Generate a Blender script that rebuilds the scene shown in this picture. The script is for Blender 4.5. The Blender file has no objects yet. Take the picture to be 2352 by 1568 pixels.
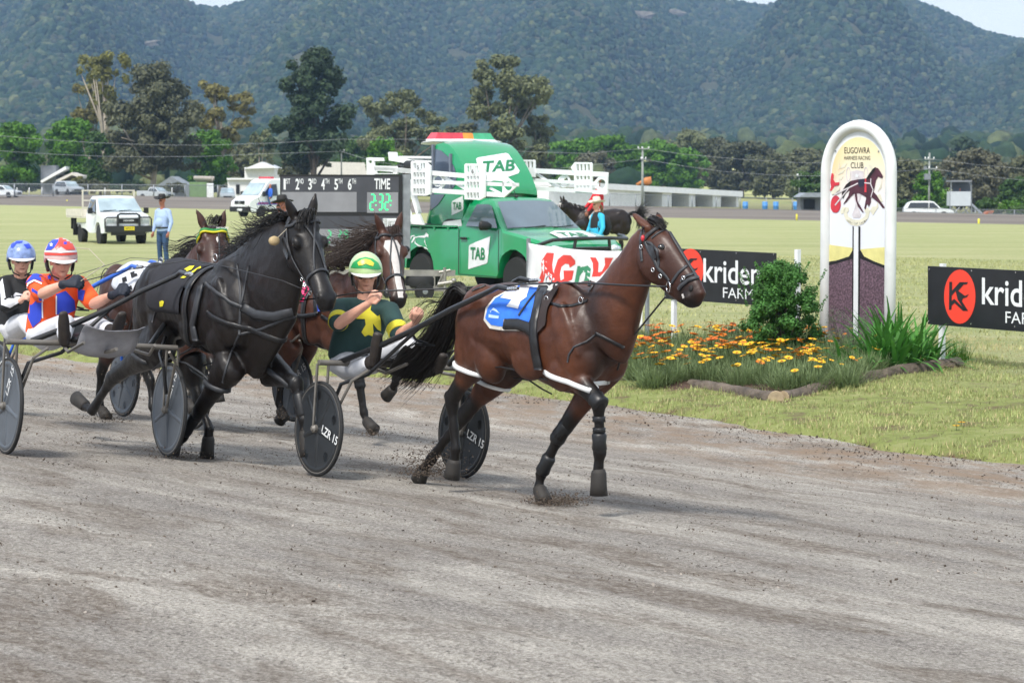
import bpy, bmesh, math, random
import numpy as np
from mathutils import Vector, Matrix, noise
from mathutils.bvhtree import BVHTree
from mathutils.geometry import delaunay_2d_cdt
V = Vector
PI = math.pi
rng = random.Random(7)
C = bpy.context.scene.collection
SC = bpy.context.scene
FOC, CX, CY, HY, CAMH = 5500.0, 1176.0, 784.0, 428.0, 2.05
PITCH = math.atan((CY - HY) / FOC)
cam = bpy.data.cameras.new('camera')
camo = bpy.data.objects.new('camera', cam)
C.objects.link(camo)
camo.location = (0, 0, CAMH)
camo.rotation_euler = (PI / 2 - PITCH, 0, 0)
cam.sensor_width = 36
cam.lens = 36 * FOC / 2352
cam.clip_start = 0.1
cam.clip_end = 9000
cam.dof.use_dof = True
cam.dof.focus_distance = 16.0
cam.dof.aperture_fstop = 9.0
SC.camera = camo
SUN_EL, SUN_AZ = math.radians(52), math.radians(-150)   # azimuth measured from +Y towards +X
w = bpy.data.worlds.new('World')
SC.world = w
w.use_nodes = True
wt = w.node_tree
wt.nodes.clear()
def wn(t, **k):
	n = wt.nodes.new(t)
	for a, b in k.items(): setattr(n, a, b)
	return n
wo = wn('ShaderNodeOutputWorld')
wb = wn('ShaderNodeBackground')
sky = wn('ShaderNodeTexSky')
sky.sky_type = 'NISHITA'
sky.sun_disc = False
sky.sun_elevation = SUN_EL
sky.sun_rotation = SUN_AZ
sky.air_density = 1.0
sky.dust_density = 1.5
tc = wn('ShaderNodeTexCoord')
mp = wn('ShaderNodeMapping')
mp.inputs['Scale'].default_value = (1.2, 1.2, 4.0)
cn = wn('ShaderNodeTexNoise')
cn.inputs['Scale'].default_value = 2.2
cn.inputs['Detail'].default_value = 6
cn.inputs['Roughness'].default_value = .55
cr = wn('ShaderNodeValToRGB')
cr.color_ramp.elements[0].position = .32
cr.color_ramp.elements[1].position = .62
cr.color_ramp.elements[0].color = (.6, .6, .6, 1)
cr.color_ramp.elements[1].color = (.92, .92, .92, 1)
mx = wn('ShaderNodeMix', data_type='RGBA')
mx.inputs['B'].default_value = (5.0, 5.25, 5.6, 1)
L = wt.links.new
L(tc.outputs['Generated'], mp.inputs['Vector'])
L(mp.outputs[0], cn.inputs['Vector'])
L(cn.outputs['Fac'], cr.inputs['Fac'])
L(cr.outputs['Color'], mx.inputs['Factor'])
L(sky.outputs[0], mx.inputs['A'])
L(mx.outputs['Result'], wb.inputs['Color'])
wb.inputs['Strength'].default_value = 0.14
L(wb.outputs[0], wo.inputs['Surface'])
sl = bpy.data.lights.new('sun', 'SUN')
sl.energy = 2.6
sl.angle = math.radians(12)
sl.color = (1, .95, .88)
so = bpy.data.objects.new('sun', sl)
C.objects.link(so)
sd = V((math.sin(SUN_AZ) * math.cos(SUN_EL), math.cos(SUN_AZ) * math.cos(SUN_EL), math.sin(SUN_EL)))
so.rotation_euler = sd.to_track_quat('Z', 'Y').to_euler()
so.location = (0, 0, 60)
SC.view_settings.view_transform = 'Standard'
SC.view_settings.look = 'None'
SC.view_settings.gamma = 1
SC.view_settings.use_curve_mapping = False
SC.view_settings.exposure = 0.70
SC.cycles.max_bounces = 6
SC.cycles.volume_bounces = 0
SC.cycles.transparent_max_bounces = 8

RX = Matrix.Rotation(PI / 2 - PITCH, 3, 'X')
CAM = V((0, 0, CAMH))
def ray(px, py):
	return (RX @ V(((px - CX) / FOC, -(py - CY) / FOC, -1))).normalized()
def atY(px, py, Y):
	d = ray(px, py)
	return CAM + d * (Y / d.y)
def onpl(px, py, q, n):
	d = ray(px, py)
	return CAM + d * ((q - CAM).dot(n) / d.dot(n))
TT = V((.588, -.809, 0))
NN = V((.809, .588, 0))
E0 = V((1.53, 21.6, 0))
def sw(x, y):
	dx, dy = x - E0.x, y - E0.y
	return dx * TT.x + dy * TT.y, dx * NN.x + dy * NN.y
def xy(s, w_):
	return E0.x + TT.x * s + NN.x * w_, E0.y + TT.y * s + NN.y * w_
def sm(x):
	x = max(0., min(1., x))
	return x * x * (3 - 2 * x)
def wfar(s): return 81.3 + (-68.8 - s) * .0715
def zouter(s): return .17 + .8 * max(-.3, min(1.1, (-68.8 - s) / 154.))
def gz(x, y):
	s, w_ = sw(x, y)
	if w_ <= 0:
		return -.40 + .08 * min(-w_, 8.5) + .01 * max(0, min(30, -w_ - 8.5))
	if w_ < 6: return -.40 * (1 - w_ / 6) * (1 - .5 * w_ / 6)
	wf = wfar(s)
	if w_ < wf: return 0
	if w_ < wf + 18: return zouter(s) * (w_ - wf) / 18
	return terr(x, y)
def ridge_px(px):
	P = [(-900, 60), (-400, -30), (0, -70), (250, -45), (395, 0), (441, 18), (488, 25), (515, 23), (545, 12), (586, 2), (660, -30), (900, -75), (1200, -60), (1500, -30), (1642, 0),
         (1715, 12), (1752, 19), (1785, 14), (1826, 3), (1890, -6), (1990, -2), (2031, 2), (2116, 21), (2202, 55), (2244, 75), (2352, 102), (2600, 170), (3000, 230), (3600, 250)]
	if px <= P[0][0]: return P[0][1]
	for (a, b), (c, d) in zip(P, P[1:]):
		if px <= c: return b + (d - b) * (px - a) / (c - a)
	return P[-1][1]
def terr(x, y):
	zf = max(-1.6, min(1.2, -.3 - .0163 * x))
	s, w_ = sw(x, y)
	wo_ = wfar(s) + 18
	if w_ < wo_ + 12: zf = zouter(s) + (zf - zouter(s)) * sm((w_ - wo_) / 12)
	if y < 350: return zf
	z = zf + 24 * sm((y - 380) / 1000)
	px = CX + FOC * x / y
	q = (y - 1300) / 1500
	if q > 0:
		zr = CAMH + (HY - ridge_px(px) - 8) * 2800 / FOC
		nz = noise.noise(V((x * .0028, y * .0022, 3.1))) * 75 + noise.noise(V((x * .008, y * .005, 7.7))) * 30
		nz += 34 * math.sin(px * .011 + 1.2 * math.sin(y * .0018)) 
		if q <= 1:
			z = z + (zr - z) * (.25 * q + .75 * sm(q)) + nz * math.sin(PI * q) ** 1.2
		else:
			z = zr - (q - 1) * 260
	return z
def at(px, py, z0=0):
	"""where the view ray meets the ground"""
	d = ray(px, py)
	z = z0
	for _ in range(25):
		p = CAM + d * ((z - CAMH) / d.z)
		z = .5 * z + .5 * gz(p.x, p.y)
	return V((p.x, p.y, gz(p.x, p.y)))

def nt(m):
	m.use_nodes = True
	t = m.node_tree
	t.nodes.clear()
	o = t.nodes.new('ShaderNodeOutputMaterial')
	b = t.nodes.new('ShaderNodeBsdfPrincipled')
	t.links.new(b.outputs[0], o.inputs[0])
	return t, b, o
def hexc(h):
	h = h.lstrip('#')
	f = lambda c: c / 12.92 if c <= .04045 else ((c + .055) / 1.055) ** 2.4
	return tuple(f(int(h[i:i + 2], 16) / 255) for i in (0, 2, 4))
MC = {}
def mat(name, col, rough=.6, var=.12, scale=8, bump=0, bscale=60, metal=0, spec=.5, coat=0, emit=0, alpha=1, trans=0, sheen=0, vcol=False, stretch=(1, 1, 1), obj=False):
	if name in MC: return MC[name]
	m = bpy.data.materials.new(name)
	t, b, o = nt(m)
	N, Lk = t.nodes, t.links.new
	if isinstance(col, str): col = hexc(col)
	b.inputs['Roughness'].default_value = rough
	b.inputs['Metallic'].default_value = metal
	b.inputs['Specular IOR Level'].default_value = spec
	b.inputs['Coat Weight'].default_value = coat
	b.inputs['Coat Roughness'].default_value = .08
	b.inputs['Sheen Weight'].default_value = sheen
	b.inputs['Transmission Weight'].default_value = trans
	tcn = N.new('ShaderNodeTexCoord')
	mpn = N.new('ShaderNodeMapping')
	mpn.inputs['Scale'].default_value = stretch
	Lk(tcn.outputs['Object'], mpn.inputs['Vector'])
	no = N.new('ShaderNodeTexNoise')
	no.inputs['Scale'].default_value = scale
	no.inputs['Detail'].default_value = 5
	Lk(mpn.outputs[0], no.inputs['Vector'])
	mr = N.new('ShaderNodeMapRange')
	mr.inputs['From Min'].default_value = .3
	mr.inputs['From Max'].default_value = .7
	mr.inputs['To Min'].default_value = 1 - var
	mr.inputs['To Max'].default_value = 1 + var
	Lk(no.outputs['Fac'], mr.inputs['Value'])
	vm = N.new('ShaderNodeVectorMath')
	vm.operation = 'SCALE'
	if vcol:
		a = N.new('ShaderNodeAttribute')
		a.attribute_name = 'Col'
		Lk(a.outputs['Color'], vm.inputs[0])
	else:
		vm.inputs[0].default_value = col
	Lk(mr.outputs[0], vm.inputs['Scale'])
	Lk(vm.outputs[0], b.inputs['Base Color'])
	rr = N.new('ShaderNodeMapRange')
	rr.inputs['To Min'].default_value = max(0, rough - .08)
	rr.inputs['To Max'].default_value = min(1, rough + .08)
	Lk(no.outputs['Fac'], rr.inputs['Value'])
	Lk(rr.outputs[0], b.inputs['Roughness'])
	if bump:
		n2 = N.new('ShaderNodeTexNoise')
		n2.inputs['Scale'].default_value = bscale
		n2.inputs['Detail'].default_value = 4
		Lk(mpn.outputs[0], n2.inputs['Vector'])
		bp = N.new('ShaderNodeBump')
		bp.inputs['Strength'].default_value = 1
		bp.inputs['Distance'].default_value = bump
		Lk(n2.outputs['Fac'], bp.inputs['Height'])
		Lk(bp.outputs[0], b.inputs['Normal'])
	if emit:
		b.inputs['Emission Color'].default_value = (*col, 1)
		b.inputs['Emission Strength'].default_value = emit
	if alpha < 1: b.inputs['Alpha'].default_value = alpha
	MC[name] = m
	return m

SPLIT = {'number', 'number_plate', 'harness_ring', 'bit_ring', 'hopple', 'pod_pillar', 'harness_strap', 'hopple_strap', 'bridle_strap', 'wiper', 'blue_star', 'sleeve_band', 'helmet_padding', 'blue_panel', 'white_panel', 'wheel_well', 'painted_handle', 'led_digit', 'machinery', 'mudflap', 'stirrup'}
class MB:
	def __init__(s): s.v, s.f, s.m = [], [], []
	def add(s, vs, fs, mi=0):
		o = len(s.v)
		s.v += [tuple(p) for p in vs]
		s.f += [tuple(i + o for i in f) for f in fs]
		s.m += [mi] * len(fs)
		return s
	def box(s, c, sz, M=None, mi=0):
		x, y, z = [a / 2 for a in sz]
		vs = [V((i * x, j * y, k * z)) for i in (-1, 1) for j in (-1, 1) for k in (-1, 1)]
		c = V(c)
		vs = [(M @ p if M else p) + c for p in vs]
		s.add(vs, [(0, 1, 3, 2), (4, 6, 7, 5), (0, 4, 5, 1), (2, 3, 7, 6), (0, 2, 6, 4), (1, 5, 7, 3)], mi)
		return s
	def tube(s, pts, r, n=8, flat=1., up=None, mi=0, cap=True):
		pts = [V(p) for p in pts]
		k = len(pts)
		if not hasattr(r, '__len__'): r = [r] * k
		vs, fs = [], []
		prev = None
		for i, p in enumerate(pts):
			d = (pts[min(i + 1, k - 1)] - pts[max(i - 1, 0)])
			d = d.normalized() if d.length > 1e-9 else V((0, 0, 1))
			u = prev if prev is not None else (V(up) if up is not None else (V((0, 0, 1)) if abs(d.z) < .9 else V((1, 0, 0))))
			if up is not None: u = V(up)
			a = d.cross(u)
			if a.length < 1e-6: a = d.cross(V((.3, .8, .1)))
			a.normalize()
			b = a.cross(d).normalized()
			prev = b
			for j in range(n):
				t = 2 * PI * j / n
				vs.append(p + a * (math.cos(t) * r[i]) + b * (math.sin(t) * r[i] * flat))
		for i in range(k - 1):
			for j in range(n):
				fs.append((i * n + j, i * n + (j + 1) % n, (i + 1) * n + (j + 1) % n, (i + 1) * n + j))
		if cap:
			fs.append(tuple(range(n))[::-1])
			fs.append(tuple((k - 1) * n + j for j in range(n)))
		return s.add(vs, fs, mi)
	def loft(s, secs, L, n=14, mi=0, rnd=True):
		"""sections (centre, half width along L, half height across), rounded ends"""
		secs = [(V(c), a, b) for c, a, b in secs]
		L = V(L).normalized()
		if rnd:
			(c0, a0, b0), (c1, _, _) = secs[0], secs[1]
			e = (c0 - c1).normalized()
			(c9, a9, b9), (c8, _, _) = secs[-1], secs[-2]
			f = (c9 - c8).normalized()
			secs = [(c0 + e * min(a0, b0) * .55, a0 * .3, b0 * .3), (c0 + e * min(a0, b0) * .4, a0 * .7, b0 * .7)] + secs + \
                   [(c9 + f * min(a9, b9) * .4, a9 * .7, b9 * .7), (c9 + f * min(a9, b9) * .55, a9 * .3, b9 * .3)]
		k = len(secs)
		vs, fs = [], []
		for i, (c, a, b) in enumerate(secs):
			d = (secs[min(i + 1, k - 1)][0] - secs[max(i - 1, 0)][0]).normalized()
			u = d.cross(L)
			if u.length < 1e-6: u = V((0, 0, 1))
			u.normalize()
			l2 = u.cross(d).normalized()
			for j in range(n):
				t = 2 * PI * j / n
				vs.append(c + l2 * math.cos(t) * a + u * math.sin(t) * b)
		for i in range(k - 1):
			for j in range(n):
				fs.append((i * n + j, (i + 1) * n + j, (i + 1) * n + (j + 1) % n, i * n + (j + 1) % n))
		fs.append(tuple(range(n)))
		fs.append(tuple((k - 1) * n + j for j in range(n))[::-1])
		return s.add(vs, fs, mi)
	def ell(s, c, r, M=None, n=14, k=9, mi=0):
		c = V(c)
		if not hasattr(r, '__len__'): r = (r, r, r)
		vs = [V((0, 0, -r[2]))]
		for i in range(1, k):
			a = -PI / 2 + PI * i / k
			for j in range(n):
				t = 2 * PI * j / n
				vs.append(V((math.cos(a) * math.cos(t) * r[0], math.cos(a) * math.sin(t) * r[1], math.sin(a) * r[2])))
		vs.append(V((0, 0, r[2])))
		fs = []
		for j in range(n):
			fs.append((0, 1 + (j + 1) % n, 1 + j))
			for i in range(k - 2):
				a, b = 1 + i * n + j, 1 + i * n + (j + 1) % n
				fs.append((a, b, b + n, a + n))
			q = 1 + (k - 2) * n
			fs.append((q + j, q + (j + 1) % n, len(vs) - 1))
		return s.add([(M @ p if M else p) + c for p in vs], fs, mi)
	def lathe(s, prof, o, ax, n=24, mi=0, closed=False):
		"""prof (r, h) pairs about axis ax through o"""
		o, ax = V(o), V(ax).normalized()
		a = ax.cross(V((0, 0, 1)) if abs(ax.z) < .9 else V((1, 0, 0))).normalized()
		b = ax.cross(a)
		k = len(prof)
		vs = [o + ax * h + (a * math.cos(2 * PI * j / n) + b * math.sin(2 * PI * j / n)) * r for r, h in prof for j in range(n)]
		fs = []
		for i in range(k if closed else k - 1):
			i2 = (i + 1) % k
			for j in range(n):
				fs.append((i * n + j, i * n + (j + 1) % n, i2 * n + (j + 1) % n, i2 * n + j))
		if not closed:
			fs.append(tuple(range(n))[::-1])
			fs.append(tuple((k - 1) * n + j for j in range(n)))
		return s.add(vs, fs, mi)
	def prism(s, poly, o, X, Y, t, mi=0, holes=()):
		"""flat polygon (with holes) in frame o,X,Y given thickness t along X x Y (front face at +t)"""
		o, X, Y = V(o), V(X), V(Y)
		Nn = X.cross(Y).normalized()
		loops = [list(poly)] + [list(h) for h in holes]
		pts, edges = [], []
		for lp in loops:
			b0 = len(pts)
			pts += [V(p) for p in lp]
			edges += [(b0 + i, b0 + (i + 1) % len(lp)) for i in range(len(lp))]
		r = delaunay_2d_cdt(pts, edges, [], 1, 1e-6)
		p2, tri = r[0], r[2]
		if holes:
			def inh(x, y):
				for h in holes:
					c = False
					for i in range(len(h)):
						a, b = h[i], h[i - 1]
						if (a[1] > y) != (b[1] > y) and x < (b[0] - a[0]) * (y - a[1]) / (b[1] - a[1]) + a[0]: c = not c
					if c: return True
				return False
			tri = [f for f in tri if not inh(sum(p2[i].x for i in f) / len(f), sum(p2[i].y for i in f) / len(f))]
		vs = [o + X * p.x + Y * p.y + Nn * t for p in p2]
		k = len(vs)
		fs = []
		for f in tri:
			a = (p2[f[1]] - p2[f[0]]).cross(p2[f[2]] - p2[f[0]])
			fs.append(tuple(f) if a > 0 else tuple(f)[::-1])
		if t:
			vs += [o + X * p.x + Y * p.y for p in p2]
			fs += [tuple(i + k for i in f)[::-1] for f in fs]
			cnt = {}
			for f in fs[:len(fs) // 2]:
				for i in range(len(f)):
					e = (f[i], f[(i + 1) % len(f)])
					cnt[e] = 1
			for (a, b) in list(cnt):
				if (b, a) not in cnt: fs.append((b, a, a + k, b + k))
		return s.add(vs, fs, mi)
	def text(s, txt, o, X, Y, size, mi=0, sx=1., bold=0., ext=0., align='CENTER', lift=.003, font=None):
		vs, fs = text_geo(txt, bold)
		if not vs: return s
		o, X, Y = V(o), V(X).normalized(), V(Y).normalized()
		Nn = X.cross(Y).normalized()
		x0, x1 = min(p[0] for p in vs), max(p[0] for p in vs)
		off = {'CENTER': (x0 + x1) / 2, 'LEFT': x0, 'RIGHT': x1}[align]
		return s.add([o + X * ((p[0] - off) * size * sx) + Y * (p[1] * size) + Nn * lift for p in vs], fs, mi)
	def build(s, name, mats, parent=None, smooth=False, W=False, auto=None):
		if name in SPLIT and parent is not None and not getattr(s, 'one', 0):
			P = list(range(len(s.v)))
			def fd(i):
				while P[i] != i: P[i] = P[P[i]]; i = P[i]
				return i
			for f in s.f:
				for i in f[1:]: P[fd(i)] = fd(f[0])
			G = {}
			for f, mi in zip(s.f, s.m): G.setdefault(fd(f[0]), []).append((f, mi))
			if len(G) > 1:
				for fm in G.values():
					m = MB(); m.one = 1; ix = sorted({i for f, _ in fm for i in f}); mp = {k: j for j, k in enumerate(ix)}
					m.v = [s.v[i] for i in ix]; m.f = [tuple(mp[i] for i in f) for f, _ in fm]; m.m = [mi for _, mi in fm]
					o = m.build(name, mats, parent, smooth, W, auto)
				return o
		me = bpy.data.meshes.new(name)
		me.from_pydata(s.v, [], s.f)
		if not isinstance(mats, (list, tuple)): mats = [mats]
		for m in mats: me.materials.append(m)
		if len(mats) > 1: me.polygons.foreach_set('material_index', s.m)
		if smooth: me.polygons.foreach_set('use_smooth', [True] * len(me.polygons))
		me.update()
		if auto is not None:
			me.polygons.foreach_set('use_smooth', [True] * len(me.polygons))
			me.set_sharp_from_angle(angle=math.radians(auto))
		return link(name, me, parent, W)
_TG = {}
def text_geo(txt, bold=0.):
	k = (txt, bold)
	if k in _TG: return _TG[k]
	c = bpy.data.curves.new('t', 'FONT')
	c.body = txt
	c.size = 1
	c.offset = bold
	c.resolution_u = 4
	o = bpy.data.objects.new('t', c)
	C.objects.link(o)
	dg = bpy.context.evaluated_depsgraph_get()
	me = bpy.data.meshes.new_from_object(o.evaluated_get(dg))
	vs = [tuple(v.co) for v in me.vertices]
	fs = [tuple(p.vertices) for p in me.polygons]
	bpy.data.objects.remove(o)
	bpy.data.curves.remove(c)
	bpy.data.meshes.remove(me)
	_TG[k] = (vs, fs)
	return _TG[k]
def link(name, me, parent=None, W=False):
	o = bpy.data.objects.new(name, me)
	C.objects.link(o)
	if parent is not None:
		o.parent = parent
		if W:
			q = parent
			M = Matrix.Identity(4)
			while q is not None:
				M = (Matrix.Translation(q.location) @ q.rotation_euler.to_matrix().to_4x4()) @ M if q.parent is None else M
				q = q.parent
			o.matrix_parent_inverse = M.inverted() if parent.parent is None else Matrix.Identity(4)
	return o
def tag(o, label=None, cat=None, group=None, kind=None):
	if label: o['label'] = label
	if cat: o['category'] = cat
	if group: o['group'] = group
	if kind: o['kind'] = kind
	return o
def thing(name, label, cat, loc=(0, 0, 0), rotz=0, group=None):
	o = bpy.data.objects.new(name, None)
	C.objects.link(o)
	o.empty_display_size = .2
	o.location = loc
	o.rotation_euler = (0, 0, rotz)
	return tag(o, label, cat, group)
def struct(o):
	o['kind'] = 'structure'
	return o
def dup(root, loc=None, rotz=None, label=None, group=None, scale=None):
	def cp(o, par):
		c = o.copy()
		C.objects.link(c)
		if par is not None: c.parent = par
		for ch in [q for q in CH.get(o.name, [])]: cp(ch, c)
		return c
	CH = {}
	for q in bpy.data.objects:
		if q.parent is not None: CH.setdefault(q.parent.name, []).append(q)
	r = cp(root, None)
	if loc is not None: r.location = loc
	if rotz is not None: r.rotation_euler = (0, 0, rotz)
	if scale is not None: r.scale = scale
	if label: r['label'] = label
	if group: r['group'] = group
	return r
def blob(mb, voxel, it=4, fac=.5):
	"""one continuous smooth skin round overlapping closed shapes"""
	me = bpy.data.meshes.new('b')
	me.from_pydata(mb.v, [], mb.f)
	bm = bmesh.new()
	bm.from_mesh(me)
	bmesh.ops.recalc_face_normals(bm, faces=bm.faces)
	bm.to_mesh(me)
	bm.free()
	o = bpy.data.objects.new('b', me)
	C.objects.link(o)
	r = o.modifiers.new('r', 'REMESH')
	r.mode = 'VOXEL'
	r.voxel_size = voxel
	s = o.modifiers.new('s', 'SMOOTH')
	s.factor = fac
	s.iterations = it
	dg = bpy.context.evaluated_depsgraph_get()
	me2 = bpy.data.meshes.new_from_object(o.evaluated_get(dg))
	bpy.data.objects.remove(o)
	bpy.data.meshes.remove(me)
	me2.polygons.foreach_set('use_smooth', [True] * len(me2.polygons))
	return me2
def coords(me):
	a = np.empty(len(me.vertices) * 3, dtype=np.float32)
	me.vertices.foreach_get('co', a)
	return a.reshape(-1, 3)
def setcol(me, col, name='Col'):
	at_ = me.color_attributes.new(name, 'FLOAT_COLOR', 'POINT')
	c4 = np.ones((len(me.vertices), 4), dtype=np.float32)
	c4[:, :3] = col
	at_.data.foreach_set('color', c4.ravel())
def bvh_of(me):
	return BVHTree.FromPolygons([v.co[:] for v in me.vertices], [p.vertices[:] for p in me.polygons])
def cast(bvh, px, py, off=.004):
	d = ray(px, py)
	h = bvh.ray_cast(CAM, d)
	if h[0] is None: return None
	n = h[1] if h[1].dot(d) < 0 else -h[1]
	return h[0] + n * off, n
def decal(mb, bvh, poly, off=.004, step=5., mi=0, maxjump=.06):
	"""polygon drawn on a curved skin: a thin patch lying on it"""
	pts = []
	for (a, b) in zip(poly, poly[1:] + poly[:1]):
		n = max(1, int(math.hypot(b[0] - a[0], b[1] - a[1]) / step))
		for i in range(n): pts.append(V((a[0] + (b[0] - a[0]) * i / n, a[1] + (b[1] - a[1]) * i / n)))
	nb = len(pts)
	edges = [(i, (i + 1) % nb) for i in range(nb)]
	x0, x1 = min(p.x for p in pts), max(p.x for p in pts)
	y0, y1 = min(p.y for p in pts), max(p.y for p in pts)
	y = y0 + step * .5
	while y < y1:
		x = x0 + step * .5
		while x < x1:
			c = False
			for i in range(nb):
				a, b = pts[i], pts[i - 1]
				if (a.y > y) != (b.y > y) and x < (b.x - a.x) * (y - a.y) / (b.y - a.y) + a.x: c = not c
			if c: pts.append(V((x, y)))
			x += step
		y += step
	r = delaunay_2d_cdt(pts, edges, [], 1, 1e-4)
	vs = []
	for p in r[0]:
		h = cast(bvh, p.x, p.y, off)
		vs.append(h[0] if h else None)
	fs = []
	for f in r[2]:
		if any(vs[i] is None for i in f): continue
		if max((vs[f[i]] - vs[f[i - 1]]).length for i in range(len(f))) > maxjump: continue
		fs.append(tuple(f))
	used = sorted({i for f in fs for i in f})
	mp_ = {k: i for i, k in enumerate(used)}
	mb.add([vs[i] for i in used], [tuple(mp_[i] for i in f) for f in fs], mi)
	return mb
def strap(mb, bvh, pts, wd=.012, th=.004, off=.003, sub=6, mi=0, closed=False):
	"""leather strap following a skin through pixel points"""
	out = []
	for (a, b) in zip(pts, pts[1:]):
		for i in range(sub):
			t = i / sub
			out.append((a[0] + (b[0] - a[0]) * t, a[1] + (b[1] - a[1]) * t))
	out.append(pts[-1])
	P, Nn = [], []
	for (x, y) in out:
		h = cast(bvh, x, y, off)
		if h:
			if P and (h[0] - P[-1]).length > .12: continue
			P.append(h[0]); Nn.append(h[1])
	return band(mb, P, Nn, wd, th, mi)
def band(mb, P, Nn, wd, th, mi=0, closed=False):
	k = len(P)
	if k < 2: return mb
	for _ in range(2):
		Nn = [(Nn[i] + Nn[max(0, i - 1)] + Nn[min(k - 1, i + 1)]).normalized() for i in range(k)]
	vs, fs = [], []
	for i in range(k):
		if closed: d = P[(i + 1) % k] - P[i - 1]
		else: d = P[min(k - 1, i + 1)] - P[max(0, i - 1)]
		d = d.normalized() if d.length > 1e-9 else V((1, 0, 0))
		s_ = d.cross(Nn[i])
		if s_.length < 1e-6: s_ = V((1, 0, 0))
		s_ = s_.normalized() * wd
		n_ = Nn[i] * th
		vs += [P[i] - s_ - n_, P[i] - s_ * .8 + n_, P[i] + s_ * .8 + n_, P[i] + s_ - n_]
	for i in range(k if closed else k - 1):
		a, b = i * 4, ((i + 1) % k) * 4
		for j in range(4): fs.append((a + j, a + (j + 1) % 4, b + (j + 1) % 4, b + j))
	if not closed: fs += [(0, 1, 2, 3), tuple((k - 1) * 4 + j for j in (3, 2, 1, 0))]
	return mb.add(vs, fs, mi)
def ring(mb, bvh, c, ax, wd=.012, th=.004, off=.004, n=36, mi=0, a0=0, a1=2 * PI, ref=None, maxr=.6):
	"""strap wrapped all round a limb or trunk at centre c in the plane across ax"""
	c, ax = V(c), V(ax).normalized()
	u = V(ref) if ref is not None else V((0, 0, 1))
	u = (u - ax * u.dot(ax)).normalized()
	v = ax.cross(u)
	full = abs(a1 - a0) > 2 * PI - .01
	P, Nn = [], []
	for i in range(n if full else n + 1):
		t = a0 + (a1 - a0) * i / n
		d = u * math.cos(t) + v * math.sin(t)
		h = bvh.ray_cast(c, d, maxr)
		q, last = c, None
		hh = bvh.ray_cast(c + d * maxr, -d, maxr)
		last = h if h[0] is not None else hh
		if last[0] is None: continue
		P.append(last[0] + d * off); Nn.append(d)
	return band(mb, P, Nn, wd, th, mi, closed=full)
# ================================================================== ground
def attr_ground(name, ramp_fn): pass
def new_mat(name):
	m = bpy.data.materials.new(name)
	return (m,) + nt(m)
def trackspace(t, sx, sy, sz=1, rot=math.atan2(-.809, .588)):
	"""object coordinates turned so X runs along the track"""
	a = t.nodes.new('ShaderNodeTexCoord')
	b = t.nodes.new('ShaderNodeMapping')
	b.vector_type = 'TEXTURE'
	b.inputs['Rotation'].default_value = (0, 0, rot)
	b.inputs['Scale'].default_value = (sx, sy, sz)
	t.links.new(a.outputs['Object'], b.inputs['Vector'])
	return b.outputs[0]
def nnoise(t, vec, scale, det=6, rough=.6, dist=0):
	n = t.nodes.new('ShaderNodeTexNoise')
	n.inputs['Scale'].default_value = scale
	n.inputs['Detail'].default_value = det
	n.inputs['Roughness'].default_value = rough
	n.inputs['Distortion'].default_value = dist
	if vec is not None: t.links.new(vec, n.inputs['Vector'])
	return n.outputs['Fac']
def nramp(t, fac, els):
	r = t.nodes.new('ShaderNodeValToRGB')
	e = r.color_ramp.elements
	while len(e) < len(els): e.new(.5)
	for q, (p, c) in zip(e, els):
		q.position = p
		q.color = (*c, 1) if len(c) == 3 else c
	t.links.new(fac, r.inputs['Fac'])
	return r.outputs['Color']
def nmix(t, fac, a, b, mode='MIX'):
	n = t.nodes.new('ShaderNodeMix')
	n.data_type = 'RGBA'
	n.blend_type = mode
	for s, x in (('Factor', fac), ('A', a), ('B', b)):
		if isinstance(x, (int, float)): n.inputs[s].default_value = x
		elif isinstance(x, tuple): n.inputs[s].default_value = (*x, 1)
		else: t.links.new(x, n.inputs[s])
	return n.outputs['Result']
def nmr(t, v, a, b, c=0, d=1):
	n = t.nodes.new('ShaderNodeMapRange')
	for s, x in (('From Min', a), ('From Max', b), ('To Min', c), ('To Max', d)): n.inputs[s].default_value = x
	t.links.new(v, n.inputs['Value'])
	return n.outputs[0]
def nbump(t, b, h, dist, strength=1):
	n = t.nodes.new('ShaderNodeBump')
	n.inputs['Distance'].default_value = dist
	n.inputs['Strength'].default_value = strength
	t.links.new(h, n.inputs['Height'])
	t.links.new(n.outputs[0], b.inputs['Normal'])
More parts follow.
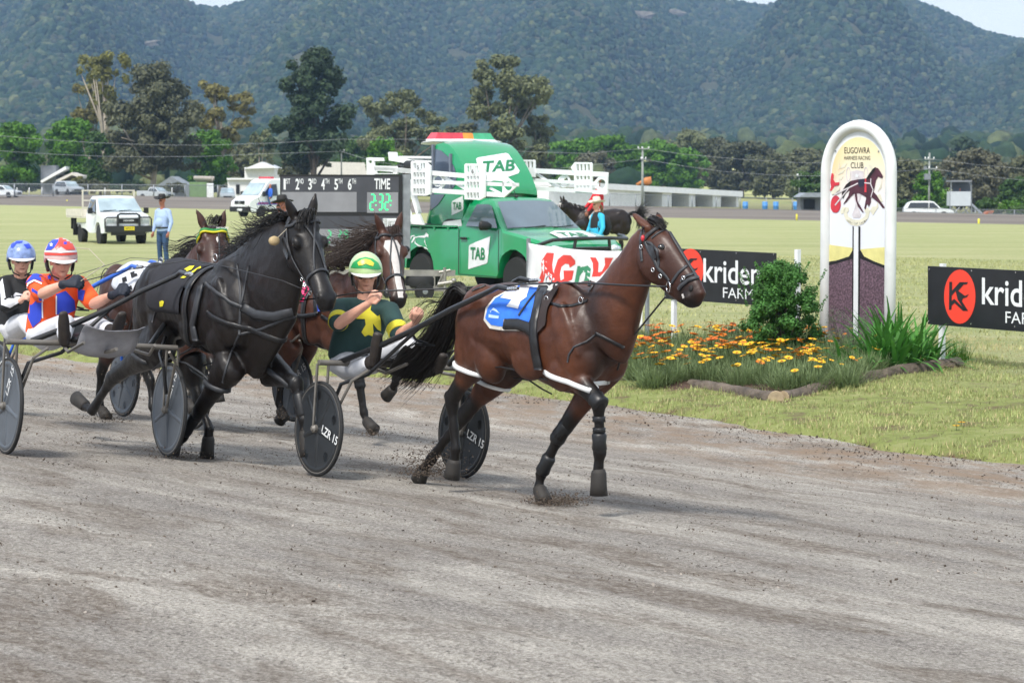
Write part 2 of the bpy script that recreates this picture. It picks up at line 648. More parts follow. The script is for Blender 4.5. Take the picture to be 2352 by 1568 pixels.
def track_mat():
	m, t, b, o = new_mat('crushed_granite')
	b.inputs['Roughness'].default_value = .95
	b.inputs['Specular IOR Level'].default_value = .25
	s1 = trackspace(t, 5, .8)
	s2 = trackspace(t, 1.1, .32)
	s3 = trackspace(t, .22, .11)
	s0 = trackspace(t, 1, 1)
	big = nnoise(t, s1, 1.0, 5, .6, .4)
	mid = nnoise(t, s2, 1.0, 6, .65, .6)
	fine = nnoise(t, s3, 2.2, 5, .7)
	grit = nnoise(t, s0, 48, 4, .85)
	grit2 = nnoise(t, trackspace(t,1.6,1), 26, 5, .8)
	ad = t.nodes.new('ShaderNodeMath'); ad.operation = 'ADD'
	ml = t.nodes.new('ShaderNodeMath'); ml.operation = 'MULTIPLY'; ml.inputs[1].default_value = .8
	t.links.new(mid, ml.inputs[0]); t.links.new(big, ad.inputs[0]); t.links.new(ml.outputs[0], ad.inputs[1])
	base = nramp(t, nmr(t, ad.outputs[0], .66, 1.14), [(0, hexc('766e66')), (.3, hexc('8f877e')), (.6, hexc('a69f95')), (.82, hexc('c2bcb2')), (1, hexc('d3cec5'))])
	base = nmix(t, nmr(t, fine, .56, .74, 0, .55), base, hexc('5d544d'))
	base = nmix(t, nmr(t, grit, .35, .65, .0, 1), nmix(t, .35, base, (1, 1, 1)), nmix(t, .62, base, (0, 0, 0)), 'MIX')
	dk = nmr(t, grit2, .57, .68)
	base = nmix(t, dk, base, hexc('3c3733'))
	lt = nmr(t, grit, .64, .7, 0, .9)
	base = nmix(t, lt, base, hexc('ded8cf'))
	pt = nmr(t, nnoise(t, trackspace(t, 1.5, .55), 1.0, 6, .68, .5), .5, .62)
	sp = nmr(t, nnoise(t, trackspace(t, 1.7, 1), 21, 6, .85), .43, .60)
	mu = t.nodes.new('ShaderNodeMath'); mu.operation = 'MULTIPLY'
	t.links.new(pt, mu.inputs[0]); t.links.new(sp, mu.inputs[1])
	base = nmix(t, nmr(t, mu.outputs[0], 0, 1, 0, .95), base, hexc('554b42'))
	base = nmix(t, nmr(t, pt, 0, 1, 0, .3), base, hexc('8a7f74'))
	a = t.nodes.new('ShaderNodeAttribute'); a.attribute_name = 'edge'
	er = nmr(t, nnoise(t, s2, 1.7, 5, .7), .42, .62)
	mm = t.nodes.new('ShaderNodeMath'); mm.operation = 'MULTIPLY'
	t.links.new(a.outputs['Fac'], mm.inputs[0]); t.links.new(er, mm.inputs[1])
	base = nmix(t, mm.outputs[0], base, hexc('958474'))
	base = nmix(t, 1.0, base, (.99, .955, .90), 'MULTIPLY')
	t.links.new(base, b.inputs['Base Color'])
	hs = t.nodes.new('ShaderNodeMath'); hs.operation = 'ADD'
	t.links.new(grit, hs.inputs[0]); t.links.new(mid, hs.inputs[1])
	h2 = t.nodes.new('ShaderNodeMath'); h2.operation = 'ADD'
	t.links.new(hs.outputs[0], h2.inputs[0]); t.links.new(grit2, h2.inputs[1])
	nbump(t, b, h2.outputs[0], .022)
	return m
def edge_w(s):
	P = [(-200, .5), (-15.8, .5), (-13.4, .5), (-11.4, .75), (-9.6, 1.1), (-7.4, 1.7), (-5.5, 1.65), (-3.2, 1.6), (-1.9, 1.55), (-.1, 1.35), (1.8, 1.15), (2.9, 1.25), (5, 1.2), (60, .8)]
	r = 0
	for (a, b_), (c, d) in zip(P, P[1:]):
		if a <= s <= c: r = b_ + (d - b_) * (s - a) / (c - a)
	if -30 < s < 12: r += .10 * noise.noise(V((s * 1.1, 0, 0))) + .05 * noise.noise(V((s * 4, 3, 0)))
	return r
def strip(name, ss, wfun, zfun, m, attr=None):
	vs, fs, at_ = [], [], []
	for s in ss:
		row = wfun(s)
		for w_ in row:
			x, y = xy(s, w_)
			vs.append((x, y, zfun(x, y, s, w_)))
			if attr: at_.append(attr(s, w_))
	k = len(wfun(ss[0]))
	for i in range(len(ss) - 1):
		for j in range(k - 1):
			fs.append((i * k + j, (i + 1) * k + j, (i + 1) * k + j + 1, i * k + j + 1))
	me = bpy.data.meshes.new(name)
	me.from_pydata(vs, [], fs)
	me.materials.append(m)
	me.polygons.foreach_set('use_smooth', [True] * len(fs))
	if attr:
		a = me.attributes.new('edge', 'FLOAT', 'POINT')
		a.data.foreach_set('value', at_)
	o = bpy.data.objects.new(name, me)
	C.objects.link(o)
	return struct(o)
def frange(a, b, st):
	r = []
	while a < b - 1e-6: r.append(a); a += st
	return r + [b]
ss = [-700, -300, -150, -90, -60, -45] + frange(-35, 22, .12) + [30, 45, 80, 160, 300]
wr = [-160, -60, -30, -24, -20] + frange(-17, -.3, .15)[:-1] + [-.2, .0]
def track_z(x, y, s, w_):
	z = gz(x, y)
	if -34 < s < 21 and -17 < w_ < 0:
		z += .012 * noise.noise(V((s * .35, w_ * 3.2, 0))) + .010 * noise.noise(V((s * 1.5, w_ * 5, 5))) + .006 * noise.noise(V((s * 4, w_ * 9, 9)))
	return z
strip('race_track', ss, lambda s: wr + [edge_w(s) * .25, edge_w(s) * .5, edge_w(s) * .75, edge_w(s) - .04, edge_w(s) + .06], track_z, track_mat(), lambda s, w_: sm((w_ - edge_w(s) + 2.2) / 1.8))
def grass_mat():
	m, t, b, o = new_mat('mown_grass')
	b.inputs['Roughness'].default_value = .9
	b.inputs['Specular IOR Level'].default_value = .2
	s0 = trackspace(t, 1, 1, 1, math.radians(8))
	sm_ = trackspace(t, 14, 1.6, 1, math.radians(-3))
	sf = trackspace(t, 3, .9, 1, math.radians(-3))
	base = nramp(t, nnoise(t, sm_, 1, 6, .62, .5), [(.3, hexc('868d5e')), (.45, hexc('9a9c6e')), (.55, hexc('aaa77c')), (.7, hexc('b9b28c'))])
	base = nmix(t, nmr(t, nnoise(t, sf, 1.3, 6, .7), .35, .7, 0, .7), base, hexc('8f995a'))
	base = nmix(t, nmr(t, nnoise(t, s0, 9, 5, .75), .5, .7, 0, .7), base, hexc('c2b892'))
	base = nmix(t, nmr(t, nnoise(t, s0, 45, 4, .75), .45, .65, 0, .5), base, hexc('5f7436'))
	a = t.nodes.new('ShaderNodeAttribute'); a.attribute_name = 'edge'
	lush = nramp(t, nnoise(t, s0, 2.6, 6, .7), [(.32, hexc('6b5743')), (.4, hexc('7a7350')), (.5, hexc('86904f')), (.62, hexc('979a62')), (.75, hexc('a8a274'))])
	base = nmix(t, a.outputs['Fac'], base, lush)
	base = nmix(t, 1.0, base, (1.12, 1.13, 1.15), 'MULTIPLY')
	t.links.new(base, b.inputs['Base Color'])
	nbump(t, b, nnoise(t, s0, 55, 4, .8), .03)
	return m
GM = grass_mat()
ss2 = [-700, -400, -260, -180, -130, -95, -70, -55, -45] + frange(-35, 22, .15) + [30, 45, 80, 160, 300]
wq = [0, .1, .22, .4, .7, 1.1, 1.6, 2.2, 3, 4, 5.5, 8, 12, 18, 28, 42, 60]
def inf_row(s): return [edge_w(s) + a for a in wq] + [wfar(s) * .87, wfar(s)]
def inf_z(x, y, s, w_):
	d = w_ - edge_w(s)
	z = gz(x, y)
	if d < .01: return z - .02
	return z + .02 + .035 * sm(d / .25) + (.02 * noise.noise(V((x * 1.4, y * 1.4, 0))) if -34 < s < 21 and d < 14 else 0) * sm(d)
strip('infield_grass', ss2, inf_row, inf_z, GM, lambda s, w_: 1 - sm((w_ - 3.0) / 4.5))
def far_mat():
	m, t, b, o = new_mat('far_track_gravel')
	b.inputs['Roughness'].default_value = .95
	base = nramp(t, nnoise(t, trackspace(t, 40, 2.2), 1, 5, .6), [(.3, hexc('5c544c')), (.5, hexc('6e665d')), (.7, hexc('827b70'))])
	t.links.new(base, b.inputs['Base Color'])
	return m
strip('far_track', frange(-420, 120, 15), lambda s: [wfar(s) + a for a in (-.3, 0, 6, 12, 18, 18.6)], lambda x, y, s, w_: (-.05 if w_ < wfar(s) - .1 else max(.004, zouter(s) * (w_ - wfar(s)) / 18 if w_ < wfar(s) + 18.1 else zouter(s) - .1)), far_mat())
def land_mat():
	m, t, b, o = new_mat('paddock_and_forest_floor')
	b.inputs['Roughness'].default_value = 1
	b.inputs['Specular IOR Level'].default_value = .1
	s0 = trackspace(t, 1, 1)
	fld = nramp(t, nnoise(t, trackspace(t, 90, 30), 1, 5, .6), [(.3, hexc('8f9a5e')), (.5, hexc('a8aa72')), (.7, hexc('bdb888'))])
	near = nramp(t, nnoise(t, s0, .35, 5, .6), [(.3, hexc('6e6f48')), (.5, hexc('80805a')), (.7, hexc('8f8468'))])
	g = t.nodes.new('ShaderNodeNewGeometry')
	sx = t.nodes.new('ShaderNodeSeparateXYZ')
	t.links.new(g.outputs['Position'], sx.inputs[0])
	c = nmix(t, nmr(t, sx.outputs['Y'], 330, 500), near, fld)
	fo = nramp(t, nnoise(t, s0, .02, 6, .7), [(.3, hexc('3a3f2c')), (.6, hexc('4f4f3a'))])
	c = nmix(t, nmr(t, sx.outputs['Y'], 1290, 1330), c, fo)
	t.links.new(c, b.inputs['Base Color'])
	return m
vs, fs = [], []
angs = [-5200, -3500, -2300, -1500, -1000, -700] + list(range(-450, 2900, 25)) + [3100, 3400, 3900, 4700, 6000, 7800]
rs = [0, .04, .09, .16, .3, .5, .8] 
dist = [0, 4, 8, 12, 20, 35, 60, 90, 130, 180, 240, 320, 420, 540, 680, 840, 1000]
dist2 = list(range(1300, 3300, 28))
k = len(dist) + len(dist2)
for a in angs:
	dx = (a - CX) / FOC
	lo, hi = 20., 1200.
	for _ in range(40):
		md = (lo + hi) / 2
		s_, w_ = sw(dx * md, md)
		if w_ < wfar(s_) + 18.3: lo = md
		else: hi = md
	y0 = lo
	for i, d in enumerate(dist):
		y = y0 + d * (1290 - y0) / 1010
		vs.append((dx * y, y, terr(dx * y, y)))
	for y in dist2: vs.append((dx * y, y, terr(dx * y, y)))
for i in range(len(angs) - 1):
	for j in range(k - 1):
		fs.append((i * k + j, (i + 1) * k + j, (i + 1) * k + j + 1, i * k + j + 1))
mb = MB(); mb.add(vs, fs)
struct(mb.build('hills', land_mat(), smooth=True))

# ================================================================== foliage
def leaf_mat(name, col, var=.35, trans=.25):
	if name in MC: return MC[name]
	m, t, b, o = new_mat(name)
	b.inputs['Roughness'].default_value = .6
	b.inputs['Specular IOR Level'].default_value = .3
	a = t.nodes.new('ShaderNodeAttribute'); a.attribute_name = 'lv'
	oi = t.nodes.new('ShaderNodeObjectInfo')
	c = hexc(col) if isinstance(col, str) else col
	lo = tuple(x * (1 - var) for x in c)
	hi = tuple(min(1, x * (1 + var)) for x in c)
	cc = nramp(t, a.outputs['Fac'], [(0, lo), (1, hi)])
	t.links.new(cc, b.inputs['Base Color'])
	if trans:
		tr = t.nodes.new('ShaderNodeBsdfTranslucent')
		t.links.new(cc, tr.inputs['Color'])
		ms = t.nodes.new('ShaderNodeMixShader')
		ms.inputs[0].default_value = trans
		t.links.new(b.outputs[0], ms.inputs[1]); t.links.new(tr.outputs[0], ms.inputs[2])
		t.links.new(ms.outputs[0], o.inputs[0])
	MC[name] = m
	return m
def leaf_cloud(clumps, per, size, R, aspect=1., up=.3, shell=.55):
	"""clumps: (centre, radius xyz). returns vertices, faces, per-vertex value"""
	vs, fs, lv = [], [], []
	for (c, r) in clumps:
		n = max(6, int(per * (r[0] * r[1] * r[2]) ** (2 / 3.)))
		cv = R.uniform(.25, .75)
		for _ in range(n):
			d = V((R.gauss(0, 1), R.gauss(0, 1), R.gauss(0, 1))).normalized()
			q = R.uniform(shell, 1) * R.uniform(.85, 1.12)
			p = V((c[0] + d.x * r[0] * q, c[1] + d.y * r[1] * q, c[2] + d.z * r[2] * q))
			nrm = (d + V((R.uniform(-1, 1), R.uniform(-1, 1), R.uniform(-1, 1) + up)) * .8).normalized()
			a = nrm.cross(V((R.uniform(-1, 1), R.uniform(-1, 1), R.uniform(-1, 1)))).normalized()
			b_ = nrm.cross(a)
			s_ = size * R.uniform(.6, 1.35)
			a = a * s_; b_ = b_ * s_ * aspect
			o = len(vs)
			vs += [p - a, p - b_ * .8, p + a, p + b_ * .8]
			fs.append((o, o + 1, o + 2, o + 3))
			v_ = max(0, min(1, cv + R.uniform(-.3, .3)))
			lv += [v_] * 4
	return vs, fs, lv
def leafmesh(name, vs, fs, lv, m):
	me = bpy.data.meshes.new(name)
	me.from_pydata(vs, [], fs)
	me.materials.append(m)
	a = me.attributes.new('lv', 'FLOAT', 'POINT')
	a.data.foreach_set('value', lv)
	return me
def lump(seed, flat):
	R = random.Random(seed)
	bm = bmesh.new()
	bmesh.ops.create_icosphere(bm, subdivisions=3, radius=1)
	off = V((seed * 7.1, 0, 0))
	for v in bm.verts:
		n = v.co.normalized()
		f = 1 + .35 * noise.noise(n * 1.7 + off) + .3 * noise.noise(n * 4.1 + off)
		v.co = V((n.x * f, n.y * f, n.z * f * flat + flat * .8))
	me = bpy.data.meshes.new('crown')
	bm.to_mesh(me); bm.free()
	return me
def forest_mat():
	m, t, b, o = new_mat('distant_eucalypt_leaves')
	b.inputs['Roughness'].default_value = .9
	b.inputs['Specular IOR Level'].default_value = .1
	oi = t.nodes.new('ShaderNodeObjectInfo')
	c = nramp(t, oi.outputs['Random'], [(0, hexc('1f3025')), (.25, hexc('2a402d')), (.5, hexc('384c32')), (.7, hexc('485638')), (.84, hexc('4d4d3f')), (.95, hexc('606a48')), (1, hexc('727650'))])
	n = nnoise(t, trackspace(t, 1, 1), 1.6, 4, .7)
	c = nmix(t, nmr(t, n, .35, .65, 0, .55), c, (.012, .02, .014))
	g = t.nodes.new('ShaderNodeNewGeometry')
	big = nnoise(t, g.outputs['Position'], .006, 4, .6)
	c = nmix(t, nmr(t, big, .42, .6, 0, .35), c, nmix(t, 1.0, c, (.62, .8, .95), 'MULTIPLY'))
	t.links.new(c, b.inputs['Base Color'])
	return m
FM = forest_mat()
tmpc = bpy.data.collections.new('forest_crowns')
for i in range(5):
	me = lump(i + 1, [.9, 1.1, .8, 1.3, .7][i])
	me.materials.append(FM)
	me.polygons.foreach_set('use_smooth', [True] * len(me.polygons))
	oo = bpy.data.objects.new('crown_shape', me)
	tmpc.objects.link(oo)
def points_forest():
	R = random.Random(3)
	P, S = [], []
	for _ in range(150000):
		y = 1295 + (R.random() ** .9) * 1540
		px = R.uniform(-420, 2850)
		x = (px - CX) / FOC * y
		if y < 1500:
			if noise.noise(V((x * .006, y * .004, 0))) * 160 + 1330 > y: continue
		z = terr(x, y)
		if noise.noise(V((x * .03, y * .02, 11))) > .46: continue
		P.append((x, y, z - .4)); S.append(R.uniform(1.4, 3.2) * (1 + .35 * noise.noise(V((x * .01, y * .01, 4)))))
	for _ in range(5200):
		y = 430 + (R.random() ** .8) * 880
		px = R.uniform(-300, 2700)
		x = (px - CX) / FOC * y
		if noise.noise(V((x * .012, y * .0065, 2))) < (-.12 if px < 1450 else .17): continue
		P.append((x, y, terr(x, y) - .3)); S.append(R.uniform(2.6, 5.0))
	return P, S
P, S = points_forest()
pm = bpy.data.meshes.new('forest')
pm.from_pydata(P, [], [])
a = pm.attributes.new('sz', 'FLOAT', 'POINT'); a.data.foreach_set('value', S)
fo = bpy.data.objects.new('hill_forest', pm)
C.objects.link(fo)
tag(fo, 'blue-green eucalypt forest covering the range of hills', 'forest', kind='stuff')
ng = bpy.data.node_groups.new('forest', 'GeometryNodeTree')
ng.interface.new_socket('Geometry', in_out='INPUT', socket_type='NodeSocketGeometry')
ng.interface.new_socket('Geometry', in_out='OUTPUT', socket_type='NodeSocketGeometry')
gi, go = ng.nodes.new('NodeGroupInput'), ng.nodes.new('NodeGroupOutput')
ip = ng.nodes.new('GeometryNodeInstanceOnPoints')
ci = ng.nodes.new('GeometryNodeCollectionInfo')
ci.inputs['Collection'].default_value = tmpc
ci.inputs['Separate Children'].default_value = True
ci.inputs['Reset Children'].default_value = True
ip.inputs['Pick Instance'].default_value = True
rv = ng.nodes.new('FunctionNodeRandomValue'); rv.data_type = 'FLOAT_VECTOR'
rv.inputs['Max'].default_value = (.25, .25, 6.28)
na = ng.nodes.new('GeometryNodeInputNamedAttribute'); na.data_type = 'FLOAT'; na.inputs['Name'].default_value = 'sz'
ng.links.new(gi.outputs[0], ip.inputs['Points'])
ng.links.new(ci.outputs[0], ip.inputs['Instance'])
ng.links.new(rv.outputs[0], ip.inputs['Rotation'])
ng.links.new(na.outputs[0], ip.inputs['Scale'])
ng.links.new(ip.outputs[0], go.inputs[0])
md = fo.modifiers.new('forest', 'NODES'); md.node_group = ng
rock_m = mat('hill_granite', '7d766c', .9, .25, .3)
RR = random.Random(5)
for (px, py, n_) in ((1480, 40, 3), (1552, 34, 1), (345, 104, 1)):
	if n_ == 0: continue
	d = ray(px, py); Y = 1300.; hit = None
	while Y < 2850:
		p = CAM + d * (Y / d.y)
		if p.z < terr(p.x, p.y) + 5: hit = p; break
		Y += 6
	if not hit: continue
	mb = MB()
	for _ in range(n_):
		r = RR.uniform(1.2, 2.4)
		bm = bmesh.new(); bmesh.ops.create_icosphere(bm, subdivisions=2, radius=1)
		o_ = V((RR.uniform(0, 50), 0, 0))
		vs = [V((v.co.x * r * 1.5, v.co.y * r, v.co.z * r)) * (1 + .4 * noise.noise(v.co * 1.5 + o_)) + hit + V((RR.uniform(-9, 9), -6, RR.uniform(-1, 4))) for v in bm.verts]
		mb.add(vs, [tuple(v.index for v in f.verts) for f in bm.faces]); bm.free()
	o_ = mb.build('rock_outcrop', rock_m)
	tag(o_, 'pale granite outcrop showing through the forest on the hillside', 'rock', 'granite outcrops on the range')
BARK = mat('grey_bark', '7a7064', .9, .3, 3, .02, 20)
BARKP = mat('pale_gum_bark', 'a39a8c', .8, .25, 2, .01, 10)
BARKD = mat('dark_bark', '4a433b', .9, .3, 3, .02, 20)
LM = {'bright': leaf_mat('ash_leaves', '557f26', .4), 'olive': leaf_mat('olive_gum_leaves', '6a704d', .35, .15), 'dark': leaf_mat('dark_gum_leaves', '575a42', .35, .1),
      'pine': leaf_mat('dark_green_leaves', '35472f', .35, .12), 'gold': leaf_mat('golden_gum_leaves', '75703f', .4), 'grey': leaf_mat('grey_green_leaves', '65644e', .3, .15),
      'brown': leaf_mat('brown_green_leaves', '5d6044', .35, .1), 'yel': leaf_mat('yellow_green_leaves', '75753c', .35), 'mid': leaf_mat('mid_green_leaves', '44602a', .35)}
def crown_clumps(R, form):
	"""unit crown: height 0..1 (z), radius 1"""
	cl = []
	if form == 'round':
		for _ in range(80):
			a, z = R.uniform(0, 2 * PI), R.uniform(.08, .97)
			rr = math.sqrt(max(0, 1 - ((z - .5) / .52) ** 2)) * R.uniform(.25, .88)
			s_ = R.uniform(.10, .21)
			cl.append(((math.cos(a) * rr, math.sin(a) * rr, z), (s_, s_, s_ * .55)))
	elif form == 'gum':
		for _ in range(22):
			a, z = R.uniform(0, 2 * PI), R.uniform(.12, .95)
			rr = (1 - abs(z - .5) * 1.1) * R.uniform(.2, .95)
			bx, by = math.cos(a) * rr, math.sin(a) * rr
			for _ in range(5):
				s_ = R.uniform(.07, .15)
				cl.append(((bx + R.uniform(-.2, .2), by + R.uniform(-.2, .2), z + R.uniform(-.06, .06)), (s_, s_, s_ * .45)))
	elif form == 'dense':
		for _ in range(110):
			a, z = R.uniform(0, 2 * PI), R.uniform(.04, .97)
			rr = (1 - max(0, z - .55) * 1.5) * R.uniform(.2, .85)
			s_ = R.uniform(.08, .18)
			cl.append(((math.cos(a) * rr, math.sin(a) * rr, z), (s_, s_, s_ * .5)))
	elif form == 'layer':      # big irregular dark tree with gaps
		for (zc, rr0) in ((.9, .25), (.82, .5), (.72, .55), (.6, .45), (.45, .75), (.33, .9), (.22, .85), (.12, .6)):
			for _ in range(15):
				a = R.uniform(0, 2 * PI); rr = rr0 * R.uniform(.2, 1.05)
				s_ = R.uniform(.08, .17)
				cl.append(((math.cos(a) * rr, math.sin(a) * rr, zc + R.uniform(-.05, .05)), (s_, s_, s_ * .45)))
	elif form == 'weep':
		for _ in range(90):
			a, z = R.uniform(0, 2 * PI), R.uniform(.05, .93)
			rr = math.sqrt(max(0, 1 - ((z - .3) / .68) ** 2)) * R.uniform(.3, .95)
			s_ = R.uniform(.07, .15)
			cl.append(((math.cos(a) * rr, math.sin(a) * rr, z), (s_, s_, s_ * .95)))
	elif form == 'tuft':       # open top knot on bare limbs
		for _ in range(44):
			a = R.uniform(0, 2 * PI); rr = R.uniform(0, .9)
			s_ = R.uniform(.08, .17)
			cl.append(((math.cos(a) * rr, math.sin(a) * rr, .82 + R.uniform(-.1, .12)), (s_, s_, s_ * .35)))
		for _ in range(7):
			a = R.uniform(0, 2 * PI)
			cl.append(((math.cos(a) * .3, math.sin(a) * .3, R.uniform(.35, .6)), (.2, .2, .08)))
	return cl
PROTO = {}
def tree(px, base, top, wpx, form, leaf, Y, label, bark=None, z0=.22, seed=0, name='tree', group=None, dens=1., lean=0):
	x = (px - CX) / FOC * Y
	g = gz(x, Y) if Y < 330 else terr(x, Y)
	ztop = CAMH + (HY - top) * Y / FOC
	H = ztop - g
	rad = wpx / 2 * Y / FOC
	t = thing(name, label, 'tree', (x, Y, g), group=group)
	R = random.Random(seed * 31 + int(px))
	cl = crown_clumps(R, form)
	c0 = H * z0
	cl = [((c[0] * rad * 1.12 + lean * c[2] * rad, c[1] * rad * 1.12, c0 + c[2] * (H - c0)), (max(.3, s_[0] * rad * 1.5), max(.3, s_[1] * rad * 1.5), max(.28, s_[2] * (H - c0) * 1.05))) for c, s_ in cl]
	ls = max(.10, min(.34, Y / FOC * 4.3))
	tot = sum((s_[0] * s_[1] * s_[2]) ** (2 / 3.) for _, s_ in cl)
	per = min(15000 * dens / max(tot, .1), 9 / ls ** 2)
	vs, fs, lv = leaf_cloud(cl, per, ls, R, .8)
	co = link('crown', leafmesh('crown', vs, fs, lv, LM[leaf]), t)
	mb = MB()
	tr = max(.12, H * .022)
	top_ = c0 + (H - c0) * .55
	mb.tube([(0, 0, -.3), (R.uniform(-.1, .1), 0, H * .12), (R.uniform(-.03, .03) * H, 0, H * .3), (lean * rad * .3, 0, top_)], [tr * 1.3, tr, tr * .8, tr * .35], 8)
	for (c, s_) in cl[::max(1, len(cl) // 12)]:
		z1 = H * R.uniform(.12, .42)
		if c[2] < z1 + .3: continue
		m_ = V((c[0] * .45, c[1] * .45, z1 + (c[2] - z1) * .45))
		mb.tube([(0, 0, z1), m_, c], [tr * .5, tr * .32, tr * .1], 5)
	mb.build('trunk', bark or BARK, t, smooth=True)
	return t
if True:
	T = tree
	T(38, 425, 286, 130, 'round', 'bright', 330, 'bright green round tree at the far left behind the rail fence', BARKD, .18, 1)
	T(175, 420, 276, 125, 'round', 'bright', 335, 'bright green leafy tree above the shed roofs at left', BARKD, .2, 2)
	T(232, 410, 305, 70, 'round', 'mid', 325, 'lower green bushy tree tucked under the big brown gum', BARKD, .15, 21)
	T(247, 420, 118, 112, 'tuft', 'yel', 372, 'tall thin gum with a yellow-green top knot of leaves on bare limbs', BARKP, .3, 3, lean=-.1)
	T(215, 420, 195, 120, 'gum', 'gold', 385, 'golden-leaved gum spreading left behind the big brown gum', BARK, .35, 4)
	T(352, 420, 156, 236, 'dense', 'dark', 310, 'broad brown-grey gum with a pale forked trunk left of the board', BARKP, .2, 5, dens=1.6)
	T(510, 415, 194, 140, 'gum', 'gold', 370, 'rusty golden gum between the brown gum and the dark green tree', BARK, .35, 6)
	T(480, 415, 305, 118, 'round', 'bright', 325, 'bright green tree beside the concrete pipes', BARKD, .18, 7)
	T(598, 410, 300, 78, 'gum', 'olive', 350, 'small olive gum just left of the tall dark green tree', BARK, .25, 8)
	T(565, 410, 330, 90, 'dense', 'brown', 365, 'low brown thicket tree left of the white ambulance van', BARKD, .1, 81)
	T(722, 410, 112, 205, 'layer', 'pine', 300, 'tall dark green tree with gaps standing above the timing board', BARKD, .22, 9, dens=1.5)
	T(690, 410, 330, 110, 'gum', 'brown', 306, 'small dark gum with hanging branches under the tall dark tree', BARKD, .3, 10)
	T(815, 410, 320, 95, 'round', 'mid', 400, 'dull green tree behind the white shed roof', BARKD, .2, 11)
	T(880, 410, 318, 78, 'round', 'bright', 330, 'small bright green tree left of the red and green light bar', BARKD, .2, 12)
	T(930, 410, 207, 208, 'gum', 'olive', 360, 'spreading olive gum behind the left barrier arm', BARK, .22, 13, dens=1.5)
	T(1150, 410, 136, 226, 'gum', 'olive', 345, 'tallest olive gum, rising behind the green start car', BARK, .2, 14, dens=1.7)
	T(1060, 415, 290, 160, 'dense', 'brown', 352, 'dark brown low tree behind the start car pod', BARKD, .1, 15)
	T(1240, 415, 262, 80, 'gum', 'olive', 350, 'narrow gum at the right shoulder of the tallest olive gum', BARK, .3, 16)
	T(1320, 425, 325, 150, 'round', 'bright', 465, 'bright green street tree nearest the start car barrier', BARKD, .12, 17)
	T(1398, 425, 316, 150, 'round', 'bright', 470, 'bright green street tree left of the power pole', BARKD, .12, 18)
	T(1500, 425, 326, 150, 'round', 'bright', 468, 'bright green street tree right of the power pole', BARKD, .12, 19)
	T(1572, 425, 345, 105, 'round', 'bright', 466, 'bright green street tree at the right end of the row', BARKD, .12, 20)
	T(1585, 425, 300, 130, 'round', 'olive', 520, 'dome of olive foliage rising behind the bright green row', BARKD, .2, 22)
	T(1645, 425, 320, 80, 'round', 'dark', 500, 'small dark dome right of the bright green row', BARKD, .2, 23)
	T(1705, 440, 326, 175, 'weep', 'dark', 480, 'heavy dark drooping tree beyond the white stables', BARKD, .08, 24, dens=1.4)
	T(1775, 450, 352, 110, 'weep', 'brown', 470, 'brown drooping tree right of the dark one beyond the stables', BARKD, .08, 25)
	T(1860, 450, 395, 90, 'round', 'mid', 300, 'low green tree left of the winning post', BARKD, .1, 26)
	T(1850, 440, 345, 130, 'round', 'brown', 480, 'distant grey-brown tree behind the winning post', BARKD, .2, 27)
	T(2085, 470, 368, 125, 'dense', 'brown', 300, 'brown thicket tree right of the winning post', BARKD, .05, 28)
	T(2135, 470, 396, 85, 'round', 'bright', 280, 'bright green tree behind the pole with the transformer', BARKD, .06, 29)
	T(2215, 460, 318, 112, 'dense', 'pine', 560, 'dark distant tree above the willowy tree', BARKD, .1, 30)
	T(2235, 470, 344, 185, 'weep', 'grey', 310, 'large pale willowy tree behind the judge tower', BARKD, .08, 31, dens=1.5)
	T(2345, 470, 355, 130, 'dense', 'brown', 330, 'rusty brown tree at the right edge of the hills', BARKD, .1, 32)
	T(2338, 480, 408, 90, 'round', 'mid', 290, 'green bushy tree low at the right edge', BARKD, .05, 33)
	R = random.Random(11)
	for i in range(34):
		px = -20 + i * 72 + R.uniform(-20, 20)
		Y = R.uniform(430, 620)
		tp = R.uniform(335, 378) if px < 1640 else R.uniform(372, 400)
		wd_, fm_, lf_ = R.uniform(70, 130), R.choice(['gum', 'round', 'dense']), R.choice(['olive', 'grey', 'brown', 'dark', 'pine'])
		lab = '%s %s %s tree in the distant belt behind %s' % ('broad' if wd_ > 100 else 'narrow', {'olive': 'olive', 'grey': 'grey-green', 'brown': 'brown-green', 'dark': 'dull dark', 'pine': 'dark green'}[lf_], {'gum': 'open-crowned', 'round': 'round', 'dense': 'dense'}[fm_],
              'the left shed roofs' if px < 330 else 'the hatted man and van' if px < 700 else 'the timing board' if px < 960 else 'the green start car' if px < 1420 else 'the stables' if px < 1880 else 'the judge tower')
		T(px, 430, tp, wd_, fm_, lf_, Y, lab, BARKD, .1, 100 + i, group='trees in the belt beyond the paddock', dens=.35)
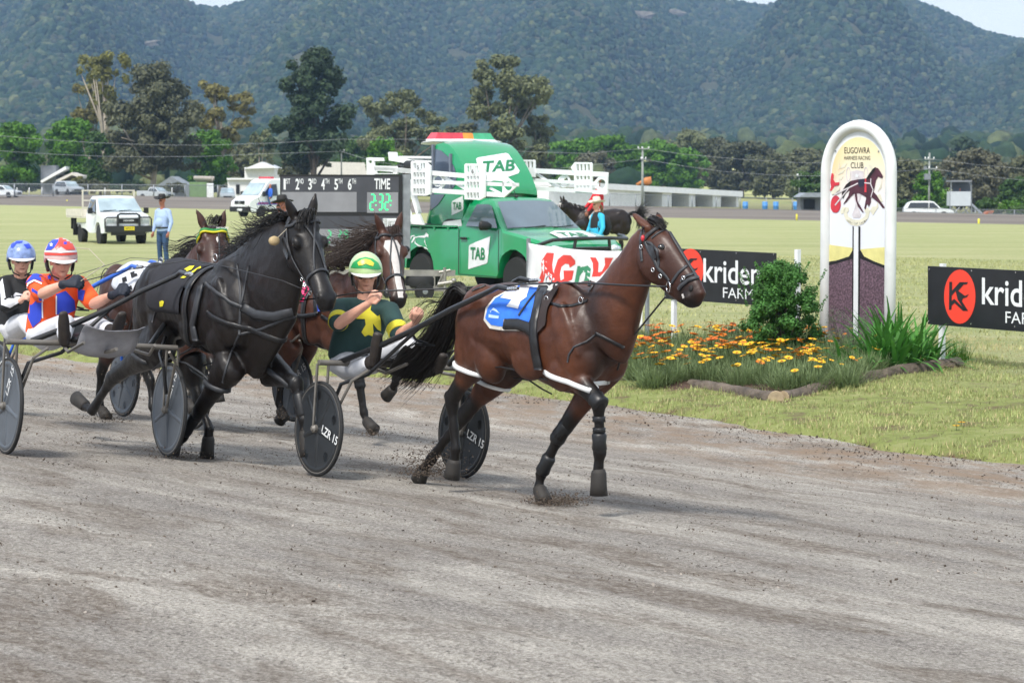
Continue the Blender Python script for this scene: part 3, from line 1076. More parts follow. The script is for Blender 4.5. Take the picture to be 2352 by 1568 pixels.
# ================================================================== horses
LEATHER = mat('black_leather', '1b1b1d', .38, .2, 30, .0005, 200)
LEATHERG = mat('dusty_black_leather', '323438', .5, .25, 18, .0005, 200)
CHROME = mat('chrome', 'd8d8d8', .15, .05, 5, metal=1)
WHITEP = mat('white_plastic', 'e4e6e6', .35, .04, 8)
HOOFM = mat('horn_hoof', '2b2825', .7, .25, 20, .001, 80)
HAIRB = mat('black_horse_hair', '14110f', .42, .2, 20)
HAIRBR = mat('brown_black_horse_hair', '2e1f16', .42, .3, 20)
BOOTM = mat('neoprene_leg_boot', '17181a', .42, .2, 25, .0006, 120)
EYEM = mat('horse_eye', '0a0706', .08, 0, 5, coat=1)
NOSTM = mat('nostril_dark', '0c0808', .7, .1, 10)
def coat_mat():
	m, t, b, o = new_mat('horse_coat')
	b.inputs['Roughness'].default_value = .4
	b.inputs['Specular IOR Level'].default_value = .3
	b.inputs['Coat Weight'].default_value = .16
	b.inputs['Coat Roughness'].default_value = .28
	a = t.nodes.new('ShaderNodeAttribute'); a.attribute_name = 'Col'
	tcn = t.nodes.new('ShaderNodeTexCoord')
	n1 = nnoise(t, tcn.outputs['Object'], 5, 5, .6)
	n2 = nnoise(t, tcn.outputs['Object'], 90, 3, .7)
	c = nmix(t, nmr(t, n1, .38, .66, 0, .8), a.outputs['Color'], nmix(t, 1.0, a.outputs['Color'], (.45, .38, .36), 'MULTIPLY'))
	n3 = nnoise(t, trackspace(t, .05, .05, .012), 1, 4, .7)
	c = nmix(t, nmr(t, n3, .35, .65, 0, .35), c, nmix(t, 1.0, c, (.6, .55, .55), 'MULTIPLY'))
	c = nmix(t, nmr(t, n2, .55, .75, 0, .3), c, nmix(t, 1.0, c, (1.5, 1.4, 1.4), 'MULTIPLY'))
	t.links.new(c, b.inputs['Base Color'])
	t.links.new(nmr(t, n1, .3, .7, .34, .56), b.inputs['Roughness'])
	hh = nnoise(t, tcn.outputs['Object'], 22, 6, .75)
	nbump(t, b, hh, .006, .7)
	return m
COAT = coat_mat()
BAY = dict(body=(.098, .032, .0135), dark=(.0055, .004, .0035), head=(.060, .022, .013))
DBAY = dict(body=(.070, .028, .018), dark=(.006, .005, .0045), head=(.060, .023, .015))
BLACK = dict(body=(.0105, .0075, .0065), dark=(.006, .005, .005), head=(.008, .0065, .006))
class Horse:
	def __init__(h, label, P0, deg, coat, trunk=(-.75, .64), hs=1., dz=0., group=None, voxel=.014):
		h.P = atY(P0[0], 900, P0[1]); h.P.z = 0
		th = math.radians(deg)
		h.t = V((math.sin(th), -math.cos(th), 0))
		h.n = V((math.cos(th), math.sin(th), 0))
		h.g = gz(h.P.x, h.P.y)
		h.coat, h.trunk, h.hs, h.dz, h.voxel = coat, trunk, hs, dz, voxel
		h.mb = MB()
		h.dark = []          # (a, b, radius) capsules of dark hair
		h.root = thing('horse', label, 'horse', (h.P.x, h.P.y, h.g), group=group)
		h.hoofs = []
	def at(h, px, py, l=0.): return onpl(px, py, h.P + h.n * l, h.n)
	def loc(h, u, l, z): return h.P + h.t * u + h.n * l + V((0, 0, h.g + h.dz + z))
	def ul(h, p): q = p - h.P; return q.dot(h.t), q.dot(h.n), q.z - h.g
	def body(h):
		u0, u1 = h.trunk
		S = [(0, 1.2, .98, .07), (.05, 1.34, .90, .17), (.15, 1.44, .85, .24), (.28, 1.475, .88, .265), (.42, 1.445, .885, .26), (.55, 1.425, .84, .28),
             (.68, 1.435, .78, .28), (.8, 1.475, .75, .255), (.9, 1.43, .79, .225), (.96, 1.33, .86, .19), (1., 1.22, .95, .12)]
		secs = []
		for f, zt, zb, w_ in S:
			zt, zb = zt * h.hs, zb * h.hs
			secs.append((h.loc(u0 + (u1 - u0) * f, 0, (zt + zb) / 2), w_, (zt - zb) / 2))
		h.mb.loft(secs, h.n, 28)
		R = Matrix((h.t, h.n, V((0, 0, 1)))).transposed()
		def E(f, l, z, r, pitch=0):
			for s_ in (-1, 1):
				M = R @ Matrix.Rotation(math.radians(pitch), 3, 'Y')
				h.mb.ell(h.loc(u0 + (u1 - u0) * f, l * s_, z * h.hs), r, M, 18, 12)
		E(.16, .125, 1.16, (.2, .135, .3), 12)     # haunch
		E(.10, .12, 1.0, (.13, .12, .22), 0)
		E(.27, .16, .98, (.13, .10, .19), -20)     # stifle
		E(.23, .17, 1.33, (.10, .07, .08), 0)      # hip point
		E(.84, .175, 1.12, (.135, .085, .27), -22) # shoulder
		E(.80, .165, .92, (.14, .09, .13), 15)     # arm
		E(.93, .10, 1.0, (.10, .10, .14), 0)       # breast
		E(.77, .09, 1.38, (.16, .06, .12), 0)      # withers
		E(.88, .205, 1.2, (.045, .04, .2), -28)    # ridge of the shoulder blade
		E(.74, .20, 1.02, (.07, .05, .16), 30)     # back of the upper arm
		E(.10, .17, 1.12, (.07, .07, .22), 18)     # hamstring
		E(.62, .215, 1.0, (.2, .06, .15), 0)       # ribs
		E(.36, .17, 1.12, (.1, .08, .14), -30)     # flank
	def loftpx(h, S, n=18, l=0, ls=None):
		secs = []
		for i, (a, b, w_) in enumerate(S):
			la = l if ls is None else ls[i]
			A, B = h.at(a[0], a[1], la), h.at(b[0], b[1], la)
			secs.append(((A + B) / 2, w_, (A - B).length / 2))
		h.mb.loft(secs, h.n, n)
		return secs
	def neck(h, S): h.necks = h.loftpx(S, 22)
	def head(h, S, yaw=0, ls=None, eyes=None, brow=.1):
		h.heads = h.loftpx(S, 20, ls=ls)
		c = h.heads
		h.hd = (c[-2][0] - c[1][0]).normalized()
		R = Matrix((h.hd, h.n, h.hd.cross(h.n))).transposed()
		cc = c[1][0] * .35 + c[2][0] * .65
		up = (h.at(*S[2][0], (ls or [0] * 9)[2]) - c[2][0]).normalized()
		for s_ in (-1, 1):
			h.mb.ell(cc - up * c[2][2] * .28 + h.n * .05 * s_, (c[2][2] * 1.0, .06, c[2][2] * .72), R, 16, 10)
			h.mb.ell(c[2][0] * .8 + c[1][0] * .2 + up * c[2][2] * .42 + h.n * s_ * .078, (.05, .035, .035), R, 12, 8)
			q = c[-2][0] * .8 + c[-1][0] * .2 + up * .015
			h.mb.ell(q + h.n * s_ * .04, (.035, .03, .035), R, 12, 8)
	def head_local(h, poll, yaw, pitch, k=1., ears=((.0, 1.), (.0, 1.)), roll=0, earang=(18, 18)):
		y, p = math.radians(yaw), math.radians(pitch)
		f = V((math.sin(y) * math.cos(p), -math.cos(y) * math.cos(p), -math.sin(p)))
		l = V((math.cos(y), math.sin(y), 0))
		if roll: l = Matrix.Rotation(math.radians(roll), 3, f) @ l
		u = l.cross(f) * -1
		if u.z < 0: u = -u
		h.hf, h.hl, h.hu, h.hp, h.hk = f, l, u, poll, k
		g = h.hq
		S = [(-.03, .03, -.10, .065), (.03, .062, -.15, .082), (.12, .068, -.195, .092), (.22, .058, -.20, .086), (.32, .038, -.15, .067), (.42, .022, -.105, .054), (.50, .022, -.09, .056), (.56, .010, -.09, .055), (.60, -.025, -.075, .036)]
		secs = [(g(x, 0, (a + b) / 2), w_ * k * 1.13, (a - b) / 2 * k) for x, a, b, w_ in S]
		h.mb.loft(secs, l, 22)
		h.heads = secs
		R = Matrix((f, l, u)).transposed()
		for s_ in (-1, 1):
			h.mb.ell(g(.17, .055 * s_, -.11), (.12 * k, .04 * k, .09 * k), R, 16, 10)
			h.mb.ell(g(.165, .096 * s_, .012), (.045 * k, .026 * k, .032 * k), R, 12, 8)
			h.mb.ell(g(.06, .05 * s_, .04), (.06 * k, .035 * k, .03 * k), R, 12, 8)
			h.mb.ell(g(.535, .038 * s_, -.018), (.035 * k, .026 * k, .032 * k), R, 12, 8)
			h.mb.ell(g(.34, .052 * s_, -.045), (.11 * k, .018 * k, .02 * k), R, 12, 8)
			a = math.radians(earang[0 if s_ < 0 else 1])
			d = (u * .75 - f * .8 + l * s_ * math.tan(a)).normalized()
			b0 = g(-.0, .055 * s_, .03)
			h.mb.loft([(b0 - d * .02, .03, .03), (b0 + d * .05, .04, .032), (b0 + d * .11, .031, .022), (b0 + d * .175, .006, .006)], l, 10)
		h.mb.ell(g(.56, 0, -.085), (.04 * k, .035 * k, .03 * k), R, 12, 8)
	def hq(h, x, y, z): return h.hp + (h.hf * x + h.hl * y + h.hu * z) * h.hk
	def faces(h, side=-1):
		"""eyes and nostrils of a locally posed head"""
		R = Matrix((h.hf, h.hl, h.hu)).transposed()
		for s_ in (-1, 1):
			m = MB(); m.ell(h.hq(.175, .101 * s_, .004), .020 * h.hk); h.part('eye', m, EYEM)
			q = h.bvh.ray_cast(h.hq(.53, .16 * s_, .02), (h.hq(.53, .02 * s_, -.03) - h.hq(.53, .16 * s_, .02)).normalized())
			if q[0]:
				m = MB()
				Z = q[1]; X = Z.cross(h.hf).normalized(); Y = Z.cross(X)
				m.ell(q[0], (.014, .022, .008), Matrix((X, Y, Z)).transposed(), 12, 8); h.part('nostril', m, NOSTM)
	def surf(h, x, y, z, off=.006):
		"""point of the head skin outward from the head axis in local direction (y, z)"""
		c = h.hq(x, 0, -.05)
		d = (h.hl * y + h.hu * z).normalized()
		o = c + d * .4
		q = h.bvh.ray_cast(o, -d)
		return (q[0] + d * off, d) if q[0] else (c + d * .08, d)
	def hstrap(h, m, pts, wd=.010, th=.004, off=.006, sub=5):
		P, Q = [], []
		for a, b in zip(pts, pts[1:]):
			for i in range(sub):
				t_ = i / sub
				v = [a[j] + (b[j] - a[j]) * t_ for j in range(3)]
				p, d = h.surf(*v, off); P.append(p); Q.append(d)
		p, d = h.surf(*pts[-1], off); P.append(p); Q.append(d)
		band(m, P, Q, wd, th)
	def bridle(h, m, kind=0):
		for s_ in (-1, 1):
			h.hstrap(m, [(.02, s_ * 1, .2), (.1, s_, -.05), (.2, s_, -.25), (.32, s_, -.45), (.45, s_, -.5)], .009)
			h.hstrap(m, [(.0, s_ * .9, .6), (.02, s_, .2), (.06, s_, -.5), (.10, s_ * .7, -1)], .009)
		h.hstrap(m, [(.02, -1, .1), (.05, -.8, .7), (.06, 0, 1), (.05, .8, .7), (.02, 1, .1)], .012, .007, .008)
		h.hstrap(m, [(.42, -1, -.5), (.39, -1, .2), (.375, -.3, 1), (.375, .3, 1), (.39, 1, .2), (.42, 1, -.5)], .011, .006)
	def ear(h, base, tip, l, wd=.036):
		b, t_ = h.at(*base, l), h.at(*tip, l)
		m = b * .45 + t_ * .55
		out = (b - t_).length
		mb = h.mb
		b0 = b + (b - t_).normalized() * .03
		mb.loft([(b0, wd * .8, wd * .7), (b * .7 + t_ * .3, wd, wd * .55), (b * .35 + t_ * .65, wd * .72, wd * .4), (t_, wd * .12, wd * .12)], h.n, 10)
		h.dark.append((b * .1 + t_ * .9, t_, .03))
	def leg(h, kind, pts, k=1., hoofdir=None, boots=(), hoofang=None):
		"""pts: 5 x (px, py, l): elbow/stifle, knee/hock, fetlock, coronet, hoof sole"""
		J = [h.at(*p) for p in pts]
		e, kn, f, c, b = J
		A = lambda p, q, t_: p * (1 - t_) + q * t_
		if kind == 'F':
			secs = [(A(e, kn, -.18), .085, .13), (e, .078, .115), (A(e, kn, .3), .06, .085), (A(e, kn, .65), .047, .058), (A(e, kn, .92), .047, .052), (kn, .047, .052), (A(kn, f, .12), .042, .043),
					(A(kn, f, .25), .031, .035), (A(kn, f, .6), .029, .034), (A(kn, f, .85), .033, .038), (f, .037, .044), (A(f, c, .4), .029, .032), (c, .036, .036)]
		else:
			secs = [(A(e, kn, -.25), .10, .17), (e, .095, .15), (A(e, kn, .3), .07, .105), (A(e, kn, .65), .043, .062), (A(e, kn, .9), .042, .062), (kn, .042, .06), (A(kn, f, .14), .038, .046),
					(A(kn, f, .3), .031, .037), (A(kn, f, .65), .03, .035), (A(kn, f, .87), .033, .038), (f, .037, .044), (A(f, c, .4), .03, .033), (c, .037, .037)]
		secs = [(p, a * k, r * k) for p, a, r in secs]
		h.mb.loft(secs, h.n, 14)
		if kind == 'H':   # point of hock
			d = (kn - f).normalized()
			back = -(e + f - kn * 2).normalized()
			h.mb.ell(kn + back * .03 + d * .025, (.03, .03, .04), None, 10, 8)
		h.dark += [(A(e, kn, .72), kn, .11), (kn, f, .10), (f, c, .09)]
		d = (b - c).normalized()
		fw = (h.t - d * h.t.dot(d)).normalized() if hoofdir is None else hoofdir
		m = MB()
		m.loft([(c - d * .012, .040, .042), (c + d * .01 + fw * .006, .047, .050), (A(c, b, .6) + fw * .014, .050, .055), (b + fw * .022, .054, .061)], h.n, 16, rnd=False)
		h.hoofs.append(m)
		for (s0, s1, r, ex) in boots:
			seg = {0: (e, kn), 1: (kn, f), 2: (f, c)}
			i0 = int(s0)
			m = MB()
			P_ = [A(*seg[i0], s0 - i0 + (s1 - s0) * q) for q in (0, .15, .5, .85, 1)]
			m.loft([(p, r * g_, r * g_ * ex) for p, g_ in zip(P_, (.72, .92, .82, .92, .70))], h.n, 14, rnd=False)
			h.gear.append(('leg_boot', m, BOOTM))
		return J
	gear = None
	def finish(h, blaze=None, extra_dark=(), it=3):
		me = blob(h.mb, h.voxel, it)
		co = coords(me)
		nn = np.empty(len(co) * 3, dtype=np.float32); me.vertices.foreach_get('normal', nn); nn = nn.reshape(-1, 3)
		ds = np.array([.006 * noise.noise(V(p) * 8) + .0055 * (.35 - abs(noise.noise(V((p[0], p[1], p[2] * .6)) * 15))) for p in co.tolist()], dtype=np.float32)
		hd = np.linalg.norm(co - np.array(h.heads[3][0]), axis=1); ds *= np.clip((hd - .1) / .4, .25, 1)
		co = co + nn * ds[:, None]; me.vertices.foreach_set('co', co.astype(np.float32).ravel()); me.update()
		col = np.tile(np.array(h.coat['body'], dtype=np.float32), (len(co), 1))
		hc = np.array(h.heads[3][0])
		d = np.linalg.norm(co - hc, axis=1)
		f = np.clip((.36 - d) / .15, 0, 1)[:, None]
		col = col * (1 - f) + np.array(h.coat['head'], dtype=np.float32) * f
		dk = np.array(h.coat['dark'], dtype=np.float32)
		def caps(a, b, r, soft=.5, strength=1.):
			nonlocal col
			a, b = np.array(a), np.array(b)
			ab = b - a
			t_ = np.clip(((co - a) @ ab) / max(1e-9, ab @ ab), 0, 1)
			dd = np.linalg.norm(co - (a + t_[:, None] * ab), axis=1)
			f_ = (np.clip((r - dd) / (r * soft), 0, 1) * strength)[:, None]
			col = col * (1 - f_) + dk * f_
		for a, b, r in h.dark: caps(a, b, r)
		m0, m1 = h.heads[-2][0], h.heads[-1][0]
		caps(m0, m1, .13, .6)
		for a, b, r, s_ in extra_dark: caps(a, b, r, .8, s_)
		setcol(me, np.maximum(col, 0))
		me.materials.append(COAT)
		h.bodyo = link('body', me, h.root, True)
		h.bvh = bvh_of(me)
		for m in h.hoofs: m.build('hoof', HOOFM, h.root, True, True)
		for nm, m, mt in h.gear: m.build(nm, mt, h.root, True, True)
		return h
	def part(h, name, mb, mt, smooth=True): return mb.build(name, mt, h.root, smooth, True)
	def eye(h, px, py, r=.02):
		q = cast(h.bvh, px, py, -.006)
		if q: 
			m = MB(); m.ell(q[0], r); h.part('eye', m, EYEM)
	def nostril(h, px, py, rx=.016, ry=.022):
		q = cast(h.bvh, px, py, .001)
		if q:
			m = MB()
			Z = q[1]; X = Z.cross(V((0, 0, 1))).normalized(); Y = Z.cross(X)
			m.ell(q[0], (rx, ry, .008), Matrix((X, Y, Z)).transposed(), 12, 8)
			h.part('nostril', m, NOSTM)
def hair(mb, guides, n, spread, seed, wd=.004, jit=.03, sub=5, mi=0, taper=True):
	"""tapering locks between/around guide polylines"""
	R = random.Random(seed)
	for _ in range(n):
		i = R.randrange(len(guides) - 1) if len(guides) > 1 else 0
		t_ = R.random() if len(guides) > 1 else 0
		ga, gb = guides[i], guides[min(i + 1, len(guides) - 1)]
		k = len(ga)
		o = V((R.gauss(0, 1), R.gauss(0, 1), R.gauss(0, 1)))
		o2 = V((R.gauss(0, 1), R.gauss(0, 1), R.gauss(0, 1))) * jit
		ln = R.uniform(.75, 1.05)
		pts, rad = [], []
		for j in range((k - 1) * sub + 1):
			q = j / sub * ln
			a = min(k - 2, int(q)); f = q - a
			def cr(G):
				p0, p1, p2, p3 = G[max(0, a - 1)], G[a], G[a + 1], G[min(k - 1, a + 2)]
				return ((p1 * 2) + (p2 - p0) * f + (p0 * 2 - p1 * 5 + p2 * 4 - p3) * f * f + (p1 * 3 - p0 - p2 * 3 + p3) * f ** 3) * .5
			p = cr(ga) * (1 - t_) + cr(gb) * t_
			s_ = q / (k - 1)
			p = p + o * (spread * (.25 + .75 * math.sin(min(1, s_ * 1.3) * PI * .62))) + o2 * s_ * s_ * 2
			pts.append(p); rad.append(wd * max(0, 1 - s_) ** .6 * (1 if s_ > .05 else .8) + .0006)
		mb.tube(pts, rad, 3, mi=mi, cap=False)
	return mb
def torus(mb, c, ax, R_, r, n=20, k=6, mi=0):
	ax = V(ax).normalized()
	prof = [(R_ + r * math.cos(2 * PI * i / k), r * math.sin(2 * PI * i / k)) for i in range(k)]
	mb.lathe(prof, c, ax, n, mi, closed=True)
	return mb
Horse.gear = property(lambda s: s.__dict__.setdefault('_g', []))

def horse_lead():
	h = Horse('glossy bay racehorse in front, striding under a blue number cloth', (1255, 15.6), 40, BAY, (-.76, .63), .985, voxel=.0125)
	h.body()
	h.neck([((1345, 648), (1425, 845), .15), ((1372, 645), (1443, 795), .135), ((1401, 617), (1458, 728), .105), ((1434, 573), (1478, 672), .085), ((1466, 532), (1490, 632), .075), ((1492, 512), (1497, 612), .075)])
	h.head([((1506, 504), (1487, 580), .082), ((1530, 524), (1489, 622), .092), ((1553, 558), (1503, 647), .088), ((1575, 595), (1527, 668), .07), ((1595, 628), (1549, 682), .056), ((1609, 646), (1560, 692), .055), ((1617, 664), (1563, 703), .052), ((1607, 690), (1574, 709), .036)])
	h.ear((1486, 520), (1450, 486), -.06, .042)
	h.ear((1516, 512), (1509, 486), .06, .036)
	h.leg('F', [(1306, 845, -.15), (1375, 922, -.16), (1377, 1040, -.15), (1374, 1082, -.15), (1370, 1136, -.15)], 1.08,
          boots=[(.86, 1.12, .062, 1.05), (1.28, 1.40, .046, 1.1), (1.50, 1.6, .046, 1.1), (1.6, 1.98, .052, 1.05)])
	h.leg('F', [(1384, 855, .13), (1285, 1000, .07), (1242, 1090, .04), (1238, 1122, .03), (1248, 1156, .02)], 1.08, hoofdir=V((.5, -.8, .1)),
          boots=[(.8, 1.1, .058, 1.05), (1.5, 1.98, .05, 1.1)])
	h.leg('H', [(1098, 815, -.15), (1036, 918, -.14), (1047, 1030, -.13), (1043, 1058, -.13), (1033, 1094, -.13)], 1.05)
	h.leg('H', [(1150, 850, .12), (1064, 955, .08), (990, 1055, .03), (972, 1078, .03), (958, 1098, .03)], 1.05)
	h.finish(extra_dark=[(h.loc(.45, -.1, 1.75), h.loc(.66, -.1, .95), .2, .75), (h.loc(-.2, 0, .8), h.loc(-.5, 0, .9), .27, .75), (h.loc(.2, 0, 1.5), h.loc(-.5, 0, 1.5), .16, .5)])
	h.eye(1519, 567, .024)
	h.nostril(1587, 662)
	return h
H1 = horse_lead()
def gear_lead(h):
	B, P = h.bvh, h.part
	m = MB(); decal(m, B, [(1118, 708), (1136, 685), (1180, 662), (1198, 653), (1262, 653), (1238, 700), (1222, 745), (1205, 760), (1157, 759), (1127, 754), (1113, 735)], .010, 6); m2 = m
	P('number_cloth_trim', m, mat('white_webbing', 'c9c4ba', .8, .1, 20))
	m = MB(); decal(m, B, [(1123, 709), (1140, 688), (1184, 664), (1202, 655), (1258, 655), (1235, 700), (1219, 742), (1192, 750), (1157, 750), (1131, 746), (1118, 731)], .014, 6)
	P('number_cloth', m, mat('blue_cloth', '2d6fd6', .75, .2, 9, .004, 9))
	m = MB(); decal(m, B, [(1152, 687), (1166, 673), (1192, 665), (1217, 664), (1211, 687), (1198, 697), (1194, 712), (1167, 706), (1178, 692)], .018, 5)
	decal(m, B, [(1228, 656), (1244, 656), (1238, 666), (1224, 664)], .018, 5)
	P('number', m, mat('white_cloth', 'd6d8dc', .8, .1, 9))
	m = MB()
	for q in ([(1130, 716), (1137, 709), (1144, 713), (1152, 722), (1144, 718), (1136, 714)], [(1126, 723), (1150, 727), (1149, 733), (1126, 730)], [(1129, 713), (1132, 718), (1130, 720)]): decal(m, B, q, .017, 3)
	P('club_print', m, mat('white_print', 'a9c3ec', .8, .05, 9))
	m = MB()
	decal(m, B, [(1230, 652), (1262, 650), (1290, 652), (1278, 678), (1262, 710), (1256, 748), (1236, 768), (1218, 745), (1236, 695), (1244, 668)], .02, 6)
	P('saddle_pad', m, mat('brown_black_felt', '2a201f', .8, .2, 20))
	m = MB()
	strap(m, B, [(1246, 664), (1238, 705), (1230, 740), (1229, 775), (1233, 810), (1240, 846)], .035, .006, .022)
	strap(m, B, [(1162, 745), (1190, 745), (1212, 752), (1230, 766)], .036, .005, .02)
	strap(m, B, [(1354, 646), (1353, 670), (1355, 695), (1362, 730), (1368, 763)], .012)
	strap(m, B, [(1372, 643), (1354, 668)], .012)
	strap(m, B, [(1368, 765), (1400, 781), (1433, 798)], .012)
	strap(m, B, [(1250, 690), (1262, 696), (1290, 703), (1315, 702), (1336, 696), (1350, 690)], .011)
	strap(m, B, [(1196, 728), (1215, 700), (1240, 670)], .006, .003, .024)
	strap(m, B, [(1236, 650), (1180, 646), (1130, 650), (1085, 668)], .010)
	strap(m, B, [(1228, 650), (1262, 646), (1290, 648)], .02, .01, .02)
	P('harness_strap', m, LEATHER)
	m = MB()
	strap(m, B, [(1368, 768), (1347, 784), (1319, 796), (1307, 814), (1304, 831)], .006)
	P('pulling_strap', m, LEATHERG)
	m = MB()
	torus(m, h.at(1261, 651, -.05) + V((0, 0, .02)), h.n, .028, .004)
	q = cast(B, 1336, 694, .02)[0]; torus(m, q, h.n, .02, .0035)
	q = cast(B, 1258, 692, .02)[0]; torus(m, q, h.n, .018, .0035)
	q = cast(B, 1233, 792, .02)[0]; torus(m, q, h.n, .018, .003)
	P('harness_ring', m, CHROME)
	m = MB()
	w_ = .011
	strap(m, B, [(1480, 553), (1489, 540), (1502, 529), (1517, 521), (1533, 519), (1542, 524)], .013, .007, .006)
	strap(m, B, [(1497, 547), (1510, 537), (1528, 527)], .007)
	strap(m, B, [(1531, 522), (1551, 556), (1573, 593), (1595, 628), (1601, 638)], w_, .005)
	strap(m, B, [(1603, 638), (1583, 643), (1566, 656), (1560, 664)], .013, .008, .006)
	strap(m, B, [(1597, 628), (1577, 634), (1564, 646)], .01, .005)
	strap(m, B, [(1480, 553), (1490, 575), (1503, 597), (1511, 616), (1531, 636), (1537, 645)], .011)
	strap(m, B, [(1486, 556), (1496, 560), (1509, 575), (1513, 600), (1511, 614)], .010)
	strap(m, B, [(1578, 610), (1559, 626), (1548, 642), (1543, 650)], .010)
	strap(m, B, [(1478, 520), (1473, 540), (1472, 570), (1475, 600)], .012)
	decal(m, B, [(1489, 562), (1502, 566), (1510, 590), (1504, 596), (1494, 584)], .012, 4)
	P('bridle', m, LEATHERG)
	m = MB()
	q = cast(B, 1539, 657, .015)[0]; torus(m, q, h.n * .9 + V((.3, -.3, 0)), .033, .0045)
	for (a, b) in ((1572, 639), (1502, 619), (1518, 633), (1476, 568)):
		q = cast(B, a, b, .012)
		if q: torus(m, q[0], h.n, .012, .004, 12, 5)
	P('bit_ring', m, CHROME)
	q = cast(B, 1480, 548, .012)
	if q:
		m = MB(); m.ell(q[0], (.014, .014, .02)); P('bridle_rosette', m, mat('red_enamel', 'c8323c', .3, .1, 9))
	m = MB()
	a, b = cast(B, 1536, 676, .02), h.at(1437, 792, -.05)
	p0 = h.at(1528, 682, -.03); p1 = h.at(1432, 800, .02)
	m.tube([p0, p0 * .8 + p1 * .2, p0 * .5 + p1 * .5, p1, h.at(1418, 850, .0)], .009, 6, flat=.5)
	P('martingale', m, LEATHER)
	m = MB(); decal(m, B, [(1566, 676), (1570, 674), (1573, 683), (1569, 686)], .003, 2.5); P('snip_marking', m, mat('white_hair', 'c9c4c0', .7, .1, 30))
	m = MB()
	def loop(c, l, rx, rz, tw=.011):
		p = h.at(*c, l)
		ring(m, B, p, V((0, 0, 1)) + h.t * .25, tw, tw * .7, .012, 26, maxr=.24, ref=h.t)
	loop((1316, 872), -.15, .1, .1, .017)
	loop((1072, 842), -.15, .1, .1, .017)
	loop((1118, 872), .12, .1, .1, .014)
	P('hopple', m, WHITEP)
	m = MB()
	for pts in ([(1112, 846, -.2), (1150, 842, -.21), (1190, 851, -.22), (1240, 868, -.22), (1262, 874, -.22)], [(1180, 868, -.1), (1215, 873, -.1), (1245, 893, -.1), (1268, 905, -.05)],
				[(1112, 846, -.2), (1115, 830, -.2), (1125, 812, -.2)], [(1262, 874, -.2), (1250, 850, -.22), (1238, 830, -.24)]):
		m.tube([h.at(*p) for p in pts], .008, 6, flat=.6)
	for pts in ([(1180, 830, -.25), (1210, 822, -.25), (1240, 846, -.24)],): m.tube([h.at(*p) for p in pts], .006, 5)
	P('hopple_strap', m, LEATHER)
	g = [[(1068, 676), (1046, 664), (1022, 706), (998, 764), (955, 818), (908, 856)], [(1070, 676), (1052, 660), (1034, 704), (1012, 768), (970, 828), (922, 868)], [(1072, 680), (1060, 668), (1046, 718), (1026, 778), (988, 832), (944, 862)]]
	gs = [[h.at(a, b, l) for (a, b) in q] for q, l in zip(g, (-.03, 0, .03))]
	m = MB()
	m.tube([gs[1][0], gs[1][1], gs[1][2], gs[1][3] * .7 + gs[1][2] * .3], [.035, .04, .035, .012], 10)
	hair(m, gs, 1100, .021, 5, .0042, .03)
	g2 = [[h.at(a, b, .02) for (a, b) in q] for q in ([(1058, 655), (1030, 690), (985, 690), (955, 720), (930, 735)], [(1058, 655), (1030, 700), (990, 730), (975, 760), (950, 800)])]
	hair(m, g2, 26, .02, 6, .0018, .04)
	P('tail', m, HAIRB)
	m = MB()
	cr = [[h.at(1512, 500, 0), h.at(1500, 505, -.01), h.at(1520, 512, -.02), h.at(1530, 524, -.02)], [h.at(1495, 500, 0), h.at(1490, 505, -.02), h.at(1508, 514, -.03), h.at(1520, 526, -.03)]]
	hair(m, cr, 70, .012, 8, .004, .006, 4)
	P('mane', m, HAIRB)
gear_lead(H1)
def harness_basic(h, fs=.56, col=LEATHER, ring_=True, hopples=True):
	"""girth, saddle pad, neck strap and breast strap by the trunk's own measure"""
	B = h.bvh
	u0, u1 = h.trunk
	F = lambda f, l=0, z=1.1: h.loc(u0 + (u1 - u0) * f, l, z * h.hs)
	m = MB()
	ring(m, B, F(fs + .04), h.t, .034, .006, .012, 44)
	ring(m, B, F(fs + .0, 0, 1.12), h.t, .05, .006, .006, 30, a0=-1.0, a1=1.0)
	ring(m, B, F(.86, 0, 1.08), V((0, 0, 1)) + h.t * .3, .02, .005, .012, 44, ref=h.t, a0=-2.0, a1=2.0)
	h.part('harness_strap', m, col)
	m = MB(); torus(m, F(fs + .05, -.03, 1.5), h.n, .027, .004); h.part('harness_ring', m, CHROME)
	return F
def cloth(h, f0, f1, ang, mt, name='number_cloth', drop=.012):
	"""number cloth lying over the back"""
	u0, u1 = h.trunk
	m = MB()
	vs, fs = [], []
	nu, na = 12, 26
	R = random.Random(3)
	for i in range(nu + 1):
		f = f0 + (f1 - f0) * i / nu
		c = h.loc(u0 + (u1 - u0) * f, 0, 1.14 * h.hs)
		for j in range(na + 1):
			a = -ang + 2 * ang * j / na
			if i < 3: a *= 1 - .12 * (1 - i / 3) ** 2
			d = V((0, 0, 1)) * math.cos(a) + h.n * math.sin(a)
			q = h.bvh.ray_cast(c + d * .9, -d)
			p = q[0] if q[0] else c + d * .3
			vs.append(p + d * (drop + .008 * noise.noise(p * 9)))
	for i in range(nu):
		for j in range(na):
			a = i * (na + 1) + j
			fs.append((a, a + 1, a + na + 2, a + na + 1))
	m.add(vs, fs)
	o = h.part(name, m, mt)
	s = o.modifiers.new('solid', 'SOLIDIFY'); s.thickness = .006
	return bvh_of(o.data)
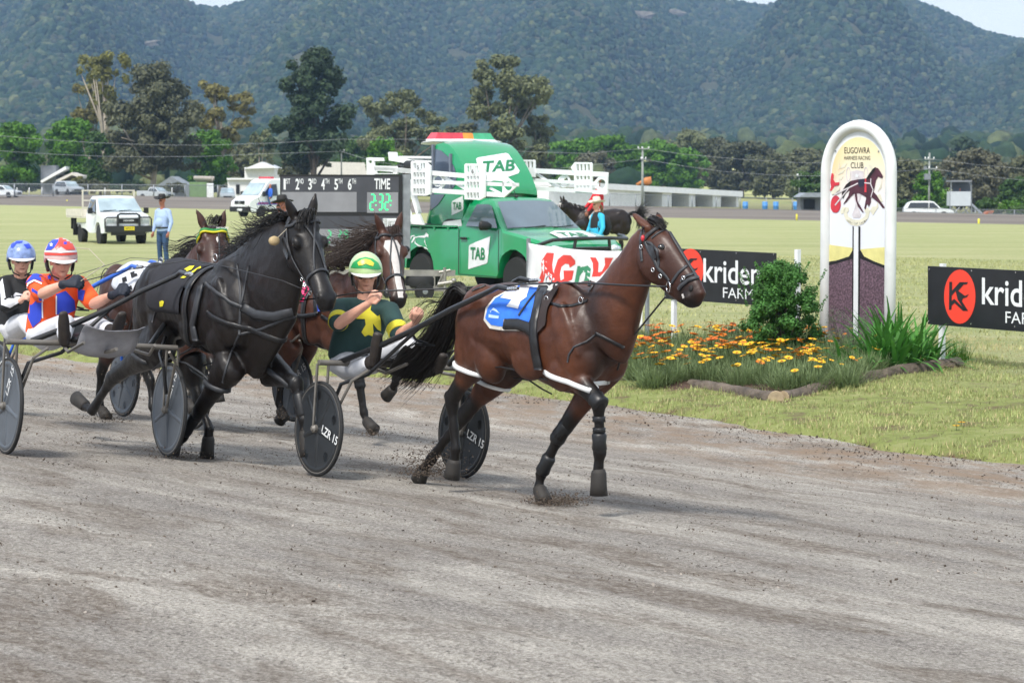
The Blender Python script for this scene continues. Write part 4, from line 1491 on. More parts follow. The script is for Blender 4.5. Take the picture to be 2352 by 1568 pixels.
def horse_black():
	h = Horse('near-black racehorse with flowing mane, wearing a dark cloth with yellow print', (484, 17.7), 38, BLACK, (-.86, .74), 1.0, voxel=.0135)
	h.body()
	h.neck([((498, 612), (600, 862), .15), ((532, 598), (648, 790), .125), ((572, 560), (680, 730), .115), ((615, 522), (684, 675), .095), ((655, 500), (690, 630), .08)])
	h.head_local(h.at(692, 506, 0), 34, 54, 1.17, earang=(34, 8))
	h.leg('F', [(520, 850, -.15), (462, 938, -.15), (418, 1003, -.14), (402, 1022, -.14), (388, 1062, -.14)], 1.2, boots=[(.85, 1.1, .06, 1.05), (1.2, 1.9, .05, 1.1)])
	h.leg('F', [(628, 850, .15), (680, 880, .15), (698, 965, .15), (701, 992, .15), (703, 1048, .15)], 1.15, boots=[(.78, 1.08, .062, 1.1), (1.25, 1.95, .052, 1.1)])
	h.leg('H', [(350, 800, -.16), (258, 868, -.15), (212, 942, -.14), (196, 933, -.14), (174, 920, -.14)], 1.12)
	h.leg('H', [(440, 850, .05), (455, 915, .04), (480, 985, .03), (478, 1005, .03), (472, 1048, .03)], 1.05)
	h.finish()
	h.faces()
	F = harness_basic(h, .57)
	m = MB()
	h.bridle(m)
	h.hstrap(m, [(.06, -.3, 1), (.16, -.05, 1), (.22, .1, 1), (.37, .5, 1)], .008)
	h.hstrap(m, [(.06, .35, 1), (.16, .05, 1), (.22, -.1, 1), (.37, -.6, 1)], .008)
	h.part('bridle', m, LEATHERG)
	for s_ in (-1, 1):
		m = MB()
		pts = [h.surf(x, s_, z, .012)[0] for x, z in ((.08, -.1), (.2, -.12), (.21, -.55), (.12, -.6), (.08, -.35))]
		o3 = h.hl * s_ * .02
		m.add(pts + [p + o3 for p in pts], [(0, 1, 2, 3, 4), (9, 8, 7, 6, 5)] + [(i, (i + 1) % 5, 5 + (i + 1) % 5, 5 + i) for i in range(5)])
		h.part('blinker', m, LEATHERG)
	for (x, z) in ((.40, -.75), (.45, -.9), (.36, -.55)):
		m = MB(); torus(m, h.surf(x, -1, z, .018)[0], h.hl, .02 if x > .42 else .013, .003, 14, 5); h.part('bit_ring', m, CHROME)
	m = MB(); c = atY(630, 553, h.hp.y - .1); m.lathe([(.012, -.035), (.03, -.03), (.034, 0), (.028, .03), (.012, .036)], c, V((.55, -.83, .05)), 16)
	h.part('ear_plug', m, mat('cork_wood', 'a8946f', .8, .2, 20))
	m = MB(); m.tube([c, h.surf(.04, -1, .2)[0]], .003, 5); h.part('plug_string', m, mat('string', 'b5ab98', .8))
	NAVY = mat('charcoal_cloth', '24252b', .85, .15, 9, .004, 9)
	bv = cloth(h, .25, .57, 1.75, NAVY)
	m = MB()
	for q in ([(424, 621), (436, 614), (448, 613), (441, 622), (430, 626)], [(441, 627), (453, 619), (462, 614), (464, 622), (473, 625), (460, 633), (448, 631)], [(417, 640), (428, 632), (437, 634), (425, 641)]):
		decal(m, bv, q, .012, 4)
	decal(m, bv, [(369, 693), (376, 690), (380, 693), (377, 703), (370, 704)], .012, 3)
	h.part('number', m, mat('yellow_print', 'd9cf2a', .7, .08, 9))
	m = MB()
	strap(m, h.bvh, [(466, 655), (455, 700), (446, 745), (452, 780)], .03, .006, .02)
	strap(m, h.bvh, [(474, 652), (500, 672), (530, 694), (556, 705)], .014, .005, .01)
	strap(m, h.bvh, [(544, 606), (552, 660), (552, 706), (550, 768)], .010)
	strap(m, h.bvh, [(572, 610), (562, 660), (552, 706)], .010)
	strap(m, h.bvh, [(556, 704), (590, 722), (630, 727), (672, 716)], .034, .006, .012)
	strap(m, h.bvh, [(550, 768), (600, 756), (650, 735), (694, 724)], .011)
	strap(m, h.bvh, [(550, 768), (532, 806), (518, 850), (512, 878)], .009)
	strap(m, h.bvh, [(350, 740), (362, 700), (380, 660), (410, 625)], .008)
	h.part('harness_strap', m, LEATHERG)
	m = MB()
	for c, l, ax in (((492, 878), -.15, .3), ((640, 850), .15, .5), ((330, 812), -.15, .3)):
		p = h.at(*c, l); ring(m, h.bvh, p, V((0, 0, 1)) + h.t * ax, .02, .012, .012, 26, maxr=.24, ref=h.t)
	h.part('hopple', m, LEATHERG)
	m = MB()
	for pts in ([(352, 850, -.2), (372, 830, -.22), (392, 822, -.22), (430, 835, -.22), (470, 862, -.22), (486, 880, -.2)], [(400, 822, -.2), (440, 800, -.23), (452, 775, -.25)], [(380, 850, 0), (430, 850, .05), (500, 830, .1), (560, 820, .2)], [(430, 835, -.2), (440, 850, -.2), (480, 880, -.1)]):
		m.tube([h.at(*p) for p in pts], .011, 6, flat=.6)
	h.part('hopple_strap', m, LEATHERG)
	m = MB()
	for i in range(11):
		t_ = i / 10
		p = h.at(545 + 120 * t_, 588 - 100 * t_, 0) + V((0, 0, -.01))
		e = h.at(536 + 92 * t_ + (8 if i % 2 else -6), 590 - 66 * t_ + 4 * (i % 3), .12)
		md_ = (p + e) / 2 + V((0, 0, .03))
		g = [[p, md_, e, e + V((-.05 - .05 * t_, .05, -.03 + .03 * math.cos(i * 2)))], [p + h.t * .04, md_ + V((.02, .06, .01)), e + V((0, .06, .05)), e + V((-.04 - .05 * t_, .1, .02))]]
		hair(m, g, 120, .022, 20 + i, .003, .035, 4)
	for i in range(6):
		p = h.at(592 + 12 * i, 556 - 12 * i, 0)
		g = [[p, p + V((-.05, .03, .04)), p + V((-.11, .08, .03 - .012 * i)), p + V((-.17, .1, .03))], [p + V((0, 0, .03)), p + V((-.04, .03, .02)), p + V((-.10, .08, -.02)), p + V((-.14, .1, -.03))]]
		hair(m, g, 22, .025, 50 + i, .0028, .05, 4)
	g = [[h.hq(-.02, y, .05), h.hq(.0, y, .10), h.hq(.05, y - .03, .085), h.hq(.09, y - .05, .075)] for y in (-.04, .04)]
	hair(m, g, 60, .01, 9, .004, .01, 4)
	h.part('mane', m, HAIRB)
	u = h.loc(-.86, 0, 1.28)
	m = MB()
	g = [[u + h.t * .06, u - h.t * .05 + V((0, 0, .05)), u - h.t * .16 - V((0, 0, .12)), u - h.t * .22 - V((0, 0, .45)), u - h.t * .35 - V((0, 0, .7))], [u + h.t * .06 + h.n * .05, u - h.t * .04 + h.n * .1, u - h.t * .12 + h.n * .1 - V((0, 0, .15)), u - h.t * .2 + h.n * .1 - V((0, 0, .5)), u - h.t * .3 + h.n * .1 - V((0, 0, .75))]]
	hair(m, g, 260, .03, 5, .006, .03)
	h.part('tail', m, HAIRB)
	return h
H2 = horse_black()
def horse_band():
	h = Horse('dark bay racehorse with a green and yellow browband, half hidden behind the black horse', (368, 21.2), 38, DBAY, (-.80, .66), .985, voxel=.016)
	h.body()
	po = atY(489, 532, 20.1)
	nb = h.loc(.5, 0, 1.2); e = po - V((0, 0, .1))
	L_ = h.n
	h.mb.loft([(nb, .15, .3), (nb * .7 + e * .3, .12, .22), (nb * .4 + e * .6 + V((0, 0, .02)), .1, .16), (e + V((0, .08, .0)), .085, .12)], L_, 20)
	h.head_local(po, 10, 47, 1.24, earang=(24, 12))
	h.leg('F', [(430, 790, -.14), (412, 850, -.14), (420, 905, -.13), (430, 925, -.13), (446, 950, -.13)], 1.0)
	h.leg('F', [(470, 800, .14), (492, 850, .14), (500, 890, .14), (500, 900, .14), (500, 922, .14)], 1.0)
	h.leg('H', [(252, 790, -.15), (232, 855, -.15), (228, 925, -.14), (234, 942, -.14), (244, 964, -.14)], 1.05)
	h.leg('H', [(316, 800, .12), (345, 875, .12), (350, 935, .1), (356, 950, .1), (364, 968, .1)], 1.0)
	h.finish()
	h.faces()
	harness_basic(h)
	m = MB()
	h.bridle(m)
	h.hstrap(m, [(.0, .25, 1), (.15, .3, 1), (.37, .35, 1)], .006)
	h.part('bridle', m, LEATHERG)
	m = MB(); h.hstrap(m, [(.36, -1, -.3), (.37, -1, .4), (.36, -.2, 1), (.36, .3, 1), (.37, 1, .4)], .035, .03, .02, 6)
	h.part('shadow_roll', m, mat('dark_fleece', '2f3032', .9, .2, 40))
	m = MB(); h.hstrap(m, [(.035, -1, -.1), (.05, -.8, .7), (.06, 0, 1), (.05, .8, .7), (.035, 1, -.1)], .021, .007, .016, 7)
	h.part('browband_edge', m, mat('yellow_band', 'd8cf2c', .5, .05, 9))
	m = MB(); h.hstrap(m, [(.030, -1, -.0), (.045, -.8, .7), (.055, 0, 1), (.045, .8, .7), (.030, 1, -.0)], .014, .007, .021, 7)
	h.part('browband', m, mat('green_band', '2c7f3f', .5, .05, 9))
	bb = bvh_of(bpy.data.objects[h.root.children[-1].name].data) if h.root.children else None
	m = MB()
	pc = h.surf(.052, .42, 1, .030)[0]
	m.text('DAY RACING', pc, h.hl, h.hu * .7 - h.hf * .7, .020, sx=.85, bold=.02, lift=.005)
	h.part('lettering', m, mat('white_print2', 'e8e8e8', .6, .02, 9))
	m = MB()
	q = [h.surf(x, y, 1, .004)[0] for x, y in ((.10, .22), (.12, .32), (.135, .26), (.155, .2), (.13, .12), (.11, .14))]
	m.add(q, [(0, 1, 2, 3, 4, 5)]); h.part('star_marking', m, MC['white_hair'])
	m = MB()
	for i in range(7):
		t_ = i / 6
		p = po * (1 - t_) + h.loc(.35, 0, 1.5) * t_ + V((0, .05, .02))
		w_ = -.10 if i != 2 else -.34
		g = [[p, p + V((w_ * .3, .05, .02)), p + V((w_ * .7, .08, -.04)), p + V((w_, .08, -.05))], [p + V((0, 0, -.05)), p + V((w_ * .3, .03, -.07)), p + V((w_ * .6, .05, -.12)), p + V((w_, .05, -.08))]]
		hair(m, g, 40 if i != 2 else 24, .012, 70 + i, .0035, .02, 4)
	g = [[h.hq(-.02, y, .05), h.hq(-.03, y, .11), h.hq(.0, y - .02, .10), h.hq(.03, y - .05, .08)] for y in (-.03, .05)]
	hair(m, g, 45, .014, 9, .003, .012, 4)
	h.part('mane', m, HAIRB)
	m = MB()
	u = h.loc(-.8, 0, 1.3)
	g = [[u + h.t * .04, u - h.t * .1 + V((0, 0, .04)), u - h.t * .2 - V((0, 0, .15)), u - h.t * .25 - V((0, 0, .6))], [u + h.t * .04 + h.n * .06, u - h.t * .08 + h.n * .1, u - h.t * .16 + h.n * .1 - V((0, 0, .2)), u - h.t * .2 + h.n * .1 - V((0, 0, .6))]]
	hair(m, g, 160, .03, 5, .006, .03)
	h.part('tail', m, HAIRB)
	WC = mat('white_check_cloth', 'c9ccd2', .8, .08, 9, .004, 9)
	bv = cloth(h, .28, .56, 1.25, WC)
	m = MB()
	for q in ([(300, 628), (312, 624), (318, 634), (304, 640)], [(318, 640), (328, 640), (330, 655), (320, 660)], [(296, 660), (304, 656), (308, 672), (298, 676)], [(330, 622), (340, 622), (338, 632), (330, 634)], [(282, 640), (292, 636), (294, 646), (284, 650)], [(288, 676), (296, 680), (292, 690), (284, 686)], [(306, 612), (318, 610), (322, 618), (308, 620)]):
		decal(m, bv, q, .012, 4)
	h.part('number', m, mat('black_print', '17171a', .8, .05, 9))
	m = MB(); c = atY(225, 580, 20.4); c = atY(404, 580, 20.6) if False else c
	return h
H3 = horse_band()
def horse_blaze():
	h = Horse('bay racehorse with a broad white blaze and pink number cloth behind the lead driver', (748, 21.3), 38, dict(DBAY, body=(.085, .034, .02), head=(.085, .036, .022)), (-.80, .66), .985, voxel=.016)
	h.body()
	po = atY(893, 536, 19.9)
	nb = h.loc(.5, 0, 1.2); e = po - V((0, 0, .1))
	h.mb.loft([(nb, .15, .3), (nb * .7 + e * .3, .12, .22), (nb * .4 + e * .6 + V((0, 0, .02)), .1, .16), (e + V((-.02, .08, .0)), .088, .12)], h.n, 20)
	h.head_local(po, 17, 56, 1.13, earang=(26, 14))
	h.leg('F', [(808, 800, -.14), (826, 880, -.14), (836, 950, -.13), (842, 968, -.13), (858, 992, -.13)], 1.05, boots=[(.75, 1.15, .056, 1.0)])
	h.leg('F', [(850, 800, .14), (918, 828, .14), (908, 880, .14), (902, 892, .14), (885, 905, .14)], 1.0, boots=[(1.5, 1.9, .045, 1.)])
	h.leg('H', [(660, 800, -.15), (646, 865, -.15), (640, 925, -.14), (644, 942, -.14), (650, 966, -.14)], 1.05)
	h.leg('H', [(700, 800, .12), (690, 870, .12), (665, 930, .1), (655, 945, .1), (640, 962, .1)], 1.0)
	h.finish()
	h.faces()
	harness_basic(h)
	m = MB(); h.bridle(m)
	h.hstrap(m, [(.06, 0, 1), (.2, -.25, 1), (.375, -.6, 1)], .007); h.hstrap(m, [(.06, 0, 1), (.2, .25, 1), (.375, .6, 1)], .007)
	h.part('bridle', m, LEATHERG)
	m = MB()
	P_ = [(.10, -.5, .3), (.14, -.75, .6), (.20, -.4, .45), (.27, -.28, .35), (.35, -.22, .38), (.43, -.25, .45), (.50, -.2, .5), (.56, -.2, .45)]
	vs, fs = [], []
	for x, a, b in P_:
		for j in range(6): vs.append(h.surf(x, a + (b - a) * j / 5, 1, .0035)[0])
	for i in range(len(P_) - 1):
		for j in range(5): a = i * 6 + j; fs.append((a, a + 1, a + 7, a + 6))
	m.add(vs, fs); h.part('blaze', m, MC['white_hair'])
	for s_ in (-1, 1):
		m = MB(); torus(m, h.surf(.44, s_, -.6, .018)[0], h.hl, .018, .003, 14, 5); h.part('bit_ring', m, CHROME)
	m = MB(); m.ell(h.surf(.1, 1, -.1, .03)[0], (.035, .03, .03)); h.part('ear_plug', m, LEATHER)
	PK = mat('pink_cloth', 'dc2f6e', .8, .12, 9, .004, 9)
	bv = cloth(h, .30, .60, 1.25, PK)
	m = MB(); decal(m, bv, [(678, 665), (700, 660), (717, 664), (716, 676), (708, 684), (702, 690), (690, 690), (682, 680)], .012, 4); h.part('number_ground', m, MC['black_print'])
	m = MB(); decal(m, bv, [(696, 664), (705, 663), (704, 668), (701, 674), (706, 677), (698, 679), (695, 672)], .018, 3); h.part('number', m, mat('pink_print', 'e0487c', .7, .05, 9))
	m = MB(); decal(m, bv, [(668, 655), (720, 648), (726, 656), (672, 664)], .014, 4); h.part('cloth_edge', m, MC['white_cloth'])
	m = MB(); strap(m, h.bvh, [(728, 655), (728, 690), (730, 720)], .03, .006, .02); strap(m, h.bvh, [(672, 722), (700, 726), (730, 722)], .02, .006, .02)
	h.part('girth_strap', m, LEATHER)
	m = MB(); strap(m, h.bvh, [(731, 660), (735, 690), (738, 715)], .012, .006, .03); h.part('blue_strap', m, mat('blue_webbing', '2743a8', .6, .1, 20))
	m = MB()
	for i in range(9):
		t_ = i / 8
		p = po * (1 - t_) + h.loc(.3, 0, 1.52) * t_ + V((0, .06, .02))
		g = [[p, p + V((-.1, .05, .06)), p + V((-.22, .08, .01)), p + V((-.34, .08, .01 - .05 * math.sin(i)))], [p + V((0, 0, -.05)), p + V((-.09, .03, -.03)), p + V((-.22, .05, -.06)), p + V((-.36, .05, -.05))]]
		hair(m, g, 60, .022, 90 + i, .0028, .045, 4)
	g = [[h.hq(-.02, y, .05), h.hq(.0, y, .09), h.hq(.05, y, .08), h.hq(.08, y + .01, .075)] for y in (-.03, .05)]
	hair(m, g, 30, .012, 9, .003, .012, 4)
	h.part('mane', m, HAIRBR)
	m = MB()
	u = h.loc(-.8, 0, 1.3)
	g = [[u + h.t * .04, u - h.t * .1 + V((0, 0, .04)), u - h.t * .2 - V((0, 0, .15)), u - h.t * .25 - V((0, 0, .6))], [u + h.t * .04 + h.n * .06, u - h.t * .08 + h.n * .1, u - h.t * .16 + h.n * .1 - V((0, 0, .2)), u - h.t * .2 + h.n * .1 - V((0, 0, .6))]]
	hair(m, g, 160, .03, 5, .006, .03)
	h.part('tail', m, HAIRB)
	return h
H4 = horse_blaze()
# ================================================================== sulkies
TYRE = mat('rubber_tyre', '202122', .75, .2, 25, .0006, 150)
DISCM = mat('grey_wheel_disc', '50565d', .45, .25, 5)
DISCD = mat('dark_wheel_disc', '25282b', .42, .25, 5)
ALU = mat('dusty_aluminium', '77736d', .5, .2, 12, metal=.35)
BLKP = mat('black_powdercoat', '1e1f21', .3, .2, 12)
BLUP = mat('blue_powdercoat', '2e62c4', .35, .1, 12)
MUDG = mat('grey_mud_sheet', '92939a', .55, .35, 5, .004, 14)
MUDB = mat('black_mud_sheet', '2b2b2b', .5, .35, 5, .004, 14)
LZR = mat('white_vinyl', 'd4d6d6', .6, .05, 9)
def sulky(label, cnp, cfp, tipn, tipf, r=.335, col=None, disc=None, group='sulkies in the race', holes=True, sheet=None, both=True, rot=.3, beam=.80, txt=True, yaw=33):
	cn = at(*cnp)
	cf = atY(cfp[0], cfp[1], cn.y + 1.24 * math.sin(math.radians(yaw)))
	a = (cf - cn); W = a.length; a.normalize()
	up = V((0, 0, 1)); fwd = a.cross(up).normalized(); up = fwd.cross(a) * -1
	if up.z < 0: up = -up
	O = (cn + cf) / 2
	t = thing('racing_sulky', label, 'sulky', O, group=group)
	L_ = lambda f, x, z: O + fwd * f + a * x + up * z
	for s_ in (-1, 1):
		c = L_(0, s_ * W / 2, r)
		out = a * s_
		w_ = thing('wheel', None, None, c); w_.parent = t; w_.matrix_parent_inverse = Matrix.Translation(O).inverted()
		def wb(name, m, mt, sm_=True, auto=None):
			me_o = m.build(name, mt, None, sm_, auto=auto)
			me_o.parent = w_; me_o.matrix_parent_inverse = Matrix.Translation(c).inverted()
			return me_o
		m = MB(); torus(m, c, a, r - .013, .015, 40, 8); wb('tyre', m, TYRE)
		m = MB(); m.lathe([(r - .026, -.012), (r - .016, -.012), (r - .016, .012), (r - .026, .012)], c, a, 40, closed=True); wb('rim', m, ALU, auto=30)
		X = fwd; Y = up
		hl = []
		if holes:
			for k in range(5):
				an = rot + 2 * PI * (k + .5) / 5
				hx, hy = math.cos(an) * r * .70, math.sin(an) * r * .70
				hl.append([(hx + .030 * math.cos(2 * PI * j / 10), hy + .036 * math.sin(2 * PI * j / 10)) for j in range(10)])
		for q in (-1, 1):
			m = MB()
			outl = [((r - .024) * math.cos(2 * PI * j / 40), (r - .024) * math.sin(2 * PI * j / 40)) for j in range(40)]
			m.prism(outl, c + a * q * .008, X, Y, .003, holes=hl)
			for k in range(5):
				an = rot + 2 * PI * k / 5
				d = X * math.cos(an) + Y * math.sin(an)
				e = -X * math.sin(an) + Y * math.cos(an)
				o_ = a * q
				P_ = []
				for (rr, hw, hh) in ((.02, .028, .024), (r * .45, .02, .018), (r * .86, .026, .012)):
					P_ += [c + o_ * .008 + d * rr - e * hw, c + o_ * hh + d * rr - e * hw * .5, c + o_ * hh + d * rr + e * hw * .5, c + o_ * .008 + d * rr + e * hw]
				f_ = []
				for i in range(2):
					for j in range(3): b = i * 4 + j; f_.append((b, b + 1, b + 5, b + 4))
				m.add(P_, f_ + [(8, 9, 10, 11)])
			m.lathe([(r * .80, .009 * q), (r * .84, .016 * q), (r * .9, .016 * q), (r * .925, .009 * q)], c, a, 40)
			wb('disc', m, disc or DISCM, auto=40)
		m = MB(); m.lathe([(.014, -.06), (.03, -.045), (.03, .045), (.014, .06)], c, a, 14); wb('hub', m, ALU, auto=40)
		if txt:
			m = MB()
			an = rot + 2 * PI * 0 / 5
			d = X * math.cos(an) + Y * math.sin(an)
			m.text('LZR 15', c - a * .017 + d * r * .58, d, d.cross(a), .085, sx=.95, bold=.02, lift=.004)
			wb('lettering', m, LZR, False)
	C_ = col or BLKP
	def P(name, m, mt, auto=50): return m.build(name, mt, t, True, True, auto=auto)
	B0 = .5 * W + .035
	m = MB(); m.tube([L_(0, -B0, beam), L_(.0, -W * .2, beam + .005), L_(0, W * .2, beam + .005), L_(0, B0, beam)], .021, 10); P('axle_beam', m, ALU)
	for s_ in (-1, 1):
		for q in (.045, -.045):
			x = s_ * (W / 2 + q)
			m = MB(); m.tube([L_(0, x, beam - .01), L_(0, x, r + .1), L_(0, x, r - .02)], [.015, .014, .012], 8, flat=.7); P('wheel_fork', m, ALU)
		m = MB(); m.tube([L_(.06, s_ * (W / 2 - .045), r + .02), L_(.28, s_ * (W / 2 - .08), r + .36), L_(.36, s_ * (W / 2 - .16), r + .44)], .011, 7); P('wheel_stay', m, ALU)
	tips = (tipn, tipf)
	for s_, tp in zip((-1, 1), tips):
		b = L_(-.04, s_ * (W * .5 - .16), beam + .01)
		tp = V(tp)
		k1 = tp - fwd * .20 - V((0, 0, .015))
		mm = b * .5 + k1 * .5 + V((0, 0, -.02))
		m = MB(); m.tube([b, b * .75 + k1 * .25 - V((0, 0, .018)), mm, b * .25 + k1 * .75 + V((0, 0, .0)), k1, k1 * .6 + tp * .4 + V((0, 0, .02)), tp], [.022, .021, .02, .019, .018, .018, .017], 10); P('shaft', m, C_)
		m = MB()
		d = (tp - k1).normalized()
		m.tube([tp - d * .03, tp + d * .11], .011, 8)
		for i in range(4): m.lathe([(.016, -.006), (.016, .006)], tp + d * (.005 + i * .024), d, 10)
		P('shaft_tip', m, CHROME)
		q0 = b * .45 + k1 * .55 - V((0, 0, .02))
		m = MB(); m.tube([q0, b * .8 + k1 * .2 - V((0, 0, .18)), L_(.10, s_ * (W / 2 - .1), beam - .14), L_(.05, s_ * (W / 2 - .05), r + .12)], .014, 8); P('shaft_brace', m, C_ if col is None else C_)
		st = b * .52 + k1 * .48
		m = MB(); m.tube([st, st - V((0, 0, .07)) + a * s_ * -.05, st - V((0, 0, .09)) + a * s_ * -.14], .010, 6)
		m.box(st - V((0, 0, .10)) - a * s_ * .12, (.11, .10, .015), Matrix((a, fwd, up)).transposed()); P('stirrup', m, BLKP)
	m = MB()
	m.loft([(L_(-.24, 0, beam + .12), .17, .025), (L_(-.2, 0, beam + .06), .2, .03), (L_(-.05, 0, beam + .03), .2, .035), (L_(.12, 0, beam + .04), .16, .03)], a, 16)
	P('seat', m, LEATHER)
	m = MB(); m.tube([L_(-.1, -.14, beam - .02), L_(.1, 0, beam - .05), L_(.4, 0, beam - .02), L_(.5, -.0, beam + .0)], .014, 7)
	m.tube([L_(-.12, -.2, beam), L_(.35, -.3, beam - .04), L_(.56, -.26, beam + .04)], .012, 7); m.tube([L_(-.12, .2, beam), L_(.35, .3, beam - .04), L_(.56, .26, beam + .04)], .012, 7)
	P('seat_frame', m, ALU)
	m = MB(); vs, fs = [], []
	for i in range(9):
		f = .20 + .26 * i / 8
		for j in range(9):
			x = -.22 + .44 * j / 8
			z = beam - .06 + .20 * sm(i / 8) - .02 * (1 - (x / .3) ** 2) + .01 * noise.noise(V((i * .7, j * .7, 3)))
			vs.append(L_(f, x, z + .03 * (abs(j - 4) / 4) ** 3))
	for i in range(8):
		for j in range(8): k = i * 9 + j; fs.append((k, k + 1, k + 10, k + 9))
	m.add(vs, fs); o = P('mud_sheet', m, sheet or MUDG)
	s = o.modifiers.new('solid', 'SOLIDIFY'); s.thickness = .004
	t['_L'] = 0
	del t['_L']
	return t, L_, (b, fwd, a)
S1, L1, _ = sulky('dark sulky with grey disc wheels pulled by the lead bay horse', (725, 1093), (1058, 1098), H1.at(1168, 664, -.33), H1.at(1218, 645, .30), .335, None, DISCD, sheet=MUDB, rot=-.30)
S2, L2, _ = sulky('dusty black sulky carrying the orange and blue driver, behind the near-black horse', (12, 1043), (383, 1048), H2.at(428, 630, -.35), H2.at(470, 618, .32), .345, None, DISCM, holes=False, rot=1.0, yaw=28)
S3, L3, _ = sulky('blue-shafted sulky half hidden behind the black horse', (-10, 950), (281, 956), H3.at(316, 614, -.33), H3.at(360, 604, .30), .33, BLUP, DISCM, rot=.6)
S4, L4, _ = sulky('sulky of the white-blazed horse, mostly hidden behind the black horse', (440, 985), (672, 968), H4.at(665, 655, -.33), H4.at(700, 640, .30), .33, None, DISCM, rot=.6)

# ================================================================== people
SKIN = mat('skin_fair', 'd9a48e', .5, .1, 14, .0006, 150, spec=.35)
GLASSB = mat('dark_sunglasses', '0b0b0c', .08, 0, 5, coat=.6)
def hand(mb, w_, d, side, k=1., curl=1.1, palm=None):
	"""w_ wrist, d pointing direction, side = thumb side; fingers curl round towards 'palm'"""
	d, side = V(d).normalized(), V(side)
	side = (side - d * side.dot(d)).normalized()
	pn = V(palm) if palm is not None else d.cross(side)
	pn = (pn - d * pn.dot(d)).normalized()
	side = (side - pn * side.dot(pn)).normalized()
	mb.loft([(w_, .026 * k, .019 * k), (w_ + d * .03 * k, .036 * k, .02 * k), (w_ + d * .075 * k, .041 * k, .018 * k), (w_ + d * .09 * k, .038 * k, .014 * k)], side, 10)
	for i, (o, ln) in enumerate(((.030, .072), (.010, .080), (-.011, .075), (-.031, .058))):
		p = w_ + d * (.088 - .006 * (i == 3)) * k + side * o * k
		pts = [p - d * .015 * k]
		ang = 0
		dd = d
		q = p
		pts.append(q)
		for sgm in (.45, .32, .23):
			ang += curl * .75
			dd = d * math.cos(ang) + pn * math.sin(ang)
			q = q + dd * ln * sgm * k
			pts.append(q)
		mb.tube(pts, [.010 * k, .0100 * k, .0092 * k, .0085 * k, .007 * k], 8)
	p = w_ + d * .03 * k + side * .032 * k
	mb.tube([p - side * .01 * k, p + (d * .6 + side * .7).normalized() * .03 * k, p + (d * .8 + side * .35).normalized() * .058 * k + pn * .012 * k, p + d * .07 * k + side * .015 * k + pn * .03 * k], [.013 * k, .012 * k, .0105 * k, .008 * k], 8)
def headshape(mb, c, F, U, k=1.):
	F = V(F).normalized(); U = V(U); U = (U - F * U.dot(F)).normalized(); S = F.cross(U)
	M = Matrix((S, F, U)).transposed()
	g = lambda x, y, z: c + (S * x + F * y + U * z) * k
	mb.ell(g(0, -.01, .035), (.075 * k, .092 * k, .09 * k), M, 20, 14)
	mb.ell(g(0, .018, -.035), (.060 * k, .070 * k, .078 * k), M, 18, 12)
	mb.ell(g(0, .062, -.088), (.026 * k, .022 * k, .020 * k), M, 12, 8)
	mb.ell(g(0, .076, -.056), (.026 * k, .014 * k, .010 * k), M, 12, 8)
	mb.loft([(g(0, .078, .018), .009 * k, .008 * k), (g(0, .093, -.008), .011 * k, .011 * k), (g(0, .102, -.026), .016 * k, .013 * k), (g(0, .088, -.035), .014 * k, .008 * k)], S, 8)
	mb.ell(g(0, .074, .028), (.045 * k, .014 * k, .010 * k), M, 12, 8)
	for s_ in (-1, 1):
		mb.ell(g(.074 * s_, -.005, -.005), (.010 * k, .018 * k, .030 * k), M, 10, 8)
		mb.ell(g(.040 * s_, .055, -.022), (.024 * k, .02 * k, .022 * k), M, 10, 8)
	return g, M, S, F, U
class Person:
	def __init__(h, label, pos, cat='person', group=None):
		h.root = thing('person', label, cat, pos, group=group)
		h.mb = MB()
	def part(h, name, m, mt, smooth=True, auto=None): return m.build(name, mt, h.root, smooth, True, auto=auto)
	def blobpart(h, name, m, mt, voxel=.01, it=3):
		me = blob(m, voxel, it); me.materials.append(mt)
		o = link(name, me, h.root, True); return o, bvh_of(me)
def limb(mb, pts, rad, flat=1., n=10):
	"""tapered limb with its bends rounded"""
	L_ = (pts[-1] - pts[0]).cross(V((0, 0, 1)))
	if L_.length < 1e-3: L_ = V((1, 0, 0))
	mb.loft([(p, r, r * flat) for p, r in zip(pts, rad)], L_, n)
def A3(p, q, t_): return p * (1 - t_) + q * t_
